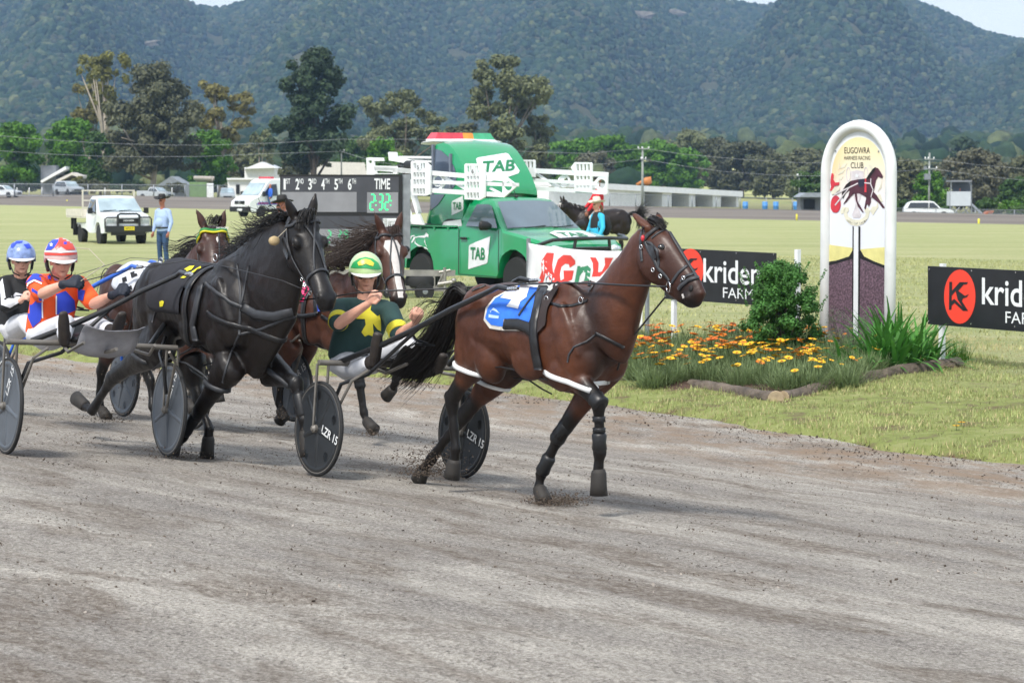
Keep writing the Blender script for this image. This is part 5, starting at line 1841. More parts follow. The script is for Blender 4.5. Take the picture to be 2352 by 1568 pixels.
def driver(label, J, F, shirt, trouser, boots, helm, skin=SKIN, gloves=None, peak=None, sleeve=.95, k=1., cuff=None, lean=None, longsleeve=False, group='drivers in the race', show_legs=True):
	"""J: dict of 3D joints"""
	h = Person(label, J['pelvis'], group=group)
	mb = h.mb
	c = J['head']
	g, M, S, F_, U_ = headshape(mb, c, F, lean or (0, 0, 1), k)
	h.g, h.M = g, M
	ax = (J['shR'] - J['shL']).normalized()
	ch = (J['shR'] + J['shL']) / 2
	pv = J['pelvis']
	mb.loft([(A3(ch, c, .25), .06, .065), (A3(ch, c, .6), .055, .058), (c - V(U_) * .05, .055, .06)], ax, 12)
	mb.loft([(pv, .15, .11), (A3(pv, ch, .35), .145, .115), (A3(pv, ch, .7), .16, .12), (A3(pv, ch, .92), .14, .10)], ax, 16)
	mb.tube([J['shL'], ch, J['shR']], [.05, .06, .05], 10)
	for s_ in 'LR':
		sh, el, wr = J['sh' + s_], J['el' + s_], J['wr' + s_]
		limb(mb, [sh, A3(sh, el, .4), A3(sh, el, .85), el], [.055, .052, .044, .042])
		limb(mb, [el, A3(el, wr, .3), A3(el, wr, .75), wr], [.043, .044, .032, .027])
		if not gloves: hand(mb, wr, J['hd' + s_] - wr, J['th' + s_], 1., 1.25, J['pn' + s_])
		hp, kn, an = J['hp' + s_], J['kn' + s_], J['an' + s_]
		if show_legs:
			limb(mb, [hp, A3(hp, kn, .5), kn], [.08, .07, .055]); limb(mb, [kn, A3(kn, an, .35), an], [.055, .052, .04])
	h.bodyo, h.bb = h.blobpart('body', mb, skin, .0075, 2)
	m = MB()
	e = .016
	m.loft([(A3(pv, ch, -.05), .172, .14), (A3(pv, ch, .2), .178, .15), (A3(pv, ch, .45), .178, .148), (A3(pv, ch, .75), .19, .14), (A3(pv, ch, .95), .17, .115), (A3(ch, c, .22), .075, .078)], ax, 22)
	m.tube([J['shL'] * .96 + ch * .04, ch, J['shR'] * .96 + ch * .04], [.068, .078, .068], 12)
	sl = 2. if longsleeve else sleeve
	for s_ in 'LR':
		sh, el, wr = J['sh' + s_], J['el' + s_], J['wr' + s_]
		if longsleeve:
			limb(m, [sh, A3(sh, el, .5), el, A3(el, wr, .5), A3(el, wr, .92)], [.074, .066, .06, .052, .042], n=14)
		else:
			limb(m, [sh, A3(sh, el, sleeve * .5), A3(sh, el, sleeve)], [.074, .072, .068], n=14)
	h.shirt, h.sb = h.blobpart('shirt', m, shirt, .011, 3)
	m = MB()
	m.loft([(A3(pv, ch, .12), .17, .13), (pv, .185, .145), (A3(J['hpL'], J['hpR'], .5), .18, .13)], ax, 18)
	for s_ in 'LR':
		hp, kn, an = J['hp' + s_], J['kn' + s_], J['an' + s_]
		limb(m, [hp, A3(hp, kn, .4), A3(hp, kn, .85), kn], [.10, .095, .078, .074], n=14)
		limb(m, [kn, A3(kn, an, .35), A3(kn, an, .8)], [.074, .068, .055], n=14)
	h.trousers, h.tb = h.blobpart('trousers', m, trouser, .011, 3)
	for s_ in 'LR':
		kn, an, te = J['kn' + s_], J['an' + s_], J['to' + s_]
		m = MB()
		d = (te - an).normalized()
		u = (an - kn).normalized()
		m.loft([(A3(kn, an, .62), .052, .055), (A3(kn, an, .9), .046, .05), (an + u * .02, .045, .055)], ax, 12)
		m.loft([(an + u * .045 - d * .03, .036, .042), (an + u * .045 + d * .05, .042, .045), (an + u * .05 + d * .14, .044, .034), (an + u * .05 + d * .21, .034, .022)], ax, 12)
		me = blob(m, .008, 2); me.materials.append(boots); link('boot', me, h.root, True)
		if gloves:
			m = MB(); wr = J['wr' + s_]; hand(m, wr, J['hd' + s_] - wr, J['th' + s_], 1.12, 1.2, J['pn' + s_])
			m.loft([(A3(J['el' + s_], wr, .85), .034, .034), (wr, .031, .029)], ax, 10)
			me = blob(m, .0065, 1); me.materials.append(gloves); link('glove', me, h.root, True)
	m = MB()
	R_ = M
	vs, fs = [], []
	n, kk = 28, 10
	for i in range(kk + 1):
		a = PI / 2 * i / kk * 1.12
		for j in range(n):
			t_ = 2 * PI * j / n
			yy = math.sin(t_)
			rr = math.sin(min(a, PI / 2) if a < PI / 2 else PI / 2)
			z = math.cos(a) * .135 if a < PI / 2 else -(a - PI / 2) * .25
			if a >= PI / 2 and yy > .2: z *= .2
			vs.append(g(math.cos(t_) * rr * .122, yy * rr * .145 - .012, z + .035))
	for i in range(kk):
		for j in range(n): fs.append((i * n + j, (i + 1) * n + j, (i + 1) * n + (j + 1) % n, i * n + (j + 1) % n))
	m.add(vs, fs)
	h.helm = h.part('helmet', m, helm)
	s = h.helm.modifiers.new('solid', 'SOLIDIFY'); s.thickness = .012; s.offset = -1
	me = h.helm.data; h.hb = bvh_of(me)
	m = MB(); vs, fs = [], []
	for i in range(4):
		for j in range(13):
			t_ = -1.15 + 2.3 * j / 12
			rr = 1 + .30 * i / 3 * (math.cos(t_) ** .6 if math.cos(t_) > 0 else 0)
			vs.append(g(math.sin(t_) * .121 * (1 + .0 * i), math.cos(t_) * .145 * rr - .012, .028 - .018 * (i / 3) ** 1.3 * math.cos(t_)))
	for i in range(3):
		for j in range(12): q = i * 13 + j; fs.append((q, q + 1, q + 14, q + 13))
	m.add(vs, fs); o = h.part('helmet_peak', m, peak or mat('white_peak', 'e3e3df', .35, .05, 9))
	s = o.modifiers.new('solid', 'SOLIDIFY'); s.thickness = .006
	m = MB()
	for s_ in (-1, 1):
		m.loft([(g(.098 * s_, -.05, .03), .012, .05), (g(.096 * s_, -.045, -.03), .013, .046), (g(.088 * s_, -.03, -.075), .012, .03)], M @ V((1, 0, 0)), 12)
		m.tube([g(.088 * s_, .0, -.05), g(.07 * s_, .03, -.10), g(.02 * s_, .05, -.125)], .006, 6)
	h.part('helmet_padding', m, LEATHER)
	m = MB()
	for s_ in (-1, 1):
		m.loft([(g(.014 * s_, .090, .006), .005, .010), (g(.034 * s_, .086, .002), .005, .018), (g(.052 * s_, .076, .006), .005, .014)], F_, 10)
		m.tube([g(.06 * s_, .066, .012), g(.076 * s_, .03, .012), g(.08 * s_, -.01, .01)], .004, 5)
	m.tube([g(-.014, .09, .012), g(.014, .09, .012)], .004, 5)
	h.part('sunglasses', m, GLASSB)
	m = MB(); m.tube([g(-.022, .079, -.062), g(0, .088, -.064), g(.022, .079, -.062)], [.002, .0035, .002], 5); h.part('mouth', m, mat('lips', '8a4a44', .5, .1, 20))
	return h
def J3(d):
	return {k: (atY(*v) if len(v) == 3 and v[0] > 3 else V(v)) for k, v in d.items()}
WH = mat('white_riding_trousers', 'cfd1d6', .8, .06, 14, .004, 16)
BOOT = mat('brown_black_boot', '2c2622', .55, .25, 20, .001, 60)
Y0 = 17.3
D1 = driver('driver in dark green shirt with yellow cross and pale green helmet, raising the reins',
	dict(head=atY(840, 632, Y0 - .12), shL=atY(783, 704, Y0 - .05), shR=atY(893, 710, Y0 - .12), elL=atY(776, 745, Y0 - .28), wrL=atY(846, 697, Y0 - .42), elR=atY(918, 770, Y0 - .3), wrR=atY(954, 742, Y0 - .62),
         pelvis=atY(806, 822, Y0 + .06), hpL=atY(795, 835, Y0 - .02), hpR=atY(850, 830, Y0 + .04), knL=atY(826, 846, Y0 - .42), anL=atY(856, 830, Y0 - .66), toL=atY(860, 790, Y0 - .72),
         knR=atY(930, 790, Y0 - .42), anR=atY(1000, 838, Y0 - .72), toR=atY(1010, 810, Y0 - .9),
         hdL=atY(862, 672, Y0 - .46), thL=V((.6, -.3, .5)), pnL=V((.7, .5, .1)), hdR=atY(964, 716, Y0 - .68), thR=V((-.5, -.3, .6)), pnR=V((-.3, .6, .0))),
	V((.12, -.98, -.10)), mat('dark_green_shirt', '24403f', .85, .15, 7, .006, 12), WH, BOOT, mat('pale_green_helmet', 'b9d59a', .3, .12, 9, coat=.5))
def decorate_1(h):
	Y_ = mat('yellow_fabric', 'd9cf3a', .8, .1, 9)
	m = MB()
	decal(m, h.sb, [(844, 690), (855, 690), (851, 712), (866, 726), (874, 722), (874, 760), (866, 756), (856, 742), (858, 772), (846, 768), (838, 772), (830, 762), (840, 745), (838, 732), (820, 732), (806, 722), (820, 716), (838, 720)], .006, 5)
	decal(m, h.sb, [(850, 688), (838, 700), (812, 712), (838, 724)], .006, 5)
	h.part('yellow_cross', m, Y_)
	J = h.J if hasattr(h, 'J') else None
D1b = decorate_1(D1)
def cuffs(h, J, mt, t0, w_=.02, r=.02):
	m = MB()
	for s_ in 'LR':
		sh, el = J['sh' + s_], J['el' + s_]
		c = A3(sh, el, t0); ax = (el - sh).normalized()
		ring(m, h.sb, c, ax, w_, .003, .004, 26, maxr=.12)
	h.part('sleeve_band', m, mt)
JD1 = dict(shL=atY(783, 704, Y0 - .05), shR=atY(893, 710, Y0 - .12), elL=atY(776, 745, Y0 - .28), elR=atY(918, 770, Y0 - .3))
cuffs(D1, JD1, MC['yellow_fabric'], .78, .034)
GR = mat('green_print', '2fa05c', .35, .1, 9)
YL = mat('yellow_print_h', 'd6d04a', .35, .1, 9)
m = MB()
decal(m, D1.hb, [(806, 615), (812, 603), (826, 594), (840, 591), (856, 595), (868, 604), (875, 618), (868, 620), (840, 616), (815, 616)], .004, 5); D1.part('helmet_print', m, GR)
m = MB()
decal(m, D1.hb, [(822, 604), (830, 598), (840, 596), (850, 598), (858, 605), (856, 612), (848, 610), (840, 606), (832, 610), (825, 611)], .008, 4); D1.part('helmet_emblem', m, YL)
Y1 = 17.75
def hexm(n, c, **k): return mat(n, c, .8, .08, 9, .003, 14, **k)
GLOVE = mat('navy_glove', '1b2230', .7, .2, 25, .001, 60)
JD2 = dict(head=atY(140, 600, Y1 - .12), shL=atY(82, 650, Y1 - .1), shR=atY(180, 652, Y1 + .12), elL=atY(98, 675, Y1 - .38), wrL=atY(150, 651, Y1 - .58), elR=atY(216, 698, Y1 - .12), wrR=atY(262, 676, Y1 - .36),
         pelvis=atY(110, 762, Y1 + .05), hpL=atY(100, 772, Y1 - .05), hpR=atY(145, 768, Y1 + .08), knL=atY(150, 742, Y1 - .42), anL=atY(148, 776, Y1 - .74), toL=atY(146, 722, Y1 - .80),
         knR=atY(215, 745, Y1 - .2), anR=atY(262, 762, Y1 - .62), toR=atY(272, 730, Y1 - .72),
         hdL=atY(180, 648, Y1 - .62), thL=V((.1, -.5, .8)), pnL=V((.3, .7, -.6)), hdR=atY(286, 660, Y1 - .45), thR=V((.0, -.5, .8)), pnR=V((.3, .7, -.6)))
D2 = driver('driver in orange and blue shirt with stars and red and blue helmet', JD2,
	V((.35, -.93, -.12)), hexm('orange_shirt', 'ee5a22'), WH, BOOT, mat('stars_helmet', 'd9b7b4', .3, .1, 9, coat=.5), gloves=GLOVE, sleeve=.9)
BL = hexm('blue_fabric', '2b45c0'); WF = hexm('white_fabric', 'dcdde2')
m = MB()
decal(m, D2.sb, [(62, 700), (62, 668), (75, 662), (97, 676), (98, 724), (92, 738), (76, 752), (66, 730)], .006, 5)
decal(m, D2.sb, [(128, 676), (150, 668), (170, 690), (172, 712), (150, 722), (130, 722)], .006, 5)
decal(m, D2.sb, [(60, 650), (78, 628), (100, 634), (108, 642), (98, 648), (80, 642)], .006, 4)
decal(m, D2.sb, [(180, 664), (196, 668), (192, 690), (181, 688)], .006, 4)
D2.part('blue_panel', m, BL)
m = MB()
for q in ([(96, 676), (99, 676), (100, 730), (97, 730)], [(127, 680), (130, 680), (130, 722), (127, 722)], [(62, 664), (66, 650), (80, 644), (96, 652), (96, 655), (80, 648), (68, 654), (65, 666)]): decal(m, D2.sb, q, .010, 4)
D2.part('white_piping', m, WF)
def star(x, y, r, r2=None, n=5, a0=-PI / 2, sx=1):
	r2 = r2 or r * .42
	return [(x + sx * (r if i % 2 == 0 else r2) * math.cos(a0 + PI * i / n), y + (r if i % 2 == 0 else r2) * math.sin(a0 + PI * i / n)) for i in range(2 * n)]
m = MB()
for q in (star(128, 640, 7), star(112, 638, 7)): decal(m, D2.sb, q, .011, 3)
D2.part('blue_star', m, BL)
m = MB()
decal(m, D2.hb, [(106, 575), (112, 560), (124, 549), (136, 545), (134, 556), (126, 568), (118, 574)], .004, 4)
decal(m, D2.hb, [(146, 556), (153, 556), (153, 562), (146, 562)], .004, 3)
D2.part('helmet_blue_print', m, mat('blue_helmet_print', '2c47c4', .35, .1, 9))
m = MB()
decal(m, D2.hb, [(136, 545), (150, 546), (164, 556), (170, 568), (172, 574), (152, 574), (140, 566), (130, 574), (126, 568), (134, 556)], .004, 4)
decal(m, D2.hb, [(103, 580), (140, 582), (176, 580), (176, 585), (140, 587), (104, 586)], .005, 4)
D2.part('helmet_red_print', m, mat('red_helmet_print', 'd5483a', .35, .1, 9))
m = MB(); decal(m, D2.hb, star(119, 563, 5), .008, 2.5); decal(m, D2.hb, [(104, 576), (140, 578), (175, 576), (175, 579), (140, 581), (104, 579)], .006, 4); D2.part('helmet_white_print', m, mat('white_helmet_print', 'e6e6ea', .35, .03, 9))
Y2 = 20.2
BKF = hexm('black_shirt', '1c1d20')
JD3 = dict(head=atY(49, 598, Y2 - .05), shL=atY(8, 650, Y2), shR=atY(84, 648, Y2 + .1), elL=atY(14, 704, Y2 - .25), wrL=atY(48, 690, Y2 - .5), elR=atY(90, 700, Y2 - .1), wrR=atY(106, 680, Y2 - .45),
         pelvis=atY(46, 745, Y2 + .05), hpL=atY(36, 752, Y2), hpR=atY(66, 750, Y2 + .1), knL=atY(60, 738, Y2 - .4), anL=atY(80, 770, Y2 - .7), toL=atY(84, 740, Y2 - .8),
         knR=atY(110, 730, Y2 - .3), anR=atY(130, 765, Y2 - .6), toR=atY(140, 735, Y2 - .7),
         hdL=atY(60, 676, Y2 - .58), thL=V((.1, -.5, .8)), pnL=V((.3, .7, -.6)), hdR=atY(116, 668, Y2 - .55), thR=V((.0, -.5, .8)), pnR=V((.3, .7, -.6)))
D3 = driver('driver in black and white with a blue patterned helmet behind the orange driver', JD3, V((.30, -.94, -.06)), BKF, WH, BOOT, mat('blue_pattern_helmet', '7d93c4', .3, .3, 30, coat=.5), longsleeve=True)
m = MB()
decal(m, D3.sb, [(0, 650), (6, 640), (12, 680), (14, 690), (36, 672), (52, 676), (52, 690), (24, 706), (4, 700)], .006, 4)
decal(m, D3.sb, [(72, 624), (92, 630), (100, 640), (90, 644), (78, 634)], .006, 4)
D3.part('white_panel', m, WF)
m = MB()
decal(m, D3.hb, [(20, 568), (26, 556), (40, 548), (56, 550), (50, 558), (38, 560), (30, 570)], .004, 4); decal(m, D3.hb, [(54, 562), (66, 560), (72, 570), (62, 572)], .004, 3)
D3.part('helmet_print', m, mat('blue_helmet_print', '2c47c4'))
Y3 = 22.3
JD4 = dict(head=atY(560, 640, Y3), shL=atY(520, 684, Y3), shR=atY(590, 684, Y3), elL=atY(515, 730, Y3 - .25), wrL=atY(560, 720, Y3 - .5), elR=atY(600, 730, Y3 - .25), wrR=atY(610, 710, Y3 - .5),
         pelvis=atY(548, 775, Y3), hpL=atY(536, 780, Y3), hpR=atY(566, 780, Y3), knL=atY(570, 765, Y3 - .4), anL=atY(590, 800, Y3 - .7), toL=atY(595, 770, Y3 - .8),
         knR=atY(610, 760, Y3 - .4), anR=atY(640, 790, Y3 - .7), toR=atY(645, 765, Y3 - .8), hdL=atY(572, 708, Y3 - .58), thL=V((.1, -.5, .8)), pnL=V((.3, .7, -.6)), hdR=atY(622, 700, Y3 - .55), thR=V((.0, -.5, .8)), pnR=V((.3, .7, -.6)))
D4 = driver('driver behind the white-blazed horse, hidden by the black horse', JD4, V((.30, -.94, -.06)), BKF, WH, BOOT, MC['blue_pattern_helmet'])
REIN = mat('rein_leather', '232325', .4, .15, 20)
def rein(name, label, pts, r=.008, mt=None, group=None, flat=.45):
	m = MB(); m.tube(pts, r, 6, flat=flat, up=(0, 0, 1)); o = m.build(name, mt or REIN, None, True)
	return tag(o, label, name, group)
rein('reins', 'black reins running from the green-shirted drivers hand to the lead horse bit', [atY(862, 671, Y0 - .48), atY(880, 668, Y0 - .6), atY(1000, 664, 16.8), H1.at(1180, 654, -.1), H1.at(1262, 650, -.06), H1.at(1350, 650, -.16), H1.at(1440, 655, -.16), H1.at(1500, 657, -.15), H1.at(1530, 658, -.12)], .015)
rein('reins', 'black reins from the gloved hands of the orange-shirted driver to the black horse', [atY(176, 650, Y1 - .62), atY(280, 622, 17.5), H2.at(430, 598, -.1), H2.at(480, 604, -.1), H2.at(560, 622, -.2), H2.at(650, 645, -.18), h_ := H2.surf(.45, -1, -.8, .02)[0]], .008)
rein('reins', 'thin reins of the blue-shafted sulky to the banded bay horse', [atY(62, 674, Y2 - .58), atY(150, 640, 20.6), H3.at(300, 592, -.05), H3.at(380, 596, -.1), H3.surf(.45, -1, -.8, .02)[0]], .006)
rein('whip', 'thin black driving whip held across by the lead driver', [atY(866, 671, Y0 - .5), atY(820, 672, Y0 - .45), atY(760, 682, Y0 - .35), atY(670, 691, Y0 - .2)], .006, LEATHER, flat=1)
rein('whip', 'slender pale whip held up above the blue shaft', [atY(186, 645, Y1 - .62), atY(240, 608, 17.6), atY(205, 572, 17.9), atY(156, 567, 18.1)], .003, MC['string'], flat=1)
# ================================================================== signs, cars, people of the middle ground
class Plane:
	"""vertical plane through a ground point, running along heading deg, moved l away from the viewer"""
	def __init__(s, O, deg, l=0.):
		th = math.radians(deg)
		s.t = V((math.sin(th), -math.cos(th), 0)); s.n = V((math.cos(th), math.sin(th), 0))
		s.O = V((O[0], O[1], 0)) + s.n * l
	def uz(s, px, py):
		p = onpl(px, py, s.O, s.n); q = p - s.O
		return q.dot(s.t), q.z
	def pt(s, u, z, d=0.): return s.O + s.t * u + V((0, 0, z)) - s.n * d
	def px(s, px_, py_, d=0.): return s.pt(*s.uz(px_, py_), d)
	def poly(s, mb, pts, t=.01, d=0., holes=(), mi=0, raw=False):
		P_ = pts if raw else [s.uz(*p) for p in pts]
		H_ = [h if raw else [s.uz(*p) for p in h] for h in holes]
		return mb.prism(P_, s.O - s.n * d, s.t, V((0, 0, 1)), t, mi, H_)
def ellp(x, y, rx, ry, n=24, a0=0, a1=2 * PI): return [(x + rx * math.cos(a0 + (a1 - a0) * i / n), y + ry * math.sin(a0 + (a1 - a0) * i / n)) for i in range(n + (0 if a1 - a0 > 6.28 else 1))]
def text_px(mb, pl, txt, o, ux, uy, d=.02, bold=0., mi=0):
	"""lettering laid on a plane; o = left end of the baseline, ux = pixel step of the whole word, uy = pixel step of one cap height"""
	vs, fs = text_geo(txt, bold)
	x0, x1 = min(p[0] for p in vs), max(p[0] for p in vs)
	out = []
	for p in vs:
		a, b = (p[0] - x0) / (x1 - x0), p[1] / .73
		out.append(pl.px(o[0] + ux[0] * a + uy[0] * b, o[1] + ux[1] * a + uy[1] * b, d))
	mb.add(out, fs, mi)
def text_cast(mb, bvh, txt, o, ux, uy, off=.006, bold=0.):
	vs, fs = text_geo(txt, bold)
	x0, x1 = min(p[0] for p in vs), max(p[0] for p in vs)
	out = []
	for p in vs:
		a, b = (p[0] - x0) / (x1 - x0), p[1] / .73
		q = cast(bvh, o[0] + ux[0] * a + uy[0] * b, o[1] + ux[1] * a + uy[1] * b, off)
		out.append(q[0] if q else None)
	fs = [f for f in fs if all(out[i] is not None for i in f)]
	out = [p if p is not None else V((0, 0, 0)) for p in out]
	mb.add(out, fs)
WHITE = mat('white_paint', 'dfe3e6', .4, .06, 6)
WPOST = mat('white_painted_post', 'dcdfe0', .5, .1, 5)
BOARD = mat('black_board', '1b1c1f', .35, .25, 5)
REDV = mat('red_vinyl', 'e8402c', .45, .04, 5)
GALV = mat('galvanised_steel', '8c9197', .45, .2, 9, metal=.5)
def kriden(label, O, corners, dx, k, circ, word, word2, posts, xr):
	pl = Plane(O, 36)
	t = thing('sponsor_sign', label, 'sign', pl.pt(0, gz(O[0], O[1])), group='black sponsor boards beside the track')
	B = lambda n, m, mt, au=None: m.build(n, mt, t, False, True, auto=au)
	m = MB(); pl.poly(m, corners, .012, .03); B('board', m, BOARD)
	m = MB(); pl.poly(m, ellp(*circ, 36), .002, .044); B('logo_disc', m, REDV)
	cx, cy, rx, ry = circ
	q = lambda x, y: (cx + (x - 1011) / 86. * rx, cy + (y - 1017) / 143. * ry)
	m = MB()
	for P_ in ([(955, 938), (970, 938), (970, 985), (1012, 940), (1030, 940), (968, 1012), (968, 1040), (982, 1028), (1048, 1092), (1030, 1092), (984, 1050), (968, 1064), (966, 1086), (953, 1086)],
               [(1022, 940), (1058, 940), (1050, 952), (1034, 952), (1004, 986), (1040, 1012), (1062, 1004), (1050, 1020), (1030, 1026), (1024, 1040), (1058, 1092), (1040, 1092), (1000, 1030), (990, 988)]):
		pl.poly(m, [q(*p) for p in P_], .001, .049)
	B('logo_letters', m, BOARD)
	m = MB(); text_px(m, pl, 'kriden', *word, d=.046, bold=.012); text_px(m, pl, 'FARMS', *word2, d=.046)
	B('lettering', m, WHITE)
	m = MB()
	u0, z0 = pl.uz(*corners[0]); u1, _ = pl.uz(*corners[1]); _, z1 = pl.uz(*corners[3])
	for i in range(4):
		for z in (z0 - .035, z1 + .035):
			m.lathe([(.009, 0), (.009, .006)], pl.pt(u0 + .03 + (u1 - u0 - .06) * i / 3, z, .044), -pl.n, 8)
	B('screw_heads', m, CHROME); bpy.data.objects[t.children[-1].name]['kind'] = 'stuff'
	for u in posts:
		m = MB(); p = pl.pt(u, 0, 0)
		m.box((p.x, p.y, (z0 + .03 - .3) / 2 + 0.0), (.055, .055, z0 + .33), Matrix((pl.t, pl.n, V((0, 0, 1)))).transposed()); B('post', m, WPOST)
kriden('black sponsor board with red disc, between the lead horse head and the bush', (2.07, 30.55), [(1532, 569), (1788, 581), (1788, 704), (1532, 686)], 0, 0, (1592, 619, 17 * 1.78, 48),
       ((1622, 646), (131, 9), (0, -56)), ((1667, 683), (84, 5.5), (0, -25)), (0.0, 2.3), 0)
kriden('black sponsor board on a white post beside the strappy plants', (4.85, 26.95), [(2137, 610.5), (2450, 626), (2450, 769), (2137, 744)], 0, 0, (2211, 681, 36, 62),
       ((2262, 697), (152, 11), (0, -63)), ((2316, 741), (96, 6.5), (0, -28)), (0.0, 2.3), 0)
def winning_post():
	O = (3.93, 30.0)
	pl = Plane(O, 36)
	t = thing('winning_post_sign', 'tall white round-topped racing club winning post with a painted panel', 'sign', pl.pt(0, 0))
	B = lambda n, m, mt, au=None, sm_=False: m.build(n, mt, t, sm_, True, auto=au)
	uR, _ = pl.uz(2046, 500)
	R = uR / 2
	_, zt = pl.uz(1971, 289)
	m = MB()
	pts = [pl.pt(0, -.3), pl.pt(0, (zt - R) * .5)] + [pl.pt(R - R * math.cos(PI * i / 22), zt - R + R * math.sin(PI * i / 22)) for i in range(23)] + [pl.pt(uR, (zt - R) * .5), pl.pt(uR, -.3)]
	m.tube(pts, .072, 12, up=-pl.n); B('frame', m, mat('weathered_white_pipe', 'dadddc', .45, .12, 3), sm_=True)
	m = MB()
	out = [(.06, .12)] + [(R - (R - .06) * math.cos(PI * i / 26), zt - R + (R - .06) * math.sin(PI * i / 26)) for i in range(27)] + [(uR - .06, .12)]
	pl.poly(m, out, .02, -.02, raw=True); B('panel_border', m, WHITE)
	pm, tt, bb, oo = new_mat('printed_sky')
	g_ = tt.nodes.new('ShaderNodeNewGeometry'); sx = tt.nodes.new('ShaderNodeSeparateXYZ')
	tt.links.new(g_.outputs['Position'], sx.inputs[0])
	c1 = nramp(tt, nmr(tt, sx.outputs['Z'], .9, zt), [(0, hexc('dfe4ee')), (.45, hexc('dfe2ea')), (.62, hexc('e6dfd8')), (.8, hexc('e9dfba')), (1, hexc('ead99c'))])
	c1 = nmix(tt, nmr(tt, sx.outputs['X'], 4.15, 3.95, 0, 1), c1, nmix(tt, nmr(tt, sx.outputs['Z'], 1.9, 2.3, 0, 1), c1, hexc('ecc486')))
	c1 = nmix(tt, nmr(tt, nnoise(tt, g_.outputs['Position'], 14, 5, .8), .62, .8, 0, .35), c1, hexc('b5a58c'))
	tt.links.new(c1, bb.inputs['Base Color']); bb.inputs['Roughness'].default_value = .35
	e_ = .10
	out = [(e_, .14)] + [(R - (R - e_) * math.cos(PI * i / 26), zt - R - .04 + (R - e_) * math.sin(PI * i / 26)) for i in range(27)] + [(uR - e_, .14)]
	m = MB(); pl.poly(m, out, .003, .0, raw=True); B('printed_panel', m, pm)
	L1_ = lambda pts, d, mt, nm: B(nm, (lambda m_: (pl.poly(m_, pts, .001, d), m_)[1])(MB()), mt)
	lx, rx = 1896.5, 2037
	c = lambda x, y: ((2900 + .7015 * x) / 1.6327, (400 + .7015 * y) / 1.6327)
	L1_([c(282, 735), c(430, 755), c(424, 790), c(400, 812), c(282, 838)], .006, mat('print_canola', 'dcd58c', .4, .1, 9), 'painted_field')
	L1_([c(466, 762), c(604, 750), c(604, 855), c(560, 835), c(480, 800)], .006, mat('print_canola', 'dcd58c'), 'painted_field')
	grav = mat('print_gravel', '604c58', .6, .75, 42)
	L1_([c(279, 850), c(340, 836), c(405, 818), c(426, 770), c(470, 770), c(490, 815), c(540, 840), c(604, 868), c(604, 1250), c(275, 1250)], .007, grav, 'painted_road')
	L1_([c(279, 832), c(340, 822), c(408, 800), c(426, 768), c(470, 768), c(488, 800), c(540, 826), c(604, 850), c(604, 866), c(540, 842), c(484, 818), c(466, 812), c(430, 812), c(408, 818), c(340, 838), c(279, 852)], .009, MC['black_print'], 'painted_verge')
	L1_([c(427, 640), c(468, 640), c(464, 1240), c(424, 1240)], .011, MC['black_print'], 'painted_post')
	L1_([c(435, 640), c(459, 640), c(456, 1240), c(431, 1240)], .013, WHITE, 'painted_post')
	e = lambda x, y: ((3050 + .2232 * x) / 1.6327, (500 + .2232 * y) / 1.6327)
	def E(nm, pts, d, mt): L1_([e(*p) for p in pts], d, mt, nm)
	CRM = mat('print_cream', 'd9d6c2', .5, .1, 9); GRY = mat('print_grey', '8f888c', .5, .35, 25); HRS = mat('print_horse', '4a2432', .5, .3, 12); RDP = mat('print_red', 'c8323f', .5, .1, 9); LG = mat('print_pale', 'cfc9cc', .5, .15, 12)
	for pts in ([(380, 760), (366, 560), (385, 700)], [(430, 640), (440, 470), (455, 560)], [(450, 600), (500, 520), (580, 505), (530, 575)], [(420, 700), (470, 640), (545, 605), (500, 670)], [(430, 790), (460, 740), (510, 725), (480, 780)], [(915, 510), (970, 530), (1020, 590), (985, 610), (940, 560)], [(1085, 985), (1150, 830), (1165, 760), (1150, 920)], [(1060, 1050), (1130, 1020), (1175, 1150), (1120, 1150)]):
		E('painted_leaf', pts, .006, CRM)
	E('painted_cup', [(640, 640), (740, 620), (845, 640), (845, 800), (800, 1100), (750, 1180), (760, 1250), (810, 1370), (790, 1420), (680, 1420), (655, 1370), (705, 1250), (715, 1180), (690, 1100), (645, 800)], .006, LG)
	m = MB()
	for cx_ in (595, 890):
		for (r1, r2) in ((1., .82),):
			pl.poly(m, [e(*p) for p in ellp(cx_, 690, 40, 125, 20)], .001, .0055, holes=[[e(*p) for p in ellp(cx_, 690, 28, 105, 20)]])
	B('painted_handle', m, LG)
	E('painted_star', star(740, 715, 45, 17), .009, WHITE)
	E('painted_ribbon', [(520, 1280), (560, 1240), (600, 1250), (605, 1300), (575, 1340), (600, 1400), (680, 1450), (780, 1455), (870, 1400), (890, 1350), (865, 1300), (870, 1260), (930, 1250), (960, 1300), (930, 1420), (850, 1520), (740, 1560), (640, 1540), (560, 1470), (520, 1380)], .0065, CRM)
	for pts in ([(455, 1320), (500, 1240), (560, 1240), (530, 1330), (480, 1360)], [(960, 1300), (1000, 1230), (1060, 1230), (1090, 1150), (1100, 1240), (1040, 1330), (1010, 1380)]): E('painted_ribbon', pts, .0065, CRM)
	E('painted_wheel', ellp(385, 1190, 84, 145, 26), .008, mat('print_red_wheel', 'b93447', .5, .1, 9))
	E('painted_wheel', ellp(372, 1215, 72, 120, 26), .009, RDP)
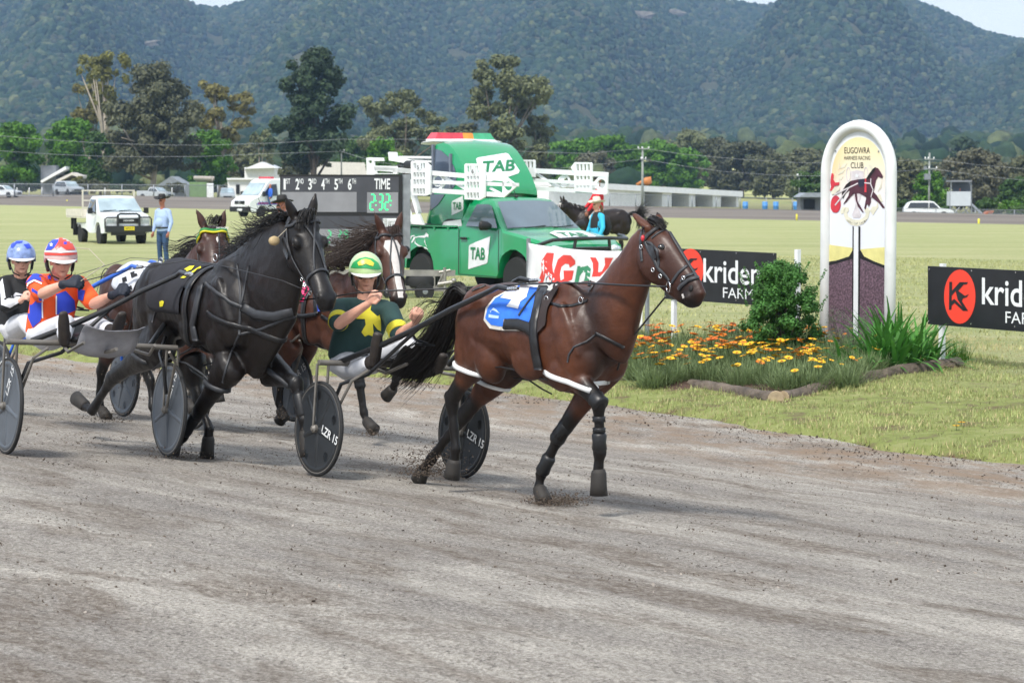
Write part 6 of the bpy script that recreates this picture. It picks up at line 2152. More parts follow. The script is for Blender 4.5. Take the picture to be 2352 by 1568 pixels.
	E('painted_horse', [(500, 960), (560, 860), (640, 800), (760, 775), (900, 760), (960, 700), (1010, 610), (1060, 575), (1100, 590), (1140, 650), (1180, 720), (1170, 755), (1140, 750), (1100, 725), (1060, 790), (1040, 900), (1020, 980), (1080, 1050), (1130, 1130), (1180, 1200), (1210, 1245), (1180, 1260), (1110, 1170), (1010, 1090), (980, 1070), (975, 1160), (940, 1240), (925, 1190), (905, 1200), (890, 1280), (865, 1260), (900, 1080), (860, 1050), (780, 1010), (740, 1010), (755, 1150), (800, 1220), (860, 1335), (830, 1320), (760, 1230), (720, 1120), (705, 1010), (640, 1060), (570, 1150), (510, 1200), (530, 1160), (600, 1050), (625, 950), (560, 1000), (500, 1080), (490, 1010)], .010, HRS)
	E('painted_mane', [(900, 760), (950, 680), (1010, 600), (1055, 565), (1050, 620), (990, 700), (940, 770)], .0115, MC['black_print'])
	E('painted_tail', [(490, 1040), (520, 930), (590, 840), (640, 800), (620, 900), (560, 990), (510, 1100)], .0115, MC['black_print'])
	E('painted_cloth', [(770, 775), (865, 765), (868, 880), (800, 910), (765, 870)], .012, mat('print_navy', '23263c', .5, .1, 9))
	E('painted_shaft', [(360, 1020), (760, 830), (765, 850), (370, 1040)], .0125, LG)
	E('painted_shaft', [(370, 1200), (600, 920), (612, 930), (385, 1215)], .0125, LG)
	E('painted_breastplate', [(870, 822), (970, 832), (972, 760), (985, 760), (985, 850), (1025, 950), (985, 1075), (972, 1070), (1008, 950), (965, 852), (870, 842)], .0125, LG)
	E('painted_girth', [(880, 760), (900, 760), (905, 990), (870, 990)], .012, RDP)
	E('painted_driver', [(305, 740), (320, 670), (350, 680), (352, 720), (345, 770), (380, 830), (450, 820), (440, 870), (380, 885), (350, 880), (370, 900), (330, 960), (290, 970), (310, 900), (300, 830)], .012, RDP)
	E('painted_driver_trousers', [(310, 990), (370, 900), (460, 900), (450, 950), (380, 1010), (330, 1030)], .013, CRM)
	tx = lambda s, a, b, h_, nm: B(nm, (lambda m_: (text_px(m_, pl, s, e(*a), ((e(*b)[0] - e(*a)[0]), (e(*b)[1] - e(*a)[1])), (0, -h_ * .2232 / 1.6327), d=.008), m_)[1])(MB()), mat('print_dark', '3a3733', .6, .05, 9))
	tx('EUGOWRA', (530, 338), (958, 338), 108, 'lettering')
	tx('HARNESS RACING', (525, 444), (962, 446), 68, 'lettering')
	tx('CLUB', (636, 585), (850, 586), 104, 'lettering')
	m = MB()
	for i, ch in enumerate('CANOLA CUP CARNIVAL'):
		if ch == ' ': continue
		a = math.radians(158 - 136 * i / 18)
		x_, y_ = 745 + 190 * math.cos(a), 1400 + 125 * math.sin(a)
		o_ = e(x_ - 8, y_ + 8)
		a2 = math.radians(158 - 136 * i / 18) - PI / 2
		dx = (math.cos(a2) * 19, math.sin(a2) * 14)
		text_px(m, pl, ch, o_, (dx[0] * .137, dx[1] * .137), (dx[1] * .137 * 1.6, -dx[0] * .137 * 1.8), d=.008)
	B('lettering', m, mat('print_dark', '3a3733'))
	m = MB()
	tl = lambda x, y: m.lathe([(.010, 0), (.010, .008)], pl.px(x, y, .006), -pl.n, 8)
	m = MB()
	for p in (e(383, 300), e(1105, 305), e(262, 960), e(1228, 1003)): m.lathe([(.010, 0), (.010, .008)], pl.px(*p, .006), -pl.n, 8)
	o = B('panel_screws', m, GALV); o['kind'] = 'stuff'
winning_post()
E_2 = lambda s: s
B_NAVY = MC['print_navy']
def banner():
	A, Bp = (.28, 34.0), (1.78, 31.58)
	d = V((Bp[0] - A[0], Bp[1] - A[1], 0)); ln = d.length; deg = math.degrees(math.atan2(d.x, -d.y))
	pl = Plane(A, deg)
	t = thing('banner', 'white banner with red and green lettering on posts before the green ute', 'banner', pl.pt(0, 0))
	pm = mat('white_banner_cloth', 'e2e2e6', .55, .05, 5)
	bend = lambda u, z: .05 * math.sin(u * 2.3 + 1) * math.sin(z * 2) + .02 * math.sin(u * 7 + z * 5)
	def P_(px, py, d_):
		u, z = pl.uz(px, py); return pl.pt(u, z, bend(u, z) + d_)
	vs, fs = [], []
	u0, z0 = pl.uz(1216, 558); _, zb = pl.uz(1480, 757); u1, zt1 = pl.uz(1482, 575)
	for i in range(25):
		for j in range(13):
			u = u0 + (u1 - u0) * i / 24
			zt_ = z0 + (zt1 - z0) * i / 24 - .05 * math.sin(PI * i / 24)
			z = zt_ + (zb - zt_) * j / 12
			vs.append(pl.pt(u, z, bend(u, z)))
	for i in range(24):
		for j in range(12): a = i * 13 + j; fs.append((a, a + 13, a + 14, a + 1))
	m = MB(); m.add(vs, fs); o = m.build('cloth', pm, t, True, True)
	s = o.modifiers.new('solid', 'SOLIDIFY'); s.thickness = .004
	c = lambda x, y: ((1350 + .4464 * x) / 1.6327, (450 + .4464 * y) / 1.6327)
	def patch(polys, nm, mt):
		bv = bvh_of(o.data); m = MB()
		for q in polys: decal(m, bv, q, .006, 6, maxjump=.4)
		m.build(nm, mt, t, False, True)
	q2 = lambda x, y: (1163.7 + .211 * x, 477.7 + .211 * y)
	red = mat('banner_red', 'd8413a', .55, .06, 9); grn = mat('banner_green', '3d8a66', .55, .06, 9)
	patch([[q2(440, 485), q2(518, 490), q2(500, 620), q2(508, 690), q2(575, 815), q2(480, 815), q2(455, 735), q2(425, 735), q2(428, 640), q2(456, 590), q2(450, 680), q2(425, 735), q2(400, 815), q2(345, 812), q2(385, 690), q2(380, 580)]], 'lettering', red)
	patch([[q2(560, 560), q2(620, 510), q2(700, 515), q2(750, 570), q2(752, 610), q2(690, 650), q2(680, 610), q2(640, 605), q2(600, 640), q2(582, 720), q2(590, 790), q2(625, 770), q2(622, 680), q2(735, 680), q2(715, 780), q2(640, 812), q2(560, 815), q2(520, 760), q2(520, 680)]], 'lettering', red)
	patch([[q2(775, 630), q2(810, 632), q2(808, 650), q2(840, 628), q2(885, 626), q2(920, 660), q2(912, 750), q2(890, 840), q2(830, 840), q2(855, 760), q2(862, 700), q2(830, 700), q2(800, 740), q2(780, 840), q2(735, 840), q2(755, 740)]], 'lettering', grn)
	patch([[q2(910, 535), q2(975, 540), q2(1005, 600), q2(1000, 700), q2(1040, 690), q2(1075, 620), q2(1070, 540), q2(1165, 542), q2(1110, 650), q2(1020, 745), q2(930, 750), q2(945, 680), q2(940, 600)]], 'lettering', red)
	patch([[q2(1190, 545), q2(1330, 550), q2(1330, 590), q2(1240, 588), q2(1238, 630), q2(1310, 632), q2(1310, 670), q2(1232, 668), q2(1228, 720), q2(1320, 722), q2(1320, 760), q2(1180, 756)]], 'lettering', red)
	for (x_, top) in ((1214, 552), (1487, 572)):
		m = MB(); u, z = pl.uz(x_, top); m.tube([pl.pt(u, -.2), pl.pt(u, z + .03)], .03, 8); m.build('post', GALV, t, True, True, auto=40)
banner()
def timing_board():
	Y = 43.0
	D = lambda x, y: atY(x, y, Y)
	O = V((atY(790, 428, Y).x, Y, 0))
	t = thing('timing_board', 'large dark electronic timing board showing placings and a green time, mounted on a trailer', 'scoreboard', O)
	pl = Plane((O.x, Y), 90)      # faces the viewer
	B = lambda n, m, mt, au=None: m.build(n, mt, t, False, True, auto=au)
	q = lambda x, y: ((1000 + .2933 * x) / 1.6327, (640 + .2933 * y) / 1.6327)
	R_ = lambda x0, y0, x1, y1: [q(x0, y0), q(x1, y0), q(x1, y1), q(x0, y1)]
	m = MB(); pl.poly(m, R_(172, 52, 1732, 1030), .26, -.26); B('housing', m, mat('black_housing', '17181b', .5, .15, 9))
	m = MB(); pl.poly(m, R_(190, 80, 1690, 268), .004, .002); pl.poly(m, R_(190, 580, 1690, 745), .004, .002); B('dark_panel', m, mat('dark_grey_panel', '46484f', .6, .12, 4, spec=.3))
	m = MB(); pl.poly(m, R_(1150, 268, 1284, 530), .004, .002); B('dark_panel', m, MC['dark_grey_panel'])
	LGM = mat('grey_display_glass', '85868c', .35, .12, 3)
	for r in (R_(190, 272, 1150, 528), R_(1284, 275, 1682, 540), R_(190, 745, 1440, 965)):
		m = MB(); pl.poly(m, r, .004, .002); B('display_panel', m, LGM)
	m = MB()
	for i, (a, b, x) in enumerate((('1', 'ST', 218), ('2', 'ND', 370), ('3', 'RD', 532), ('4', 'TH', 698), ('5', 'TH', 866), ('6', 'TH', 1040))):
		p = q(x, 238 + i * .5); text_px(m, pl, a, p, ((26 if i == 0 else 46) * .1797, .2), (0, -140 * .1797), d=.010, bold=.02)
		p = q(x + (32 if i == 0 else 50), 166); text_px(m, pl, b, p, (52 * .1797, .2), (0, -66 * .1797), d=.010, bold=.01)
	text_px(m, pl, 'TIME', q(1378, 235), (200 * .1797, .2), (0, -140 * .1797), d=.010, bold=.02)
	B('lettering', m, WHITE)
	GL = mat('green_led', '39d97f', .4, 0, 5, emit=1.1)
	GLd = mat('green_led_dim', '45b078', .4, 0, 5, emit=.5)
	def digit(m, ch, x, y, w_, h_, sl=8):
		segs = {'2': 'abged', '3': 'abgcd', '9': 'abgfcd', '0': 'abcdef', '1': 'bc'}[ch]
		for s_ in segs:
			x0, y0, x1, y1 = {'a': (0, 0, 1, 0), 'g': (0, .5, 1, .5), 'd': (0, 1, 1, 1), 'f': (0, 0, 0, .5), 'b': (1, 0, 1, .5), 'e': (0, .5, 0, 1), 'c': (1, .5, 1, 1)}[s_]
			t_ = 9
			X0, Y0, X1, Y1 = x + x0 * w_ + (1 - y0) * sl, y + y0 * h_, x + x1 * w_ + (1 - y1) * sl, y + y1 * h_
			if x0 != x1: pts = [(X0 + 7, Y0 - t_), (X1 - 7, Y0 - t_), (X1 - 7, Y0 + t_), (X0 + 7, Y0 + t_)]
			else: pts = [(X0 - t_, Y0 + 10), (X0 + t_, Y0 + 10), (X1 + t_, Y1 - 10), (X1 - t_, Y1 - 10)]
			pl.poly(m, [q(*p) for p in pts], .002, .010)
	m = MB()
	digit(m, '2', 1322, 305, 52, 195); digit(m, '3', 1428, 305, 50, 195); digit(m, '2', 1512, 305, 52, 195)
	for (x, y) in ((1398, 385), (1398, 442), (1592, 385), (1585, 442)): pl.poly(m, [q(*p) for p in ellp(x, y, 9, 10, 8)], .002, .010)
	B('led_digits', m, GL)
	m = MB()
	digit(m, '2', 780, 768, 40, 150, 0); digit(m, '2', 925, 770, 30, 85, 0); digit(m, '9', 995, 770, 45, 90, 0); digit(m, '2', 1285, 775, 45, 85, 0); digit(m, '2', 1370, 775, 45, 85, 0)
	B('led_digits', m, GLd)
	m = MB(); pl.poly(m, R_(1487, 610, 1674, 716), .003, .008); B('sponsor_label', m, WHITE)
	m = MB(); text_px(m, pl, 'BROOK', q(1556, 700), (108 * .1797, 0), (0, -62 * .1797), d=.013)
	for i in range(4): pl.poly(m, R_(1492 + i * 14, 616, 1495 + i * 14 + i, 712), .001, .012)
	B('sponsor_lettering', m, MC['print_dark'])
	m = MB(); a = pl.px(*q(1735, 52), -.25); b = pl.px(*q(1830, 52), -.25)
	pl.poly(m, R_(1735, 50, 1832, 1120), .2, -.24); B('steel_frame', m, GALV)
	z1 = pl.uz(1000, 624)[1]; z0 = pl.uz(1000, 664)[1]
	TRL = mat('trailer_galvanised', '8b8984', .55, .2, 8, metal=.3)
	for i, (x0, y0, x1, y1) in enumerate(((640, 618, 1046, 632), (860, 655, 1022, 666))):
		m = MB(); pl.poly(m, [(x0, y0), (x1, y0 + 2), (x1, y1 + 2), (x0, y1)], .08, .02); B('chassis_rail', m, TRL)
	for (x0, x1) in ((990, 1000), (1012, 1020), (780, 788), (752, 757)):
		m = MB(); pl.poly(m, [(x0, 628), (x1, 628), (x1, 664), (x0, 664)], .06, .03); B('chassis_post', m, TRL)
	for x in (685, 765): 
		m = MB(); pl.poly(m, [(x, 590), (x + 7, 590), (x + 7, 690), (x, 690)], .06, -.06); B('board_leg', m, TRL)
	m = MB(); c = pl.px(968, 647, -.1); m.lathe([(.16, -.1), (.28, -.1), (.30, -.06), (.30, .06), (.28, .1), (.16, .1)], c, V((0, 0, 1)), 26); B('spare_tyre', m, TYRE, 40)
	for (x, y, r) in ((905, 684, .21), (975, 684, .17)):
		m = MB(); c = pl.px(x, y - r * 128, .1); c.z = r; m.lathe([(r * .55, -.09), (r * .95, -.09), (r, -.05), (r, .05), (r * .95, .09), (r * .55, .09)], c, V((.25, -1, 0)), 24); B('trailer_wheel', m, TYRE, 40)
		m = MB(); m.lathe([(.03, -.095), (r * .5, -.08), (r * .5, .08), (.03, .095)], c, V((.25, -1, 0)), 18); B('trailer_rim', m, GALV, 40)
	m = MB(); c = pl.px(1022, 650, .1)
	m.tube([c + V((0, 0, .28)), c - V((0, 0, .25))], .03, 8); m.tube([c + V((-.1, 0, .2)), c + V((.1, 0, .24))], .018, 7); m.tube([c + V((-.12, 0, -.02)), c + V((.14, 0, .02))], .045, 8); m.ell(c + V((.16, 0, .05)), .05)
	m.tube([c + V((.02, 0, .28)), c + V((-.14, 0, -.05))], .012, 6)
	B('jockey_winch', m, mat('worn_steel', '97948e', .45, .3, 30, metal=.6), 50)
timing_board()

GLASSC = mat('car_glass', '5b6b76', .06, .15, 1.2, spec=.9, coat=.7)
GLASSD = mat('dark_car_glass', '1c2226', .06, .2, 2, spec=.8, coat=.5)
BLKT = mat('black_trim', '1a1b1c', .5, .1, 10)
LAMP = mat('headlamp_glass', 'c4cdd2', .1, .2, 30, coat=.8)
class Car:
	def __init__(s, name, label, cat, loc, deg, W, belt, roof, tumble=.2, group=None):
		"""local frame: x forward, y away to its left"""
		s.W, s.belt, s.roof, s.tumble = W, belt, roof, tumble
		th = math.radians(deg)
		s.t = V((math.sin(th), -math.cos(th), 0)); s.n = V((-s.t.y, s.t.x, 0))
		s.loc = V(loc)
		s.root = thing(name, label, cat, loc, math.atan2(s.t.y, s.t.x), group)
		s.x0, s.x1 = 0, 1
	def df(s, p):
		x, y, z = p
		k = 1.
		if z > s.belt: k -= s.tumble * (z - s.belt) / (s.roof - s.belt)
		if z < .5: k -= .04 * (.5 - z) / .3
		e = max(0, (abs(x - (s.x0 + s.x1) / 2) / ((s.x1 - s.x0) / 2)) - .8) / .2
		k -= .07 * e * e
		return V((x, y * k, z))
	def slab(s, prof, ys, crown=.03, inset=.05, mt=None, name='body', topz=None):
		"""profile polygon extruded over the width with softened flanks"""
		s.x0, s.x1 = min(p[0] for p in prof), max(p[0] for p in prof)
		cz = (min(p[1] for p in prof) + max(p[1] for p in prof)) / 2
		mb = MB(); k = len(prof); vs, fs = [], []
		for f in ys:
			a = abs(f)
			for (x, z) in prof:
				dz = crown * (1 - f * f) if z > .8 else 0
				if a > .97:
					xm = (s.x0 + s.x1) / 2
					x = xm + (x - xm) * (1 - inset * .35)
					if z > .8: dz -= inset * .7
				vs.append(s.df((x, f * s.W / 2, z + dz)))
		n = len(ys)
		for i in range(n - 1):
			for j in range(k):
				a, b = i * k + j, i * k + (j + 1) % k
				fs.append((a, b, b + k, a + k))
		mb.add(vs, fs)
		for (o, fl) in ((0, False), ((n - 1) * k, True)):
			pts = [V(p) for p in prof]
			r = delaunay_2d_cdt(pts, [(i, (i + 1) % k) for i in range(k)], [], 1, 1e-5)
			mp_ = [min(range(k), key=lambda q_: (pts[q_] - p).length) for p in r[0]]
			b0 = [vs[o + i] for i in range(k)]
			f_ = [tuple(mp_[i] for i in f) for f in r[2]]
			mb.add(b0, f_ if fl else [f[::-1] for f in f_])
		bm = bmesh.new()
		me = bpy.data.meshes.new(name); me.from_pydata(mb.v, [], mb.f)
		bm.from_mesh(me); bmesh.ops.remove_doubles(bm, verts=bm.verts, dist=.0005); bmesh.ops.recalc_face_normals(bm, faces=bm.faces); bm.to_mesh(me); bm.free()
		me.materials.append(mt); me.polygons.foreach_set('use_smooth', [True] * len(me.polygons)); me.set_sharp_from_angle(angle=math.radians(32))
		return link(name, me, s.root)
	def panel(s, name, pts, side, mt, off=.012, th=.006):
		"""flat pane on the side of the car, pts (x, z)"""
		m = MB()
		P_ = [s.df((x, side * (s.W / 2 + off), z)) for x, z in pts]
		k = len(P_)
		m.add(P_, [tuple(range(k)) if side < 0 else tuple(range(k))[::-1]])
		m.add([p + V((0, side * -th, 0)) for p in P_], [])
		return m.build(name, mt, s.root)
	def quad(s, name, P_, mt, push=V((.01, 0, .01))):
		m = MB(); m.add([V(p) + push for p in P_], [(0, 1, 2, 3)]); return m.build(name, mt, s.root)
	def wheel(s, x, side, r, w_=.22, rim='c2c6c9', ri=.55, y=None):
		y = side * (s.W / 2 - w_ / 2 - .02) if y is None else y
		m = MB(); c = V((x, y, r)); ax = V((0, side, 0))
		m.lathe([(r * ri, -w_ / 2), (r * .93, -w_ / 2), (r, -w_ * .3), (r, w_ * .3), (r * .93, w_ / 2), (r * ri, w_ / 2)], c, ax, 26, 0)
		m.lathe([(r * .12, w_ * .38), (r * ri, w_ * .30), (r * (ri + .04), w_ * .48)], c, ax, 22, 1)
		for k in range(6):
			a = 2 * PI * k / 6
			m.box(c + ax * w_ * .36 + V((math.cos(a), 0, math.sin(a))) * r * ri * .55, (r * .1, .03, r * .1), None, 2)
		return m.build('wheel', [TYRE, mat('rim_' + rim, rim, .35, .15, 20, metal=.5), BLKT], s.root, auto=35)
	def world(s, o):
		"""skin in world space for laying print on"""
		M = Matrix.Translation(s.loc) @ Matrix.Rotation(s.root.rotation_euler.z, 4, 'Z')
		return BVHTree.FromPolygons([M @ v.co for v in o.data.vertices], [p.vertices[:] for p in o.data.polygons])
	def tolocal(s, m):
		M = (Matrix.Translation(s.loc) @ Matrix.Rotation(s.root.rotation_euler.z, 4, 'Z')).inverted()
		m.v = [tuple(M @ V(p)) for p in m.v]; return m
def arch(cx, cz, r, a0=180, a1=0, n=9): return [(cx + r * math.cos(math.radians(a0 + (a1 - a0) * i / n)), cz + r * math.sin(math.radians(a0 + (a1 - a0) * i / n))) for i in range(n + 1)]
YS = [-1, -.95, -.8, -.4, 0, .4, .8, .95, 1]
TABG = mat('glossy_green_paint', '14905a', .22, .05, 2, coat=.9)
def tab_ute():
	c = Car('start_car', 'bright green pickup ute with a domed observation pod and white starting barriers', 'ute', (-.266, 45.19, 0), 37, 1.86, 1.24, 1.82, .26)
	prof = [(-2.35, .62)] + arch(-1.27, .48, .47) + [(-.75, .40), (1.2, .38)] + arch(1.74, .48, .47) + [(2.4, .42), (2.62, .5), (2.68, .75), (2.62, .98), (2.4, 1.08), (1.9, 1.17), (1.42, 1.24), (.78, 1.78), (.6, 1.82), (.2, 1.82), (.1, 1.78), (-.02, 1.28), (-.6, 1.28), (-2.4, 1.30), (-2.42, .7)]
	body = c.slab(prof, YS, .03, .05, TABG)
	g = lambda *a, **k: c.panel(*a, **k)
	for sd_ in (-1, 1):
		g('side_window', [(.22, 1.32), (1.22, 1.29), (.84, 1.68), (.72, 1.72), (.34, 1.72)], sd_, GLASSC)
		m = MB(); W2 = sd_ * .945
		for (a, b) in (((.04, .42), (.04, 1.28)), ((1.28, .5), (1.28, 1.26)), ((.04, .42), (1.22, .40))): m.tube([V((a[0], W2, a[1])), V((b[0], W2 * .99, b[1]))], .007, 5)
		m.build('door_seam', BLKT, c.root)
		m = MB(); m.loft([(V((.12, W2 * 1.01, 1.09)), .02, .02), (V((.3, W2 * 1.01, 1.09)), .02, .02)], V((0, 1, 0)), 8); m.build('door_handle', BLKT, c.root, True)
		m = MB(); m.loft([(V((1.10, sd_ * 1.0, 1.32)), .05, .05), (V((1.10, sd_ * 1.06, 1.33)), .05, .08), (V((1.08, sd_ * 1.2, 1.34)), .05, .09)], V((1, 0, 0)), 12); m.build('door_mirror', BLKT, c.root, True)
		c.wheel(-1.27, sd_, .39, .27, '2c2e30', .5); c.wheel(1.74, sd_, .39, .27, '2c2e30', .5)
		m = MB(); m.add([c.df((x, sd_ * .935, z)) for x, z in ((2.25, 1.03), (2.5, .98), (2.5, .86), (2.3, .88))], [(0, 1, 2, 3) if sd_ > 0 else (3, 2, 1, 0)]); m.loft([(c.df((2.40, sd_ * .80, .96)), .10, .07), (c.df((2.6, sd_ * .72, .93)), .14, .07), (c.df((2.66, sd_ * .6, .92)), .14, .05)], V((0, 1, 0)), 12); m.build('headlight', LAMP, c.root, True)
	m = MB(); m.box((1.74, 0, .62), (.9, 1.5, .5)); m.box((-1.27, 0, .62), (.9, 1.5, .5)); m.build('wheel_well', BLKT, c.root)
	m = MB()
	def ws(f, t_):
		x = 1.42 + (.80 - 1.42) * t_; z = 1.24 + (1.78 - 1.24) * t_
		return c.df((x, f * .93, z)) + V((.012, 0, .02 + .03 * (1 - f * f)))
	nx = 10
	for i in range(nx + 1):
		for j in range(4): m.v.append(tuple(ws(-.9 + 1.8 * i / nx, .05 + .88 * j / 3)))
	for i in range(nx):
		for j in range(3): a = i * 4 + j; m.f.append((a, a + 4, a + 5, a + 1)); m.m.append(0)
	m.build('windscreen', GLASSC, c.root, True)
	m = MB()
	for y in (.2, -.45): m.tube([V((1.45, y, 1.29)), V((1.40, y + .5, 1.33))], .010, 5)
	m.build('wiper', BLKT, c.root)
	m = MB(); m.box((2.67, 0, .82), (.05, 1.1, .24)); m.build('grille', BLKT, c.root)
	m = MB(); m.tube([V((2.45, -.95, 1.0)), V((2.78, -.85, 1.10)), V((2.84, -.4, 1.12)), V((2.84, .4, 1.12)), V((2.78, .85, 1.10)), V((2.5, 1.0, 1.14)), V((2.3, 1.05, 1.16))], .034, 8)
	for y in (-.38, .38): m.tube([V((2.84, y, 1.12)), V((2.82, y * 1.1, .9)), V((2.78, y * 1.2, .5))], .03, 8)
	m.tube([V((2.83, -.4, .95)), V((2.83, .4, .95))], .02, 7)
	m.build('bull_bar', mat('black_bar', '202326', .35, .1, 9, coat=.3), c.root, True, auto=50)
	m = MB()
	for sd_ in (-1, 1):
		m.box((-1.2, sd_ * .90, 1.305), (2.3, .05, .03))
		for i in range(5): m.box((-2.1 + i * .45, sd_ * .935, 1.26), (.05, .02, .05))
	m.build('tray_rail', TABG, c.root)
	m = MB(); m.box((-1.2, 0, 1.322), (2.3, 1.7, .01)); m.build('tray_cover', BLKT, c.root)
	m = MB(); m.tube([V((.70, -.1, 1.86)), V((.62, -.1, 2.0))], .006, 5); m.ell(V((.70, -.1, 1.86)), (.06, .03, .025)); m.build('roof_aerial', BLKT, c.root)
	pod = [(-1.08, 1.34), (-1.10, 1.92), (-1.0, 2.0), (-.97, 2.84), (-.72, 2.87), (-.56, 2.83), (-.4, 2.74), (-.24, 2.60), (-.08, 2.43), (.06, 2.25), (.16, 2.08), (.22, 1.96), (.22, 1.88), (-.02, 1.86), (-.02, 1.34)]
	c2 = Car.__new__(Car); c2.__dict__.update(c.__dict__); c2.W = 1.60; c2.tumble = 0; c2.belt = 9; c2.roof = 10
	c2.df = lambda p: V((p[0], p[1] * (1 - .03 * (p[2] - 1.3)), p[2] + (.0)))
	po = c2.slab(pod, [-1, -.97, -.88, -.6, 0, .6, .88, .97, 1], .05, .10, TABG, 'pod_shell')
	WG = mat('pod_window_glass', '4a5566', .08, .25, 1.5, coat=.6, spec=.8)
	def podwin(pts, nm='pod_window'):
		for sd_ in (-1, 1):
			m = MB(); P_ = [c2.df((x, sd_ * .812, z)) for x, z in pts]; m.add(P_, [tuple(range(len(P_))) if sd_ < 0 else tuple(range(len(P_)))[::-1]]); m.build(nm, WG, c.root)
	podwin([(-.95, 2.76), (-.74, 2.72), (-.5, 2.6), (-.32, 2.42), (-.22, 2.25), (-.27, 2.08), (-.36, 2.0), (-.96, 2.0)])
	podwin([(-1.08, 1.90), (-.60, 1.90), (-.80, 1.72), (-1.08, 1.58)])
	m = MB(); m.box((-.99, 0, 2.4), (.04, 1.5, .82)); m.box((-1.06, 0, 1.75), (.04, 1.5, .3)); m.build('pod_rear_window', WG, c.root)
	m = MB()
	for x, z0_, z1_ in ((-.99, 1.9, 2.84), (-.42, 2.0, 2.66)): m.box((x, -.79, (z0_ + z1_) / 2), (.05, .05, z1_ - z0_))
	m.build('pod_pillar', mat('pod_pillar_grey', '6b7280', .4, .1, 9), c.root)
	m = MB(); m.loft([(V((-1.75, 0, 2.86)), .55, .02), (V((-1.5, 0, 2.89)), .70, .04), (V((-1.1, 0, 2.91)), .74, .05), (V((-.8, 0, 2.90)), .70, .04)], V((0, 1, 0)), 20); m.build('roof_spoiler', WHITE, c.root, True)
	for y0_, y1_, nm, h_ in ((-.70, -.04, 'red_light', 'd23a4a'), (-.04, .20, 'amber_light', 'e58e2c'), (.20, .70, 'green_light', '3fa878')):
		m = MB()
		e0 = .08 if nm == 'red_light' else 0; e1 = .08 if nm == 'green_light' else 0
		m.add([V((-1.34, y0_, 2.95)), V((-1.04, y0_, 2.95)), V((-1.04, y1_, 2.95)), V((-1.34, y1_, 2.95)), V((-1.30, y0_ + e0, 3.07)), V((-1.08, y0_ + e0, 3.07)), V((-1.08, y1_ - e1, 3.07)), V((-1.30, y1_ - e1, 3.07))],
              [(0, 1, 5, 4), (1, 2, 6, 5), (2, 3, 7, 6), (3, 0, 4, 7), (4, 5, 6, 7), (3, 2, 1, 0)])
		m.build(nm, mat(nm + '_lens', h_, .2, .15, 8, coat=.6), c.root)
	m = MB(); m.box((-1.19, 0, 2.925), (.32, 1.42, .05)); m.build('light_bar_base', WHITE, c.root)
	bw, pw = c.world(body), c.world(po)
	q = lambda x, y: (826.8 + .2734 * x, 275.6 + .2734 * y)
	GRN = mat('print_green', '1c7a4e', .5, .03, 9)
	def logo(bv, poly, tx_, o, ux, uy, off=.008, jump=.5):
		m = MB(); decal(m, bv, [q(*p) for p in poly], off, 3.5, maxjump=jump); c.tolocal(m).build('logo_tile', WHITE, c.root)
		m = MB(); text_cast(m, bv, tx_, q(*o), (ux[0] * .2734, ux[1] * .2734), (uy[0] * .2734, uy[1] * .2734), off + .008, .03); c.tolocal(m).build('logo_lettering', GRN, c.root)
	logo(bw, [(918, 1058), (930, 1045), (1097, 978), (1075, 1190), (1066, 1205), (912, 1253)], 'TAB', (932, 1165), (122, 6), (2, -100))
	logo(pw, [(975, 330), (990, 318), (1225, 280), (1248, 290), (1340, 430), (1330, 450), (1230, 485), (1090, 520), (1010, 505)], 'TAB', (1020, 440), (275, -14), (12, -92))
	logo(pw, [(772, 700), (780, 680), (868, 636), (868, 745), (860, 760), (774, 802)], 'TAB', (785, 752), (72, -2), (0, -62))
	m = MB(); decal(m, bw, [q(*p) for p in ((1590, 955), (1640, 938), (1870, 940), (1985, 985), (1960, 996), (1760, 1020), (1700, 1010))], .02, 4, maxjump=.6); c.tolocal(m).build('logo_tile', WHITE, c.root)
	m = MB(); text_cast(m, bw, 'TAB', q(1700, 985), (225 * .2734, 5 * .2734), (-60 * .2734, -32 * .2734), .028, .03); c.tolocal(m).build('logo_lettering', GRN, c.root)
	m = MB()
	for pts in ([(425, 1000), (432, 975), (450, 968), (470, 972), (460, 978), (440, 980), (430, 1005)], [(432, 1030), (455, 985), (500, 975), (545, 970), (560, 945), (580, 965), (578, 985), (560, 980), (550, 990), (500, 985), (470, 990), (445, 1030)],
				[(465, 1000), (470, 1030), (500, 1050), (560, 1070), (578, 1090), (540, 1075), (490, 1058), (462, 1035)], [(548, 1000), (555, 1040), (570, 1070), (558, 1055), (543, 1020)]): decal(m, bw, [q(*p) for p in pts], .01, 3, maxjump=.4)
	c.tolocal(m).build('horse_emblem', WHITE, c.root)
	ARM = mat('white_barrier_paint', 'e8ebec', .35, .04, 6)
	def arm(l, items):
		pl = Plane((-.266, 45.19), 37, l)
		for nm, pts, th_, holes, d in items:
			m = MB(); pl.poly(m, [q(*p) for p in pts], th_, d, holes=[[q(*p) for p in h] for h in holes]); c.tolocal(m).build(nm, ARM, c.root)
	bar = lambda x0, y0, x1, y1, h_: [(x0, y0), (x1, y1), (x1, y1 + h_), (x0, y0 + h_)]
	def grid(x0, y0, x1, y1, nx_, rows, mg=7):
		hs = []
		wd = (x1 - x0 - 2 * mg) / nx_
		for (a, b) in rows:
			for i in range(nx_):
				X0, X1 = x0 + mg + wd * i + 3.5, x0 + mg + wd * (i + 1) - 3.5
				hs.append([(X0, a), (X1, a), (X1, b), (X0, b)])
		return hs
	circ = lambda x, y, r: ellp(x, y, r, r * 1.05, 14)
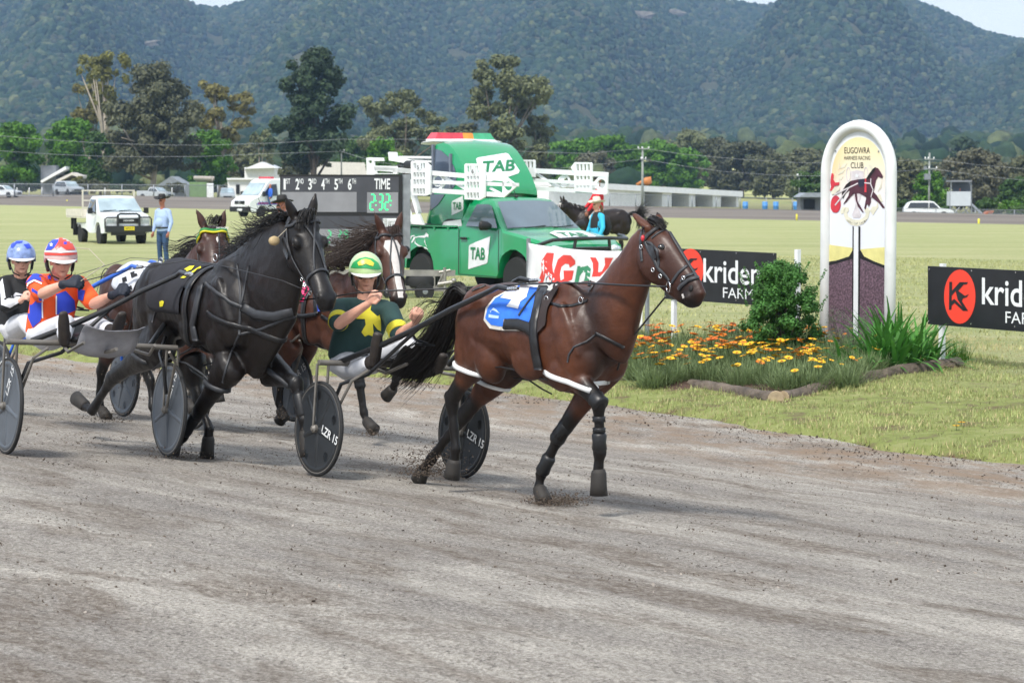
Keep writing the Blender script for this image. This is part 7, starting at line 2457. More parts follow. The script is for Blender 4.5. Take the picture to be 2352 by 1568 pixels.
	arm(-1.25, [
		('barrier_rail', bar(140, 392, 480, 415, 34), .06, [], 0), ('barrier_rail', bar(330, 402, 1220, 478, 38), .06, [], 0), ('barrier_rail', bar(420, 500, 1330, 530, 30), .06, [], -.02), ('barrier_rail', bar(420, 560, 1220, 612, 38), .06, [], 0),
		('gate_panel', [(470, 355), (480, 345), (590, 345), (600, 360), (632, 385), (630, 625), (595, 637), (478, 632)], .04, grid(482, 350, 600, 630, 4, [(362, 408), (440, 480), (500, 540), (575, 620)]), .08),
		('gate_panel', [(922, 378), (932, 366), (1050, 368), (1062, 385), (1092, 410), (1088, 650), (1052, 672), (922, 665)], .04, grid(930, 370, 1055, 665, 4, [(385, 440), (470, 500), (520, 570), (610, 655)]), .08),
		('barrier_end', [(1212, 466), (1225, 466), (1336, 552), (1222, 652), (1210, 640)], .03, [circ(1258, 556, 36)], .01),
		('barrier_brace', [(640, 455), (670, 455), (930, 590), (900, 600)], .03, [], -.03), ('barrier_brace', [(1095, 565), (1215, 630), (1215, 645), (1085, 580)], .03, [], -.03), ('barrier_brace', [(640, 600), (720, 500), (735, 510), (660, 605)], .03, [], -.03),
		('barrier_ring', ellp(660, 510, 48, 50, 18), .03, [ellp(660, 510, 38, 40, 18)], -.01),
		('barrier_tip', [(70, 320), (90, 315), (210, 318), (215, 345), (135, 345), (140, 460), (75, 460)], .03, [[(88, 340), (118, 340), (118, 362), (88, 362)]], .02),
		('barrier_tip', [(135, 392), (150, 385), (330, 388), (335, 455), (140, 455)], .03, [[(160, 425), (300, 425), (300, 448), (160, 448)]], .03)])
	arm(-.9, [('lift_strut', [(420, 530), (450, 525), (520, 780), (500, 790)], .08, [], 0), ('lift_strut', [(420, 640), (445, 690), (495, 860), (440, 850)], .08, [], .1), ('lift_foot', [(430, 870), (490, 800), (545, 785), (585, 880)], .06, [], .1),
              ('barrier_rail', bar(190, 302, 640, 306, 20), .05, [], -.4), ('barrier_rail', bar(190, 330, 640, 345, 18), .05, [], -.4), ('barrier_tip', [(142, 275), (150, 268), (208, 270), (212, 310), (400, 350), (390, 380), (150, 340)], .04, [], -.3)])
	arm(1.2, [
		('barrier_rail', bar(1440, 405, 2090, 440, 40), .06, [], 0), ('barrier_rail', bar(1470, 492, 2010, 522, 28), .06, [], 0), ('barrier_rail', bar(1500, 560, 2090, 595, 32), .06, [], 0),
		('gate_panel', [(1378, 340), (1390, 334), (1488, 336), (1498, 345), (1498, 480), (1400, 470)], .04, grid(1392, 340, 1498, 480, 3, [(350, 400)]), .06),
		('gate_panel', [(1805, 400), (1838, 355), (1970, 358), (1978, 370), (1976, 612), (1835, 600), (1832, 440)], .04, grid(1838, 360, 1975, 610, 4, [(370, 425), (470, 500), (550, 570)]), .06),
		('barrier_end', [(1975, 440), (2085, 440), (2095, 452), (2092, 618), (2080, 626), (2040, 610), (1975, 550), (1975, 530), (2020, 480)], .03, [circ(2045, 535, 36)], .02),
		('barrier_brace', [(1440, 440), (1460, 430), (1660, 560), (1690, 590), (1660, 580)], .03, [], -.03), ('barrier_brace', [(1640, 530), (1740, 440), (1760, 450), (1670, 545)], .03, [], -.03),
		('barrier_ring', ellp(1718, 515, 50, 52, 18), .03, [ellp(1718, 515, 40, 42, 18)], -.01)])
	pl = Plane((-.266, 45.19), 37, -1.25)
	m = MB(); text_px(m, pl, '5', q(528, 415), (16 * .2734, 0), (0, -34 * .2734), d=.135); text_px(m, pl, '6', q(986, 447), (18 * .2734, 0), (0, -34 * .2734), d=.135); c.tolocal(m).build('number', MC['print_dark'], c.root)
	for x, y in ((538, 393), (996, 425)):
		m = MB(); pl.poly(m, [q(*p) for p in ((x - 14, y - 38), (x + 20, y - 38), (x + 22, y + 20), (x + 8, y + 36), (x - 10, y + 25))], .004, .125); c.tolocal(m).build('number_plate', WHITE, c.root)
	m = MB(); m.lathe([(.05, -.15), (.09, -.12), (.09, .12), (.05, .15)], pl.px(*q(390, 380), -.1), V((.6, -.8, 0)), 12); c.tolocal(m).build('pivot', BLKT, c.root, auto=40)
	m = MB(); m.loft([(V((-1.75, -.1, 1.33)), .3, .2), (V((-1.55, -.1, 1.72)), .32, .2), (V((-1.1, -.1, 1.75)), .3, .2)], V((0, 1, 0)), 12); m.build('winch_cover', TABG, c.root, True)
	m = MB(); pl2 = Plane((-.266, 45.19), 37, -.86)
	pl2.poly(m, [q(*p) for p in ellp(770, 895, 78, 66, 18, PI, 2 * PI)], .01, .01); c.tolocal(m).build('pod_wheel_arch', BLKT, c.root)
	m = MB(); pl2.poly(m, [q(*p) for p in ((700, 892), (720, 855), (860, 835), (870, 895))], .01, .03); c.tolocal(m).build('machinery_cover', WHITE, c.root)
	return c
tab_ute()
def white_ute():
	c = Car('flatbed_ute', 'white flatbed ute with black bull bar and yellow number plate facing the camera', 'ute', (-14.1, 84.75, 0), 24, 1.66, 1.12, 1.70, .2)
	prof = [(-2.3, .62), (-.7, .55), (-.2, .42), (.62, .42)] + arch(1.1, .44, .40) + [(1.6, .42), (1.95, .45), (2.02, .7), (2.0, .98), (1.7, 1.06), (1.0, 1.14), (.35, 1.66), (.2, 1.70), (-.35, 1.70), (-.45, 1.66), (-.55, 1.1), (-.6, .75), (-2.3, .75)]
	W_ = mat('white_car_paint', 'e3e8ea', .3, .04, 4, coat=.4)
	c.slab(prof, YS, .02, .05, W_)
	GL = mat('windscreen_clear', '9db0b8', .08, .25, 2, coat=.6, spec=.8)
	m = MB(); m.add([c.df((1.0, -.76, 1.17)) + V((.02, 0, .02)), c.df((1.0, .76, 1.17)) + V((.02, 0, .02)), c.df((.40, .80, 1.62)) + V((.02, 0, .02)), c.df((.40, -.80, 1.62)) + V((.02, 0, .02))], [(0, 1, 2, 3)]); m.build('windscreen', GL, c.root)
	m = MB()
	for y in (-.05, -.6): m.tube([V((1.03, y, 1.2)), V((.98, y + .45, 1.22))], .012, 5)
	m.build('wiper', BLKT, c.root)
	for sd_ in (-1, 1):
		c.panel('side_window', [(-.42, 1.15), (.75, 1.15), (.36, 1.58), (-.36, 1.6)], sd_, GLASSD)
		m = MB(); m.box((.72, sd_ * 1.0, 1.2), (.08, .16, .2)); m.tube([V((.75, sd_ * .8, 1.1)), V((.72, sd_ * .95, 1.18))], .02, 5); m.build('door_mirror', BLKT, c.root)
		c.wheel(1.1, sd_, .36, .22, '9a9c9e', .5); c.wheel(-1.6, sd_, .36, .22, '9a9c9e', .5)
		m = MB(); m.box((2.0, sd_ * .62, .86), (.06, .26, .15)); m.build('headlight', LAMP, c.root)
		m = MB(); m.box((2.04, sd_ * .62, .62), (.05, .2, .07)); m.build('indicator', mat('amber_lens', 'c07a3a', .3, .1, 9), c.root)
	m = MB(); m.box((2.02, 0, .86), (.05, .8, .17)); m.build('grille', BLKT, c.root)
	m = MB(); m.text('HOLDEN', (2.105, 0, .845), (0, 1, 0), (0, 0, 1), .075, sx=1.2, bold=.02); m.build('badge_lettering', WHITE, c.root)
	m = MB()
	m.box((2.1, 0, .58), (.14, 1.66, .22)); m.box((2.02, 0, .42), (.1, 1.2, .12))
	for y in (-.38, .38): m.box((2.1, y, .85), (.07, .07, .44))
	m.tube([V((2.1, -.38, 1.05)), V((2.1, -.3, 1.1)), V((2.1, .3, 1.1)), V((2.1, .38, 1.05))], .035, 8)
	for sd_ in (-1, 1): m.tube([V((2.1, sd_ * .38, .98)), V((2.1, sd_ * .76, .98)), V((2.05, sd_ * .82, .92)), V((2.05, sd_ * .82, .6))], .028, 8)
	m.build('bull_bar', MC['black_bar'], c.root, auto=50)
	m = MB(); m.box((2.19, .0, .60), (.015, .36, .13)); m.build('number_plate', mat('yellow_plate', 'd8c828', .5, .05, 9), c.root)
	m = MB(); m.text('WT 5 LT', (2.20, 0, .565), (0, 1, 0), (0, 0, 1), .09, sx=.8, bold=.01); m.build('plate_lettering', MC['print_dark'], c.root)
	TR = mat('cream_tray', 'cfcabc', .55, .12, 6)
	m = MB(); m.box((-1.75, 0, .96), (2.3, 1.95, .06)); m.build('tray_floor', TR, c.root)
	for (x, y, sx_, sy_) in ((-1.75, -.97, 2.3, .04), (-1.75, .97, 2.3, .04), (-2.9, 0, .04, 1.95)):
		m = MB(); m.box((x, y, 1.11), (sx_, sy_, .25)); m.build('dropside', TR, c.root)
	m = MB()
	for y in (-.93, .93): m.box((-.62, y, 1.45), (.05, .05, .95))
	for z in (1.9, 1.55, 1.3): m.box((-.62, 0, z), (.045, 1.82, .045))
	m.build('headboard', TR, c.root)
	m = MB()
	for x in (-2.3, -1.9): m.box((x, -.9, .72), (.05, .1, .4))
	m.box((-2.0, -.8, .5), (.04, .3, .4)); m.build('mudflap', BLKT, c.root)
	return c
white_ute()
def van():
	c = Car('ambulance_van', 'white van with blue striping and a roof light, part hidden behind the timing board', 'van', (-15.85, 159.3, 0), -44, 1.99, 1.5, 2.5, .12)
	prof = [(-3.2, .4), (-2.3, .38)] + arch(-1.83, .42, .40) + [(-1.3, .38), (1.3, .38)] + arch(1.83, .42, .40) + [(2.3, .35), (2.8, .4), (2.9, .75), (2.86, 1.05), (2.5, 1.25), (2.05, 1.4), (1.2, 2.38), (.9, 2.5), (-3.2, 2.55)]
	c.slab(prof, YS, .02, .05, MC['white_car_paint'])
	c.quad('windscreen', [c.df((2.02, -.86, 1.46)), c.df((2.02, .86, 1.46)), c.df((1.3, .9, 2.28)), c.df((1.3, -.9, 2.28))], mat('windscreen_clear', ''), V((.02, 0, .02)))
	for sd_ in (-1, 1):
		c.panel('side_window', [(.45, 1.42), (1.75, 1.42), (1.1, 2.15), (.5, 2.2)], sd_, GLASSD)
		c.panel('stripe', [(.5, 1.02), (2.1, 1.02), (2.3, .85), (.5, .85)], sd_, mat('blue_stripe', '3346b8', .5, .1, 9))
		c.panel('stripe', [(-2.9, 1.02), (.5, 1.02), (.5, .85), (-2.9, .85)], sd_, mat('blue_stripe', ''))
		c.panel('orange_stripe', [(.5, .97), (2.15, .96), (2.15, .91), (.5, .92)], sd_, mat('orange_stripe', 'd06a3a', .5, .1, 9), .018)
		c.panel('sill_trim', [(-2.9, .36), (2.3, .36), (2.3, .56), (-2.9, .56)], sd_, BLKT)
		c.wheel(1.83, sd_, .35, .22, 'b4b8bb', .5); c.wheel(-1.83, sd_, .35, .22, 'b4b8bb', .5)
		m = MB(); m.loft([(V((2.5, sd_ * .82, 1.05)), .06, .1), (V((2.8, sd_ * .72, .98)), .10, .09)], V((0, 1, 0)), 10); m.build('headlight', LAMP, c.root, True)
		m = MB(); m.box((1.75, sd_ * 1.12, 1.55), (.12, .18, .34)); m.build('door_mirror', BLKT, c.root)
	m = MB(); m.box((2.88, 0, 1.0), (.06, 1.0, .22)); m.build('grille', BLKT, c.root)
	m = MB(); torus(m, V((2.92, 0, 1.0)), V((1, 0, 0)), .09, .014, 16, 6); m.tube([V((2.92, 0, 1.0)), V((2.92, 0, 1.09))], .01, 5); m.tube([V((2.92, 0, 1.0)), V((2.92, .08, .95))], .01, 5); m.tube([V((2.92, 0, 1.0)), V((2.92, -.08, .95))], .01, 5); m.build('badge', CHROME, c.root)
	m = MB(); m.box((2.85, 0, .55), (.2, 1.9, .34)); m.build('bumper', BLKT, c.root)
	m = MB(); m.box((2.97, .1, .52), (.02, .5, .14)); m.build('number_plate', WHITE, c.root)
	m = MB(); m.box((.6, 0, 2.62), (.3, 1.2, .12)); m.build('roof_beacon', mat('red_light_lens', 'c23a48', .2, .1, 9), c.root)
	m = MB(); m.tube([V((.9, -.3, 2.5)), V((.9, -.3, 2.75))], .012, 5); m.build('roof_aerial', BLKT, c.root)
	return c
van()
def small_car(label, px, py, kind, deg, col, Y=None, base=None, name='parked_car'):
	if Y is None: p = at(px, py)
	else: p = atY(px, py, Y)
	z = base if base is not None else gz(p.x, p.y)
	suv = kind in ('suv', 'wagon')
	c = Car(name, label, 'car', (p.x, p.y, z), deg, 1.8, .95, 1.5 if not suv else 1.62, .22)
	h_ = c.roof
	fr = [(1.5, .95), (1.0, h_ - .05), (.6, h_)]
	rr = {'suv': [(-1.5, h_), (-1.95, h_ - .1), (-2.2, 1.0)], 'wagon': [(-1.5, h_), (-1.9, h_ - .15), (-2.25, 1.0)], 'sedan': [(-.7, h_), (-1.3, 1.05), (-2.2, 1.0)], 'pickup': [(-.4, h_), (-.6, 1.05), (-2.3, 1.05)]}[kind]
	prof = [(-2.25, .4)] + arch(-1.35, .36, .36) + arch(1.35, .36, .36) + [(2.1, .35), (2.25, .55), (2.2, .8), (1.6, .93)] + [(1.05, .98), (.45, h_ - .05), (.1, h_)] + rr + [(-2.3, .6)]
	c.slab(prof, YS, .02, .05, mat('car_paint_' + col, col, .3, .06, 4, coat=.5))
	c.quad('windscreen', [c.df((1.02, -.8, 1.02)), c.df((1.02, .8, 1.02)), c.df((.5, .84, h_ - .08)), c.df((.5, -.84, h_ - .08))], MC['windscreen_clear'], V((.02, 0, .02)))
	xe = {'suv': -1.8, 'wagon': -1.9, 'sedan': -1.0, 'pickup': -.45}[kind]
	for sd_ in (-1, 1):
		c.panel('side_window', [(xe, 1.03), (-.05, 1.02), (-.05, h_ - .12), (xe + .25, h_ - .12)], sd_, GLASSD)
		c.panel('side_window', [(.02, 1.02), (.9, 1.02), (.42, h_ - .14), (.02, h_ - .12)], sd_, GLASSD)
		c.wheel(1.35, sd_, .33, .2, '9a9c9e', .55); c.wheel(-1.35, sd_, .33, .2, '9a9c9e', .55)
		m = MB(); m.box((2.15, sd_ * .62, .72), (.1, .3, .13)); m.build('headlight', LAMP, c.root)
	m = MB(); m.box((2.24, 0, .55), (.04, 1.0, .2)); m.build('grille', BLKT, c.root)
	m = MB(); m.quad = None
	return c
small_car('white car cut by the left edge behind the rail fence', 6, 452, 'sedan', 70, 'dfe3e6', 288)
small_car('silver four-wheel drive behind the rail fence at left', 158, 452, 'suv', 40, 'a9b0b6', 288)
small_car('silver dual-cab ute parked behind the fence above the hatted man', 358, 453, 'pickup', 60, 'b9bfc4', 290)
small_car('grey four-wheel drive facing out beside the white gatepost', 522, 456, 'suv', 8, '9aa1a6', 285)
small_car('white station wagon beyond the far track right of the winning post', 2132, 503, 'wagon', 84, 'e6eaec', 217)
# ================================================================== far side: fences, sheds, poles
def bpx(m, x0, y0, x1, y1, Y, dep=.1, mi=0, tilt=0):
	"""upright block whose front covers the pixels x0..x1, y0..y1 at distance Y"""
	a, b = atY(x0, y1, Y), atY(x1, y0, Y)
	m.box(((a.x + b.x) / 2, Y + dep / 2, (a.z + b.z) / 2), (abs(b.x - a.x), dep, abs(b.z - a.z)), None, mi)
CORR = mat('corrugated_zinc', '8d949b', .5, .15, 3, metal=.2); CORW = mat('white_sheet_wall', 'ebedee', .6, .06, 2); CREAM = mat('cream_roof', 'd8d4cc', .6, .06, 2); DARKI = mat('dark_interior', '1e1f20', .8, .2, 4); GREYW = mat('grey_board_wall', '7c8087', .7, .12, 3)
def shed(label, parts, Y, name='shed', cat='shed'):
	"""parts: (name, x0, y0, x1, y1, depth, offset, material)"""
	xs = [p[1] for p in parts] + [p[3] for p in parts]
	o = atY((min(xs) + max(xs)) / 2, 440, Y)
	t = thing(name, label, cat, (o.x, Y, terr(o.x, Y)))
	for nm, x0, y0, x1, y1, dep, off, mt in parts:
		m = MB(); bpx(m, x0, y0, x1, y1, Y + off, dep); m.build(nm, mt, t, False, True)
	return t
def gable(t, pts, Y, dep, mt, nm='roof'):
	m = MB(); P_ = [atY(x, y, Y) for x, y in pts]; k = len(P_)
	m.add(P_ + [p + V((0, dep, 0)) for p in P_], [tuple(range(k)), tuple(range(2 * k - 1, k - 1, -1))] + [(i, (i + 1) % k, k + (i + 1) % k, k + i) for i in range(k)]); m.build(nm, mt, t, False, True)
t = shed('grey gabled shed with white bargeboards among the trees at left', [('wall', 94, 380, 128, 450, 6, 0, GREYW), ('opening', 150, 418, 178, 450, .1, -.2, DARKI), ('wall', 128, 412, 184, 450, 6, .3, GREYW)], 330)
gable(t, [(92, 416), (150, 382), (152, 388), (96, 420)], 329, 8, CORW, 'bargeboard'); gable(t, [(128, 414), (165, 396), (186, 404), (186, 410), (165, 402), (130, 420)], 328, 7, CREAM)
t = shed('low grey-roofed shed behind the fence above the hatted man', [('wall', 366, 425, 424, 455, 6, 0, GREYW)], 335)
gable(t, [(360, 427), (392, 405), (430, 427)], 334, 8, CORR)
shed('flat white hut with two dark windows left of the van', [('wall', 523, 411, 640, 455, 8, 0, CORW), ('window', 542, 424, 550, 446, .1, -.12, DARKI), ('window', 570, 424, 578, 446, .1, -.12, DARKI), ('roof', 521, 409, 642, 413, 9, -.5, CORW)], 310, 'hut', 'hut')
t = shed('large pale shed with a long low cream roof behind the dark green tree', [('wall', 562, 385, 630, 455, 10, 0, CORW), ('wall', 705, 396, 850, 455, 12, 6, CORW)], 345)
gable(t, [(560, 388), (600, 372), (632, 386)], 344, 12, CORW); gable(t, [(698, 400), (712, 371), (852, 374), (858, 402)], 347, 14, CREAM)
t = shed('green shipping container beside the white gatepost', [('wall', 435, 418, 474, 455, 2.4, 0, mat('faded_green_steel', '6f8a5c', .6, .15, 2))], 292, 'container', 'container')
for i in range(3):
	m = MB(); a, b = atY(445 + i * 5, 409 + (i % 2) * 4, 293 + i * .8), atY(486 + i * 3, 410 + (i % 2) * 4, 293 + i * .8); m.tube([a, b], .26, 12)
	tag(m.build('concrete_pipe', mat('concrete', 'a39c93', .85, .15, 2), None, True, auto=40), ['lower left concrete pipe lying on the green container', 'upper concrete pipe lying on the green container', 'rear concrete pipe lying on the green container'][i], 'pipe')
m = MB(); bpx(m, 475, 421, 490, 456, 288, .3); tag(m.build('gatepost', CORW), 'broad white gatepost beside the green container', 'post')
m = MB(); bpx(m, 427, 424, 434, 456, 288, .3); tag(m.build('gatepost', GALV), 'narrow grey gatepost left of the green container', 'post')
def fence(label, x0, x1, yt, yb, Y0_, Y1_, posts, mt, rails=(0,), pr=.06):
	o = atY(x0, yb[0], Y0_); t = thing('rail_fence', label, 'fence', o)
	L_ = lambda a, x: a[0] + (a[1] - a[0]) * (x - x0) / (x1 - x0)
	Yf = lambda x: Y0_ + (Y1_ - Y0_) * (x - x0) / (x1 - x0)
	for x in posts:
		m = MB(); m.tube([atY(x, L_(yt, x) - 1, Yf(x)), atY(x, L_(yb, x) + 2, Yf(x))], pr, 7); m.build('post', mt, t, True, True)
	for r in rails:
		m = MB(); m.tube([atY(x, L_(yt, x) * (1 - r) + L_(yb, x) * r, Yf(x)) for x in np.linspace(x0, x1, 6)], pr * .6, 6); m.build('rail', mt, t, True, True)
	m = MB(); n_ = int((x1 - x0) / 3)
	for i in range(n_):
		for q in (0, 1):
			xa = x0 + (x1 - x0) * i / n_; xb = min(x1, xa + 14)
			if q: xa, xb = xb, xa
			m.tube([atY(xa, L_(yt, xa), Yf(xa)), atY(xb, L_(yb, xb), Yf(xb))], .008, 3, cap=False)
	o = m.build('wire_mesh', mt, t, False, True); o['kind'] = 'stuff'
fence('pipe rail fence with wire mesh along the far track at left', -60, 523, (422, 426), (450, 456), 282, 284, [-25, 33, 122, 202, 280, 353, 425, 500], GALV, (0, .95), .075)
for x in (39, 67, 96, 241, 395):
	m = MB(); m.tube([atY(x, 431, 278), atY(x, 449, 278)], .05, 6); tag(m.build('marker_post', WPOST, None, True), 'short white post standing before the left rail fence', 'post', 'short white posts by the left rail fence')
fence('pale wire fence in front of the long white stables', 1400, 1885, (445, 458), (474, 484), 290, 300, [1400, 1460, 1535, 1590, 1645, 1700, 1760, 1820, 1880], GALV, (0,), .06)
fence('wire fence beyond the station wagon right of the winning post', 2060, 2420, (478, 484), (500, 508), 212, 200, [2075, 2150, 2240, 2330, 2400], GALV, (0, .4), .04)
def stables():
	A, B_ = V((12.6, 309, 0)), V((31.3, 330, 0))
	d = (B_ - A); deg = math.degrees(math.atan2(d.x, -d.y)); pl = Plane(A, deg)
	t = thing('stable_block', 'long low white stable block with four open bays beyond the far track', 'stable', (A.x, A.y, -.6))
	B = lambda nm, m, mt: m.build(nm, mt, t, False, True)
	ub = [pl.uz(x, 455)[0] for x in (1400, 1480, 1521, 1543, 1583, 1597, 1637, 1656, 1691, 1697)]
	zt = lambda u: 2.36 + (1.36 - 2.36) * (u - ub[0]) / (ub[-1] - ub[0])
	def wall(u0, u1, z0, z1, th_, d, nm, mt):
		m = MB(); pl.poly(m, [(u0, z0), (u1, z0), (u1, z1(u1)), (u0, z1(u0))], th_, d, raw=True); B(nm, m, mt)
	zb = -1.8
	wall(ub[0] - 12, ub[-1], zb, lambda u: zt(u) - .1, .1, -4, 'back_wall', CORW)
	for a, b in ((ub[0] - 12, ub[1]), (ub[2], ub[3]), (ub[4], ub[5]), (ub[6], ub[7]), (ub[8], ub[9])): wall(a, b, zb, lambda u: zt(u) - .5, 4.2, -4.2, 'wall', CORW)
	wall(ub[0] - 12, ub[-1] + .3, 0, lambda u: zt(u), .1, .1, 'fascia', CORW) if False else None
	m = MB(); pl.poly(m, [(ub[0] - 12, zt(ub[0] - 12) - .75), (ub[-1] + .4, zt(ub[-1]) - .75), (ub[-1] + .4, zt(ub[-1])), (ub[0] - 12, zt(ub[0] - 12))], 4.8, -4.4, raw=True); B('roof', m, mat('white_roof_sheet', 'f0f2f3', .5, .05, 2))
	for i in (1, 3, 5, 7):
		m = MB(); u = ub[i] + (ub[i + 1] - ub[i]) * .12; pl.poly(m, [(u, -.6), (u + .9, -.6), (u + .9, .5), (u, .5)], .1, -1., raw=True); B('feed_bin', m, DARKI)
		m = MB(); u = ub[i]; pl.poly(m, [(u, zb), (ub[i + 1], zb), (ub[i + 1], -.9), (u, -.9)], .05, -.6, raw=True); B('gate', m, GALV)
stables()
m = MB(); a = atY(1462, 426, 330); m.tube([atY(1462, 425, 330), atY(1474, 418, 330), atY(1484, 413, 330)], .25, 6); m.loft([(atY(1481, 416, 330), .4, .5), (atY(1488, 416, 330), .4, .8), (atY(1490, 422, 330), .3, .5)], V((0, 1, 0)), 10)
tag(m.build('digger_arm', mat('orange_machine', 'c0793a', .5, .1, 4), None, True), 'orange digger arm showing above the stable roof', 'digger')
def tower():
	Y = 230.; o = atY(2207, 496, Y); t = thing('judge_tower', 'small raised grey judge tower on braced legs at right', 'tower', (o.x, Y, terr(o.x, Y)))
	P = lambda nm, m, mt: m.build(nm, mt, t, False, True)
	for x in (2185, 2230):
		for dy in (0, 1.8):
			m = MB(); m.tube([atY(x, 416, Y + dy), atY(x + (2 if x > 2200 else -3), 500, Y + dy)], .07, 6); P('leg', m, GALV)
	m = MB(); bpx(m, 2183, 440, 2230, 473, Y - .1, 2.0); P('panel', m, mat('pale_grey_panel', 'bfc6cd', .5, .05, 2))
	m = MB(); bpx(m, 2184, 414, 2233, 418, Y - .3, 2.6); P('roof', m, GREYW)
	m = MB(); bpx(m, 2187, 418, 2229, 440, Y + 1.8, .05); P('back_wall', m, mat('slate_wall', '5c6168', .7, .1, 2))
	for (a, b) in (((2186, 475), (2204, 496)), ((2228, 475), (2204, 496)), ((2185, 497), (2205, 475)), ((2229, 497), (2212, 475))):
		m = MB(); m.tube([atY(*a, Y), atY(*b, Y)], .05, 5); P('brace', m, GALV)
	m = MB(); bpx(m, 2230, 478, 2258, 496, Y + 1.9, .08); m2 = MB(); m2.tube([atY(2232, 470, Y), atY(2262, 498, Y - 3)], .12, 5); P('stair', m2, GALV)
tower()
m = MB(); P_ = [atY(2253, 497, 205), atY(2270, 485, 205), atY(2284, 484, 205), atY(2276, 497, 205)]; m.add(P_ + [p + V((0, 1.2, 0)) for p in P_], [(0, 1, 2, 3), (7, 6, 5, 4), (0, 1, 5, 4), (1, 2, 6, 5), (2, 3, 7, 6), (3, 0, 4, 7)]); tag(m.build('roof_sheet', mat('rusty_orange_sheet', 'a8674a', .7, .1, 3)), 'rusty orange sheet leaning beside the judge tower', 'sheet')
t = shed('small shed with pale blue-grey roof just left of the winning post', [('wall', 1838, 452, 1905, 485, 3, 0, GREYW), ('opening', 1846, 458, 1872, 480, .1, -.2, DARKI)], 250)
gable(t, [(1834, 453), (1850, 443), (1900, 443), (1910, 453)], 248, 5, CORR)
for i, x in enumerate((1712, 1757, 1782, 1828)):
	m = MB(); c = atY(x, 480, 262); c.z -= .1; m.lathe([(.26, 0), (.3, .05), (.3, .42), (.32, .45), (.3, .48), (.3, .85), (.27, .9)], c, V((0, 0, 1)), 12)
	tag(m.build('drum', mat('blue_plastic_drum', '4f8fd0', .4, .1, 5), None, True, auto=40), 'blue plastic drum standing behind the wire fence beyond the far track', 'drum', 'blue drums behind the wire fence')
POLE = mat('weathered_pole', '8f9490', .8, .15, 4)
def pole(label, x, yt, yb, Y, arms, boxes=(), r=.13):
	a = atY(x, yt, Y); g = terr(a.x, Y) - .2
	t = thing('power_pole', label, 'power pole', (a.x, Y, g))
	m = MB(); m.tube([V((a.x, Y, g)), a], [r * 1.2, r * .85], 8); m.build('pole', POLE, t, True, True)
	for (y, x0, x1) in arms:
		m = MB(); bpx(m, x0, y - 1.4, x1, y + 1.2, Y - .2, .15); m.build('crossarm', POLE, t, False, True)
		for xi in (x0 + 1, (x0 + x1) / 2 - 3, x1 - 1):
			m = MB(); m.lathe([(.05, 0), (.07, .08), (.05, .2)], atY(xi, y - 1, Y - .12), V((0, 0, 1)), 7); m.build('insulator', CORW, t, True, True)
	for (x0, y0, x1, y1) in boxes:
		m = MB(); bpx(m, x0, y0, x1, y1, Y - .6, .5); m.build('transformer', GALV, t, False, True)
pole('grey power pole with crossarm standing above the white stables', 1476, 338, 440, 262, [(342, 1465, 1491), (366, 1472, 1484)])
pole('power pole carrying a transformer, seen right of the winning post', 2135, 351, 475, 262, [(366, 2124, 2146), (388, 2122, 2152)], [(2124, 399, 2138, 413), (2123, 382, 2129, 390)], .11)
pole('short distant power pole left of the winning post', 1836, 403, 432, 300, [(404, 1830, 1842)], (), .09)
pole('thin power pole in front of the cream shed roof', 784, 346, 420, 300, [(348, 778, 791)], (), .09)
def wire(label, pts, Y=258., r=.014):
	m = MB(); m.tube([atY(x, y, Y) for x, y in pts], r, 4); tag(m.build('power_line', mat('aluminium_cable', 'a0a4a8', .5, .05, 5), None, True), label, 'power line')
wire('uppermost power line crossing in front of the left trees', [(-80, 304), (0, 312), (120, 322), (237, 329), (350, 333), (467, 334), (627, 329), (784, 320), (960, 320), (1200, 348), (1347, 353), (1468, 342)])
wire('lower power line crossing in front of the left trees', [(-80, 340), (0, 347), (130, 355), (266, 360), (459, 360), (620, 353), (784, 348)])
wire('power line falling from the thin pole behind the start car', [(784, 348), (857, 371), (1000, 392), (1200, 395), (1368, 379), (1474, 366)])
wire('upper power line from the stable pole towards the winning post', [(1484, 342), (1566, 354), (1700, 366), (1837, 374), (1960, 376), (2124, 366)])
wire('lower power line from the stable pole towards the winning post', [(1480, 366), (1560, 380), (1660, 394), (1740, 400), (1836, 404), (1950, 404), (2063, 394), (2130, 388)])
wire('power line falling right from the transformer pole', [(2140, 388), (2200, 396), (2260, 405), (2352, 414), (2460, 418)])
wire('upper power line right of the transformer pole', [(2140, 366), (2240, 378), (2352, 388), (2460, 396)])
for x, y, Y, lab in ((154, 466, 262, 'yellow marker post on the far track above the flatbed ute'), (1830, 504, 142, 'yellow marker post on the far track left of the winning post'), (2248, 516, 128, 'yellow marker post on the far track below the judge tower')):
	m = MB(); a = atY(x, y, Y); m.tube([a - V((0, 0, .15)), a + V((0, 0, .32))], .06 if Y < 200 else .09, 7); tag(m.build('marker_post', mat('yellow_marker', 'cfc73a', .5, .1, 5), None, True), lab, 'marker')
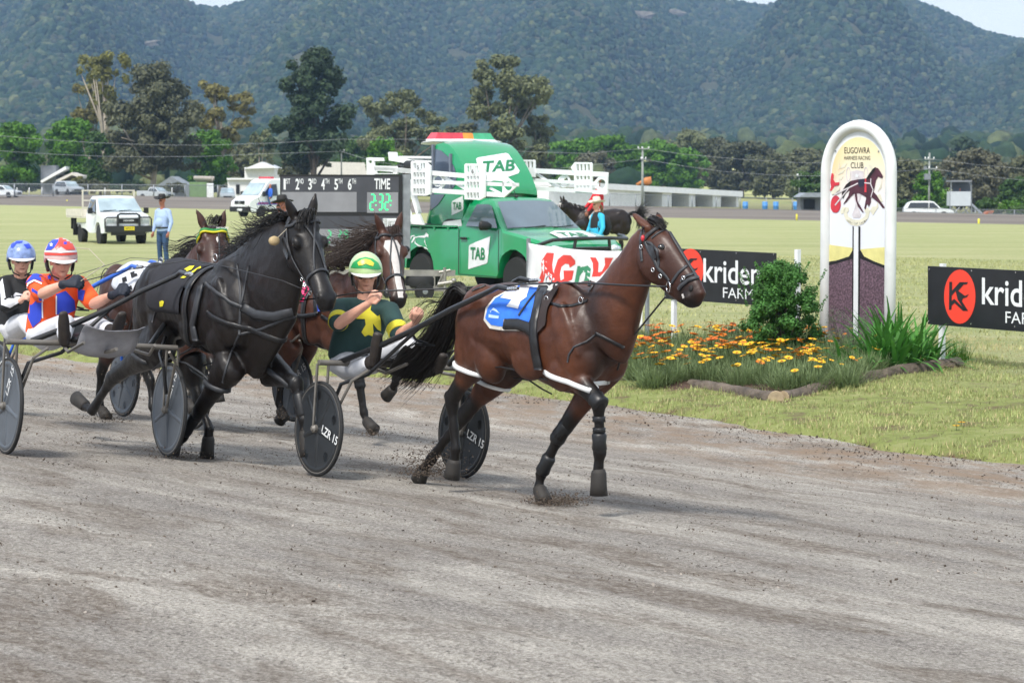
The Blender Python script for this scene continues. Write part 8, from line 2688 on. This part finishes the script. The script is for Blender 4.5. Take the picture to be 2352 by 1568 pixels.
def shrub(label, px, py, Y, wpx, hpx, leaf, seed, name='shrub', size=None, dens=1, zb=None, group=None):
	s_ = FOC / Y; R = random.Random(seed); w_, h_ = wpx / s_ / 2, hpx / s_
	p = atY(px, py, Y)
	z = p.z if zb is None else zb
	t = thing(name, label, 'shrub', (p.x, Y, z), group=group)
	cl = []
	for _ in range(20):
		a, q, zz = R.uniform(0, 2 * PI), R.uniform(.1, .8), R.uniform(.1, .85)
		k = math.sqrt(max(.1, 1 - (zz - .3) ** 2 * 1.6)); r = R.uniform(.22, .4)
		cl.append(((math.cos(a) * q * w_ * k, math.sin(a) * q * w_ * k, zz * h_), (r * w_, r * w_, r * h_ * .5)))
	ls = size or Y / FOC * 4
	vs, fs, lv = leaf_cloud(cl, 2200 * dens / max(.01, sum((a[0] * a[1] * a[2]) ** (2 / 3.) for _, a in cl)), ls, R, .6)
	link('leaves', leafmesh('leaves', vs, fs, lv, LM[leaf] if isinstance(leaf, str) else leaf), t)
	m = MB(); m.tube([(0, 0, -.1), (0, 0, h_ * .5)], [w_ * .06, w_ * .03], 6)
	for c, _ in cl[::4]: m.tube([(0, 0, h_ * .1), c], [w_ * .03, w_ * .015], 5)
	m.build('stem', BARKD, t)
	return t
R = random.Random(2)
for i, (x, y, Y, w_, h_, lf) in enumerate(((2072, 488, 225, 60, 30, 'mid'), (2110, 484, 240, 50, 22, 'yel'), (2165, 488, 235, 55, 26, 'mid'), (2268, 492, 235, 70, 40, 'mid'), (2320, 494, 230, 80, 36, 'bright'), (2290, 500, 215, 36, 18, 'pine'), (2340, 500, 218, 60, 30, 'mid'),
                                       (60, 440, 300, 80, 24, 'pine'), (210, 440, 302, 90, 30, 'dark'), (300, 442, 300, 110, 30, 'pine'), (180, 432, 306, 34, 28, 'yel'), (400, 442, 300, 60, 22, 'dark'), (655, 445, 300, 60, 24, 'olive'), (700, 442, 298, 50, 20, 'grey'))):
	shrub('low %s shrub of the rough growth %s' % ({'mid': 'green', 'yel': 'yellow-green', 'bright': 'bright green', 'pine': 'dark green', 'dark': 'brown-green', 'olive': 'olive', 'grey': 'grey'}[lf], 'beside the judge tower' if x > 1000 else 'behind the left rail fence'), x, y, Y, w_, h_, lf, i, group='rough shrubs beyond the far track', dens=.5)

# ================================================================== bystanders
def stander(label, px, Y, hgt, face, skin=SKIN, top=None, legs=None, hat=None, hatk=1., top2=None, arms=((.12, .05), (.12, .05)), base=None, hatbrim=.19, sit=False, long_=True, hair_=None):
	x = (px - CX) / FOC * Y
	g = gz(x, Y) if base is None else base
	k = hgt / 1.78
	a = math.radians(face); F = V((math.sin(a), -math.cos(a), 0)); S = V((math.cos(a), math.sin(a), 0)); U = V((0, 0, 1)); O = V((x, Y, g))
	L_ = lambda s_, f, z: O + (S * s_ + F * f + U * z) * k
	h = Person(label, O)
	mb = h.mb; c = L_(0, .02, 1.66)
	gg, M, _, _, _ = headshape(mb, c, F, U, k)
	mb.loft([(L_(0, 0, 1.40), .06, .06), (L_(0, .01, 1.5), .055, .058), (L_(0, .01, 1.6), .055, .06)], S, 12)
	T = [(L_(0, 0, .93), .155, .115), (L_(0, .015, 1.08), .15, .125), (L_(0, 0, 1.28), .17, .12), (L_(0, -.01, 1.40), .13, .09)]
	mb.loft(T, S, 16)
	m = MB(); m.loft([(p, a_ + .02, b_ + .02) for p, a_, b_ in T], S, 18)
	m.tube([L_(-.19, -.01, 1.41), L_(0, -.01, 1.43), L_(.19, -.01, 1.41)], [.06, .07, .06], 10)
	for s_, (ax_, fx) in zip((-1, 1), arms):
		sh, el = L_(s_ * .19, -.01, 1.41), L_(s_ * (.19 + ax_), fx * .6, 1.13); wr = L_(s_ * (.19 + ax_ * .9), fx + .1, .88)
		limb(mb, [sh, el, A3(el, wr, .5), wr], [.048, .042, .036, .028]); limb(m, [sh, A3(sh, el, .5), el] + ([A3(el, wr, .5), A3(el, wr, .92)] if long_ else []), [.066, .06, .054] + ([.048, .038] if long_ else []))
		hand(mb, wr, V((0, 0, -1)) + F * .2, F, 1., .7)
	LG_ = MB(); LG_.loft([(L_(0, 0, 1.02), .165, .125), (L_(0, 0, .92), .17, .13), (L_(0, 0, .86), .16, .12)], S, 16)
	for s_ in (-1, 1):
		hp, kn, an = L_(s_ * .09, 0, .9), L_(s_ * .10, .02, .5) if not sit else L_(s_ * .22, .25, .72), L_(s_ * .11, -.02, .09) if not sit else L_(s_ * .25, .1, .3)
		limb(mb, [hp, kn, an], [.08, .055, .04]); limb(LG_, [hp, A3(hp, kn, .5), kn, A3(kn, an, .5), an], [.098, .088, .068, .064, .058])
		b = MB(); b.loft([(an + U * .02 - F * .05, .04, .05), (an - U * .03 + F * .05, .048, .04), (an - U * .045 + F * .16, .042, .03)], S, 10); b.build('shoe', BOOT, h.root, True, True)
	h.blobpart('body', mb, skin, .012, 2); h.shirt, h.sb = h.blobpart('shirt', m, top, .014, 2); h.blobpart('trousers', LG_, legs, .014, 2)
	if hat:
		m = MB(); t0 = c + U * .055 * k
		m.lathe([(.001, .13 * hatk), (.06, .135 * hatk), (.085, .12 * hatk), (.095, .06), (.102, .0), (hatbrim * .75, -.005), (hatbrim, .015), (hatbrim, .022), (.10, .012)], t0, U + F * .08, 24)
		m.v = [tuple(V(p) + U * (.028 * abs((V(p) - t0).dot(S) / .17) ** 2)) for p in m.v]
		h.part('hat', m, hat, auto=60)
		m = MB(); m.lathe([(.1, .015), (.101, .04)], t0, U + F * .08, 20); h.part('hat_band', m, LEATHER)
	m = MB(); m.loft([(gg(-.05, .07, .006), .01, .008), (gg(-.03, .085, .004), .01, .016), (gg(.03, .085, .004), .01, .016), (gg(.05, .07, .006), .01, .008)], U, 8); h.part('glasses' if hair_ else 'eyes', m, GLASSB)
	h.L_ = L_; h.c = c; h.gg = gg
	return h
BLS = mat('pale_blue_shirt', 'a0b6dc', .8, .08, 9, .006, 9); JEAN = mat('denim', '2f4a6c', .85, .15, 12, .004, 14); BHAT = mat('black_felt_hat', '1d1b1a', .7, .1, 9)
h = stander('stout man in pale blue shirt, jeans and black hat standing on the infield', 375, 60.5, 1.80, -35, mat('skin_ruddy', 'b5735f', .5, .1, 14), BLS, JEAN, BHAT, .95, arms=((.07, -.02), (.10, .0)), hatbrim=.21)
m = MB(); m.lathe([(.172, -.02), (.176, .02)], h.L_(0, 0, 1.0), V((0, 0, 1)), 20); h.part('belt', m, LEATHER)
m = MB(); m.ell(h.L_(0, .08, 1.12), (.15, .12, .15)); me = blob(m, .015, 1); me.materials.append(BLS); link('shirt_front', me, h.root, True)
h = stander('man in a dark broad-brimmed hat behind the black horse ears', 652, 41.0, 1.84, -80, MC['skin_ruddy'], mat('dark_shirt', '2b2d33', .8, .1, 9), JEAN, BHAT, 1.0, hatbrim=.2)
h = stander('woman in cream hat, black vest and turquoise sleeves beyond the green ute', 1372, 55, 1.74, -62, SKIN, mat('turquoise_shirt', '35b4dc', .8, .08, 9, .005, 9), JEAN, mat('cream_felt_hat', 'd6cabb', .7, .06, 9), 1.05, hatbrim=.20, hair_=True)
m = MB(); m.loft([(h.L_(0, 0, .98), .175, .14), (h.L_(0, .01, 1.15), .175, .15), (h.L_(0, 0, 1.3), .185, .15), (h.L_(0, -.01, 1.45), .12, .11)], h.L_(1, 0, 0) - h.L_(0, 0, 0), 18); h.part('vest', m, mat('black_vest', '1c1d20', .8, .1, 9))
m = MB(); m.loft([(h.L_(0, -.2, 1.0), .14, .1), (h.L_(0, -.24, 1.15), .16, .12), (h.L_(0, -.2, 1.36), .14, .09)], h.L_(1, 0, 0) - h.L_(0, 0, 0), 16); h.part('backpack', m, MC['black_vest'])
m = MB(); g0 = h.gg
hair(m, [[g0(x, -.08, .02), g0(x, -.13, -.04), g0(x, -.14, -.14), g0(x, -.12, -.24)] for x in (-.03, .03)], 60, .012, 4, .004, .01, 3); h.part('ponytail', m, mat('fair_hair', 'b09468', .6, .2, 20))
def clerk():
	h = Horse('dark horse with a white blaze carrying the red-jacketed rider behind the green ute', (1378, 62.5), -78, dict(DBAY, body=(.018, .012, .010), head=(.014, .010, .009)), (-.80, .66), 1.0, voxel=.022)
	h.body()
	po = h.loc(.98, 0, 1.66)
	nb = h.loc(.5, 0, 1.2); e = po - V((0, 0, .1))
	h.mb.loft([(nb, .15, .3), (nb * .7 + e * .3, .12, .22), (nb * .4 + e * .6, .1, .16), (e, .085, .12)], h.n, 16)
	h.head_local(po, -62, 62, 1.0)
	def lg(u, l, kind):
		P_ = [h.loc(u, l, .86 if kind == 'F' else .95), h.loc(u + (.02 if kind == 'F' else -.06), l, .5), h.loc(u + .03 * (1 if kind == 'F' else -1), l, .22), h.loc(u + .04, l, .13), h.loc(u + .06, l, .02)]
		S_ = h.at; h.at = lambda *p: p[0]
		h.leg(kind, [(p,) for p in P_], 1.0); h.at = S_
	lg(.42, -.15, 'F'); lg(.5, .15, 'F'); lg(-.55, -.15, 'H'); lg(-.48, .15, 'H')
	h.finish(); h.faces()
	m = MB(); h.bridle(m); h.part('bridle', m, LEATHER)
	m = MB()
	vs = [h.surf(x, y, 1, .006)[0] for x in (.08, .2, .35, .5) for y in (-.45, .45)]; m.add(vs, [(0, 1, 3, 2), (2, 3, 5, 4), (4, 5, 7, 6)]); h.part('blaze', m, MC['white_hair'])
	m = MB(); u = h.loc(-.8, 0, 1.32)
	g = [[u + h.t * .05, u - h.t * .1 + V((0, 0, .02)), u - h.t * .22 - V((0, 0, .05)), u - h.t * .3 + V((0, 0, q * .2)), u - h.t * (.42 + .1 * q) + V((0, 0, q * .34))] for q in (-1.6, -.8, 0, .9)]
	hair(m, g, 420, .03, 8, .007, .05); h.part('tail', m, HAIRB)
	m = MB(); 
	for i in range(6):
		p = po * (1 - i / 5) + h.loc(.4, 0, 1.5) * (i / 5); hair(m, [[p, p + V((.05, -.06, -.04)), p + V((.08, -.1, -.16))], [p - h.t * .05, p + V((.1, -.06, -.04)), p + V((.12, -.1, -.16))]], 30, .01, i, .005, .01, 3)
	h.part('mane', m, HAIRB)
	m = MB(); ring(m, h.bvh, h.loc(.05, 0, 1.1), h.t, .06, .02, .012, 30, a0=-1.2, a1=1.2); h.part('saddle', m, LEATHER)
	r = stander('rider in a red jacket with white wrist band sitting on the dark horse', 1374, 62.4, 1.78, -78, mat('skin_tan', '8f5c4a', .5, .1, 9), mat('red_jacket', 'c9202c', .75, .08, 9, .005, 9), mat('pale_jodhpurs', 'c9c6bd', .8, .06, 9), mat('black_cap', '202022', .5, .1, 9), .9, hatbrim=.12, arms=((.06, .25), (.06, .25)), base=.52, sit=True)
clerk()
Dr = stander('van driver in a bright blue shirt leaning at the open window', 622, 157.7, 1.7, -60, MC['skin_ruddy'], mat('bright_blue_shirt', '2b62c8', .8, .08, 9), JEAN, None, base=.50, sit=True)
Tw = stander('person standing inside the judge tower', 2203, 231, 1.75, -30, MC['skin_ruddy'], mat('dark_shirt', ''), JEAN, None, base=-.05 + atY(2200, 473, 231).z)
# ================================================================== flower bed
GRN1 = leaf_mat('gazania_leaves', '76875c', .35); GRN2 = leaf_mat('strap_leaves', '4c8236', .35); GRN3 = leaf_mat('dry_leaves', 'b8a676', .25); GRN4 = leaf_mat('rose_leaves', '4a7838', .5); GRN5 = leaf_mat('rosemary_leaves', '5a6b50', .35)
def blades(R, n, ln, wd, spread, mat_, lean=(.2, 1.2), seg=4, droop=.8, r0=.05):
	vs, fs, lv = [], [], []
	for _ in range(n):
		a = R.uniform(0, 2 * PI); t_ = R.uniform(*lean); l_ = ln * R.uniform(.6, 1.15)
		o = V((math.cos(a), math.sin(a), 0)) * R.uniform(0, r0) + V((R.gauss(0, spread), R.gauss(0, spread), 0))
		d = V((math.cos(a) * math.sin(t_), math.sin(a) * math.sin(t_), math.cos(t_)))
		sd_ = V((-math.sin(a), math.cos(a), 0)); p = o; b0 = len(vs); c = R.uniform(.1, .9)
		for i in range(seg + 1):
			w_ = wd * (1 - (i / seg) ** 2 * .85) * (.6 if i == 0 else 1)
			vs += [p - sd_ * w_, p + sd_ * w_]; lv += [c, min(1, c + .15)]
			p = p + d * (l_ / seg); d = (d + V((0, 0, -droop / seg * (.4 + i / seg)))).normalized()
		for i in range(seg): q = b0 + 2 * i; fs.append((q, q + 1, q + 3, q + 2))
	return vs, fs, lv
def bed():
	pts = [(1436, 838), (1462, 905), (1540, 912), (1590, 905), (1700, 922), (1785, 930), (1990, 900), (2190, 850), (2160, 812), (1990, 790), (1700, 792), (1480, 796)]
	P_ = [at(*p) for p in pts]; c = sum(P_, V((0, 0, 0))) / len(P_)
	vs, fs = [c + V((0, 0, .10))], []
	k = len(P_)
	for r in (.45, .8, 1.0):
		for p in P_: q = c + (p - c) * r; vs.append(V((q.x, q.y, gz(q.x, q.y) + (.10 if r < .9 else .01))))
	for i in range(k):
		j = (i + 1) % k; fs.append((0, 1 + i, 1 + j))
		for b in (1, 1 + k): fs.append((b + i, b + k + i, b + k + j, b + j))
	m = MB(); m.add(vs, fs); struct(m.build('garden_soil', mat('dark_soil', '4e3b30', .95, .3, 14, .02, 30), None, True))
	R = random.Random(12)
	def inside(x, y):
		c_ = False; Q = [(1440, 840), (1470, 902), (1590, 896), (1780, 912), (1930, 902), (2010, 880), (2010, 835), (1890, 806), (1700, 800), (1500, 802)]
		for i in range(len(Q)):
			a, b = Q[i], Q[i - 1]
			if (a[1] > y) != (b[1] > y) and x < (b[0] - a[0]) * (y - a[1]) / (b[1] - a[1]) + a[0]: c_ = not c_
		return c_
	protos = [leafmesh('foliage', *blades(R, 520, .29, .005, .06, None, (.1, 1.2), 4, .9, .10), GRN1) for _ in range(5)]
	fl = []
	for nm, hx in (('yellow_petals', 'e9b81c'), ('orange_petals', 'e07d1a'), ('deep_orange_petals', 'd4621a')):
		m = MB()
		for i in range(13):
			a = 2 * PI * i / 13; d = V((math.cos(a), math.sin(a), .12)); s_ = V((-math.sin(a), math.cos(a), 0))
			m.add([d * .006, d * .026 + s_ * .0075 + V((0, 0, .004)), d * .040, d * .026 - s_ * .0075 + V((0, 0, .004))], [(0, 1, 2, 3)], 0)
		m.lathe([(.011, .0), (.011, .006), (.004, .009)], V((0, 0, 0)), V((0, 0, 1)), 8, 1)
		m.tube([V((0, 0, 0)), V((.004, 0, -.08)), V((0, 0, -.17))], .0022, 4, mi=2)
		me = bpy.data.meshes.new('flower'); me.from_pydata(m.v, [], m.f)
		for q in (mat(nm, hx, .6, .1, 20), mat('flower_heart', '8a5a1c', .8), MC['mid_green_leaves']): me.materials.append(q)
		me.polygons.foreach_set('material_index', m.m); fl.append(me)
	n = 0; spots = []
	while len(spots) < 62:
		x, y = R.uniform(1438, 2012), R.uniform(796, 914)
		if inside(x, y) and all((x - a) ** 2 + ((y - b) * 2.4) ** 2 > 34 ** 2 for a, b in spots): spots.append((x, y))
		n += 1
		if n > 6000: break
	zones = lambda x, y: 'below the white banner post' if x < 1560 else 'below the sponsor board' if x < 1700 else 'before the rose bush' if x < 1860 else 'before the winning post'
	for i, (x, y) in enumerate(spots):
		p = at(x, y); p.z += .03
		orange = x < 1740 and y < 850
		z = zones(x, y); f_ = 'front' if y > 865 else 'back'
		t = thing('gazania_plant', '%s gazania clump in the %s of the bed, %s' % ('orange-flowered' if orange else 'yellow-flowered', f_, z), 'flowering plant', p, R.uniform(0, 6.28), 'gazania clumps in the flower bed')
		t.scale = (1, 1, R.uniform(.85, 1.1)) if False else (1, 1, 1)
		link('foliage', protos[i % 5], t)
		nf = R.choice([7, 8, 9, 10]) if x < 1880 else R.choice([1, 2, 3])
		if y > 885: nf = max(2, nf - 6)
		for _ in range(nf):
			me = fl[(R.choice([1, 1, 2, 0]) if orange else R.choice([0, 0, 0, 1]))]
			a, q = R.uniform(0, 2 * PI), R.uniform(.02, .2)
			o = link('flower', me, t); o.location = (math.cos(a) * q, math.sin(a) * q, R.uniform(.24, .33)); o.rotation_euler = (R.uniform(-.35, .35), R.uniform(-.35, .35), a)
			s_ = R.uniform(1.05, 1.45) * (1 if x < 1880 else .65); o.scale = (s_, s_, s_)
	LOG = mat('weathered_log', '5f554b', .9, .45, 6, .05, 12, stretch=(1, 1, 1))
	def log(label, pts, r):
		t = thing('log', label, 'log', at(*pts[0]))
		m = MB(); Q = []
		for a, b in zip(pts, pts[1:]):
			for i in range(8): Q.append(at(a[0] + (b[0] - a[0]) * i / 8, a[1] + (b[1] - a[1]) * i / 8))
		Q.append(at(*pts[-1])); rr = []
		k = len(Q)
		for i, q in enumerate(Q): q.z += r[0] * .75 + .012 * noise.noise(q * 3); rr.append((r[0] + (r[1] - r[0]) * i / (k - 1)) * (1 + .12 * noise.noise(q * 5)))
		m.tube(Q, rr, 12); m.v = [tuple(V(p) + V((0, 0, .012 * noise.noise(V(p) * 14)))) for p in m.v]; m.build('trunk_wood', LOG, t, True, True, auto=50)
		d = (Q[0] - Q[1]).normalized(); e = (Q[-1] - Q[-2]).normalized(); m = MB(); m.lathe([(rr[0] * .93, .0), (rr[0] * .9, .008)], Q[0], d, 14); m.build('cut_end', mat('cut_wood', 'a08f74', .85, .2, 20), t, False, True)
		m = MB(); m.lathe([(rr[-1] * .93, .0), (rr[-1] * .9, .008)], Q[-1], e, 14); m.build('cut_end', MC['cut_wood'], t, False, True)
	log('short rough log edging the left front of the flower bed', [(1588, 897), (1660, 908), (1730, 922), (1778, 930)], (.075, .08))
	log('long weathered log edging the right front of the flower bed', [(1800, 926), (1900, 902), (2050, 872), (2198, 852)], (.07, .11))
	m = MB(); c = at(1782, 932); c.z += .07; m.lathe([(.078, -.25), (.085, 0), (.08, .01)], c, V((-.1, -1, .05)), 16); tag(m.build('log_stub', MC['cut_wood'], None, True, auto=40), 'round sawn log end facing out where the two edging logs meet', 'log')
bed()
def bush():
	R = random.Random(4); Y = 27.8; p = atY(1792, 795, Y); g = gz(p.x, Y)
	t = thing('rose_bush', 'dark green leafy bush between the first sponsor board and the winning post', 'bush', (p.x, Y, g))
	cl = []
	for _ in range(150):
		a, zz = R.uniform(0, 2 * PI), R.uniform(.08, .98); w_ = (.42 if zz < .6 else .42 - (zz - .6) * .55) * R.uniform(.15, 1); r = R.uniform(.07, .13)
		cl.append(((math.cos(a) * w_, math.sin(a) * w_, zz * 1.2), (r, r, r * .9)))
	vs, fs, lv = leaf_cloud(cl, 24000, .021, R, .62, .5, .3)
	for _ in range(26):   # shoots standing out of the outline
		a = R.uniform(0, 2 * PI); b = V((math.cos(a) * R.uniform(.1, .5), math.sin(a) * .3, R.uniform(.55, 1.0))); d = V((math.cos(a) * .5, math.sin(a) * .4, 1)).normalized()
		for i in range(16):
			q = b + d * i * .018; v2, f2, l2 = leaf_cloud([((q.x, q.y, q.z), (.02, .02, .02))], 1, .014, R, .6); o = len(vs); vs += v2; fs += [tuple(j + o for j in f) for f in f2]; lv += l2
	link('leaves', leafmesh('leaves', vs, fs, lv, GRN4), t)
	m = MB()
	for c, _ in cl[::5]: m.tube([V((0, 0, -.05)), V((c[0] * .5, c[1] * .5, c[2] * .5)), V(c)], [.012, .009, .005], 5)
	m.build('stems', BARKD, t); bpy.data.objects[t.children[-1].name]['kind'] = 'stuff'
bush()
def fine_shrub():
	R = random.Random(9); Y = 27.6; p = atY(1950, 800, Y); g = gz(p.x, Y); t = thing('rosemary_shrub', 'feathery grey-green shrub at the foot of the winning post', 'shrub', (p.x, Y, g))
	cl = [((R.uniform(-.27, .27), R.uniform(-.2, .2), R.uniform(.05, .62) * (1 - .0)), (.08, .08, .09)) for _ in range(46)]
	vs, fs, lv = leaf_cloud(cl, 16000, .012, R, .22, 1.2, .2); link('leaves', leafmesh('leaves', vs, fs, lv, GRN5), t)
	m = MB()
	for c, _ in cl[::5]: m.tube([V((0, 0, -.05)), V(c)], [.008, .004], 5)
	m.build('stems', BARKD, t); bpy.data.objects[t.children[-1].name]['kind'] = 'stuff'
fine_shrub()
def agap(label, px, py, n, ln, R):
	p = at(px, py); t = thing('agapanthus', label, 'strappy plant', p)
	link('leaves', leafmesh('leaves', *blades(R, int(n * 1.2), ln, .028, .10, None, (.2, 1.2), 7, 1.5, .12), GRN2), t)
	return t
R = random.Random(21)
agap('strappy dark green plant, nearest the winning post', 1985, 862, 70, .60, R); agap('strappy dark green plant, middle one of the big clump', 2045, 858, 130, .80, R); agap('strappy dark green plant beside the white sign post at right', 2112, 850, 90, .72, R); agap('strappy dark green plant at the rear of the big clump', 2070, 832, 100, .8, R)
p = at(2130, 858); t = thing('withered_leaves', 'pale withered strap leaves drooping over the log beside the white sign post', 'dead leaves', p); link('leaves', leafmesh('leaves', *blades(R, 60, .42, .007, .12, None, (.7, 1.5), 6, 1.6, .1), GRN3), t)
for x, y, w_ in ((2185, 835, 'behind the right end of the long log'), (2205, 845, 'beyond the cut right end of the long log')):
	p = at(x, y); t = thing('grass_tuft', 'tall green grass tuft growing ' + w_, 'grass tuft', p, group='tall tufts by the log'); link('leaves', leafmesh('leaves', *blades(R, 90, .30, .004, .05, None, (.05, .7), 5, .7, .08), LM['bright']), t)

# ================================================================== grass blades, clods, flying dirt (uncountable)
def grass(name, label, n, s0, s1, w0, w1, hh, ww, m_, seed, pw=1., dry=.0):
	R = random.Random(seed); vs, fs, lv = [], [], []
	for _ in range(n):
		s_ = R.uniform(s0, s1); e = edge_w(s_); w_ = e + w0 + (w1 - w0) * R.random() ** pw
		x, y = xy(s_, w_)
		if abs((x / y) * FOC) > 1330: continue
		q = noise.noise(V((x * 1.1, y * 1.1, 0)))
		if q < -.22 and R.random() < .8: continue
		z = inf_z(x, y, s_, w_) - .004
		a = R.uniform(0, 2 * PI); h_ = hh * R.uniform(.5, 1.4) * (1 + .6 * q) * (1.35 if w_ - e < .35 else 1); t_ = R.uniform(0, .9)
		b = V((math.cos(a), math.sin(a), 0)); sd_ = V((math.cos(a + 1.57), math.sin(a + 1.57), 0)) * ww; p = V((x, y, z))
		o = len(vs); tip = p + b * h_ * math.sin(t_) + V((0, 0, h_ * math.cos(t_)))
		vs += [p - sd_, p + sd_, tip]; fs.append((o, o + 1, o + 2)); v_ = max(0, min(1, .5 + q * .6 + R.uniform(-.4, .4))); lv += [v_] * 3
	o = link(name, leafmesh(name, vs, fs, lv, m_)); tag(o, label, 'grass', kind='stuff')
grass('verge_grass', 'rough green and straw grass blades along the track verge', 90000, -16, 6, -.05, 5.5, .045, .0055, leaf_mat('verge_grass_blades', '9ba36a', .4), 1, .8)
grass('dry_grass', 'dry straw blades among the verge grass', 45000, -16, 6, .0, 8, .038, .0055, leaf_mat('dry_grass_blades', 'b8ac80', .3), 2)
grass('infield_blades', 'short mown grass blades of the infield', 80000, -34, 2, 5, 34, .05, .012, leaf_mat('infield_grass_blades', 'a8aa74', .3), 3, .8)
def clods():
	R = random.Random(8); m = MB(); m2 = MB()
	def bit(mm, p, r):
		d = [V((R.uniform(-1, 1), R.uniform(-1, 1), R.uniform(-.7, .9))).normalized() * r * R.uniform(.6, 1.2) for _ in range(5)]
		mm.add([p + q for q in d], [(0, 1, 2), (0, 2, 3), (0, 3, 4), (0, 4, 1), (1, 2, 3), (1, 3, 4)])
	for _ in range(60000):
		s_ = R.uniform(-17, 8); w_ = R.uniform(-13.5, 1.4)
		dn = noise.noise(V((s_ * .7, w_ * 3.0, 1))) + .5 * noise.noise(V((s_ * 2.2, w_ * 6, 5)))
		if dn < .12 and R.random() < .9: continue
		if w_ > edge_w(s_): continue
		x, y = xy(s_, w_)
		if y < 6 or abs(x / y) * FOC > 1250: continue
		bit(m if R.random() < .75 else m2, V((x, y, track_z(x, y, s_, w_) + .003)), R.choice([.004, .005, .006, .008, .011]) * R.uniform(.7, 1.2))
	for _ in range(1700):   # turf and loam thrown against the grass edge
		s_ = R.uniform(-12, 6); e = edge_w(s_); w_ = e - abs(R.gauss(0, .35)) + .08
		if noise.noise(V((s_ * 1.3, 7, 0))) < -.1: continue
		x, y = xy(s_, w_); bit(m, V((x, y, gz(x, y) + .01)), R.uniform(.006, .017))
	o = m.build('loose_clods', mat('damp_clods', '5a4f45', .95, .3, 30), None); tag(o, 'dark damp clods scattered over the track', 'clods', kind='stuff')
	o = m2.build('loose_gravel', mat('pale_gravel', 'a59c92', .95, .25, 30), None); tag(o, 'pale gravel bits scattered over the track', 'gravel', kind='stuff')
	for (cx, cy, Y, n, sx, sz, lab) in ((985, 1085, 16.6, 2400, .12, .10, 'burst of dirt thrown up by the lead horse hind hoof'), (1282, 1150, 15.6, 1800, .10, .03, 'low spray of dirt at the lead horse planted front hoof'), (395, 1062, 17.6, 1100, .12, .08, 'dirt thrown up by the black horse planted hoof'), (245, 962, 21, 500, .12, .06, 'dirt thrown up by the banded bay horse hind hoof'),
                                 (170, 1030, 18.2, 260, .25, .08, 'clods flying behind the black horse'), (560, 905, 20, 240, .35, .16, 'fine clods flying between the black horse and the lead sulky'), (640, 955, 20.8, 300, .10, .06, 'dirt at the hind hoof of the white-blazed horse'), (848, 995, 20.1, 260, .10, .03, 'dirt at the front hoof of the white-blazed horse'), (240, 900, 19.5, 200, .35, .22, 'fine dirt flying behind the black horse raised hind hoof'), (640, 1090, 17, 220, .3, .16, 'scattered grit flying by the lead sulky near wheel')):
		m = MB(); c = atY(cx, cy, Y)
		for _ in range(n):
			p = c + V((R.gauss(0, sx), R.gauss(0, sx * .8), abs(R.gauss(0, sz)) - .02)); bit(m, p, R.choice([.003, .004, .006, .009]) * R.uniform(.7, 1.3))
		tag(m.build('flying_dirt', MC['damp_clods']), lab, 'flying dirt', kind='stuff')
clods()
for x, y, lab in ((2208, 995, 'single yellow flower growing in the verge, left of a pair'), (2196, 1003, 'single yellow flower growing in the verge, lower of a pair')):
	o = bpy.data.objects.new('verge_flower', bpy.data.meshes['flower']); C.objects.link(o); p = at(x, y); o.location = p + V((0, 0, .1)); tag(o, lab, 'flower')
# ================================================================== air
mb = MB()
mb.box((0, 1450, 230), (5200, 3300, 600))
hz = bpy.data.materials.new('air')
hz.use_nodes = True
t = hz.node_tree; t.nodes.clear()
o_ = t.nodes.new('ShaderNodeOutputMaterial')
pv = t.nodes.new('ShaderNodeVolumePrincipled')
pv.inputs['Color'].default_value = (.40, .64, 1.0, 1)
pv.inputs['Density'].default_value = .00016
pv.inputs['Anisotropy'].default_value = 0
t.links.new(pv.outputs[0], o_.inputs['Volume'])
ho = mb.build('haze', hz)
tag(ho, 'thin bluish haze filling the air over the whole valley', 'haze', kind='stuff')
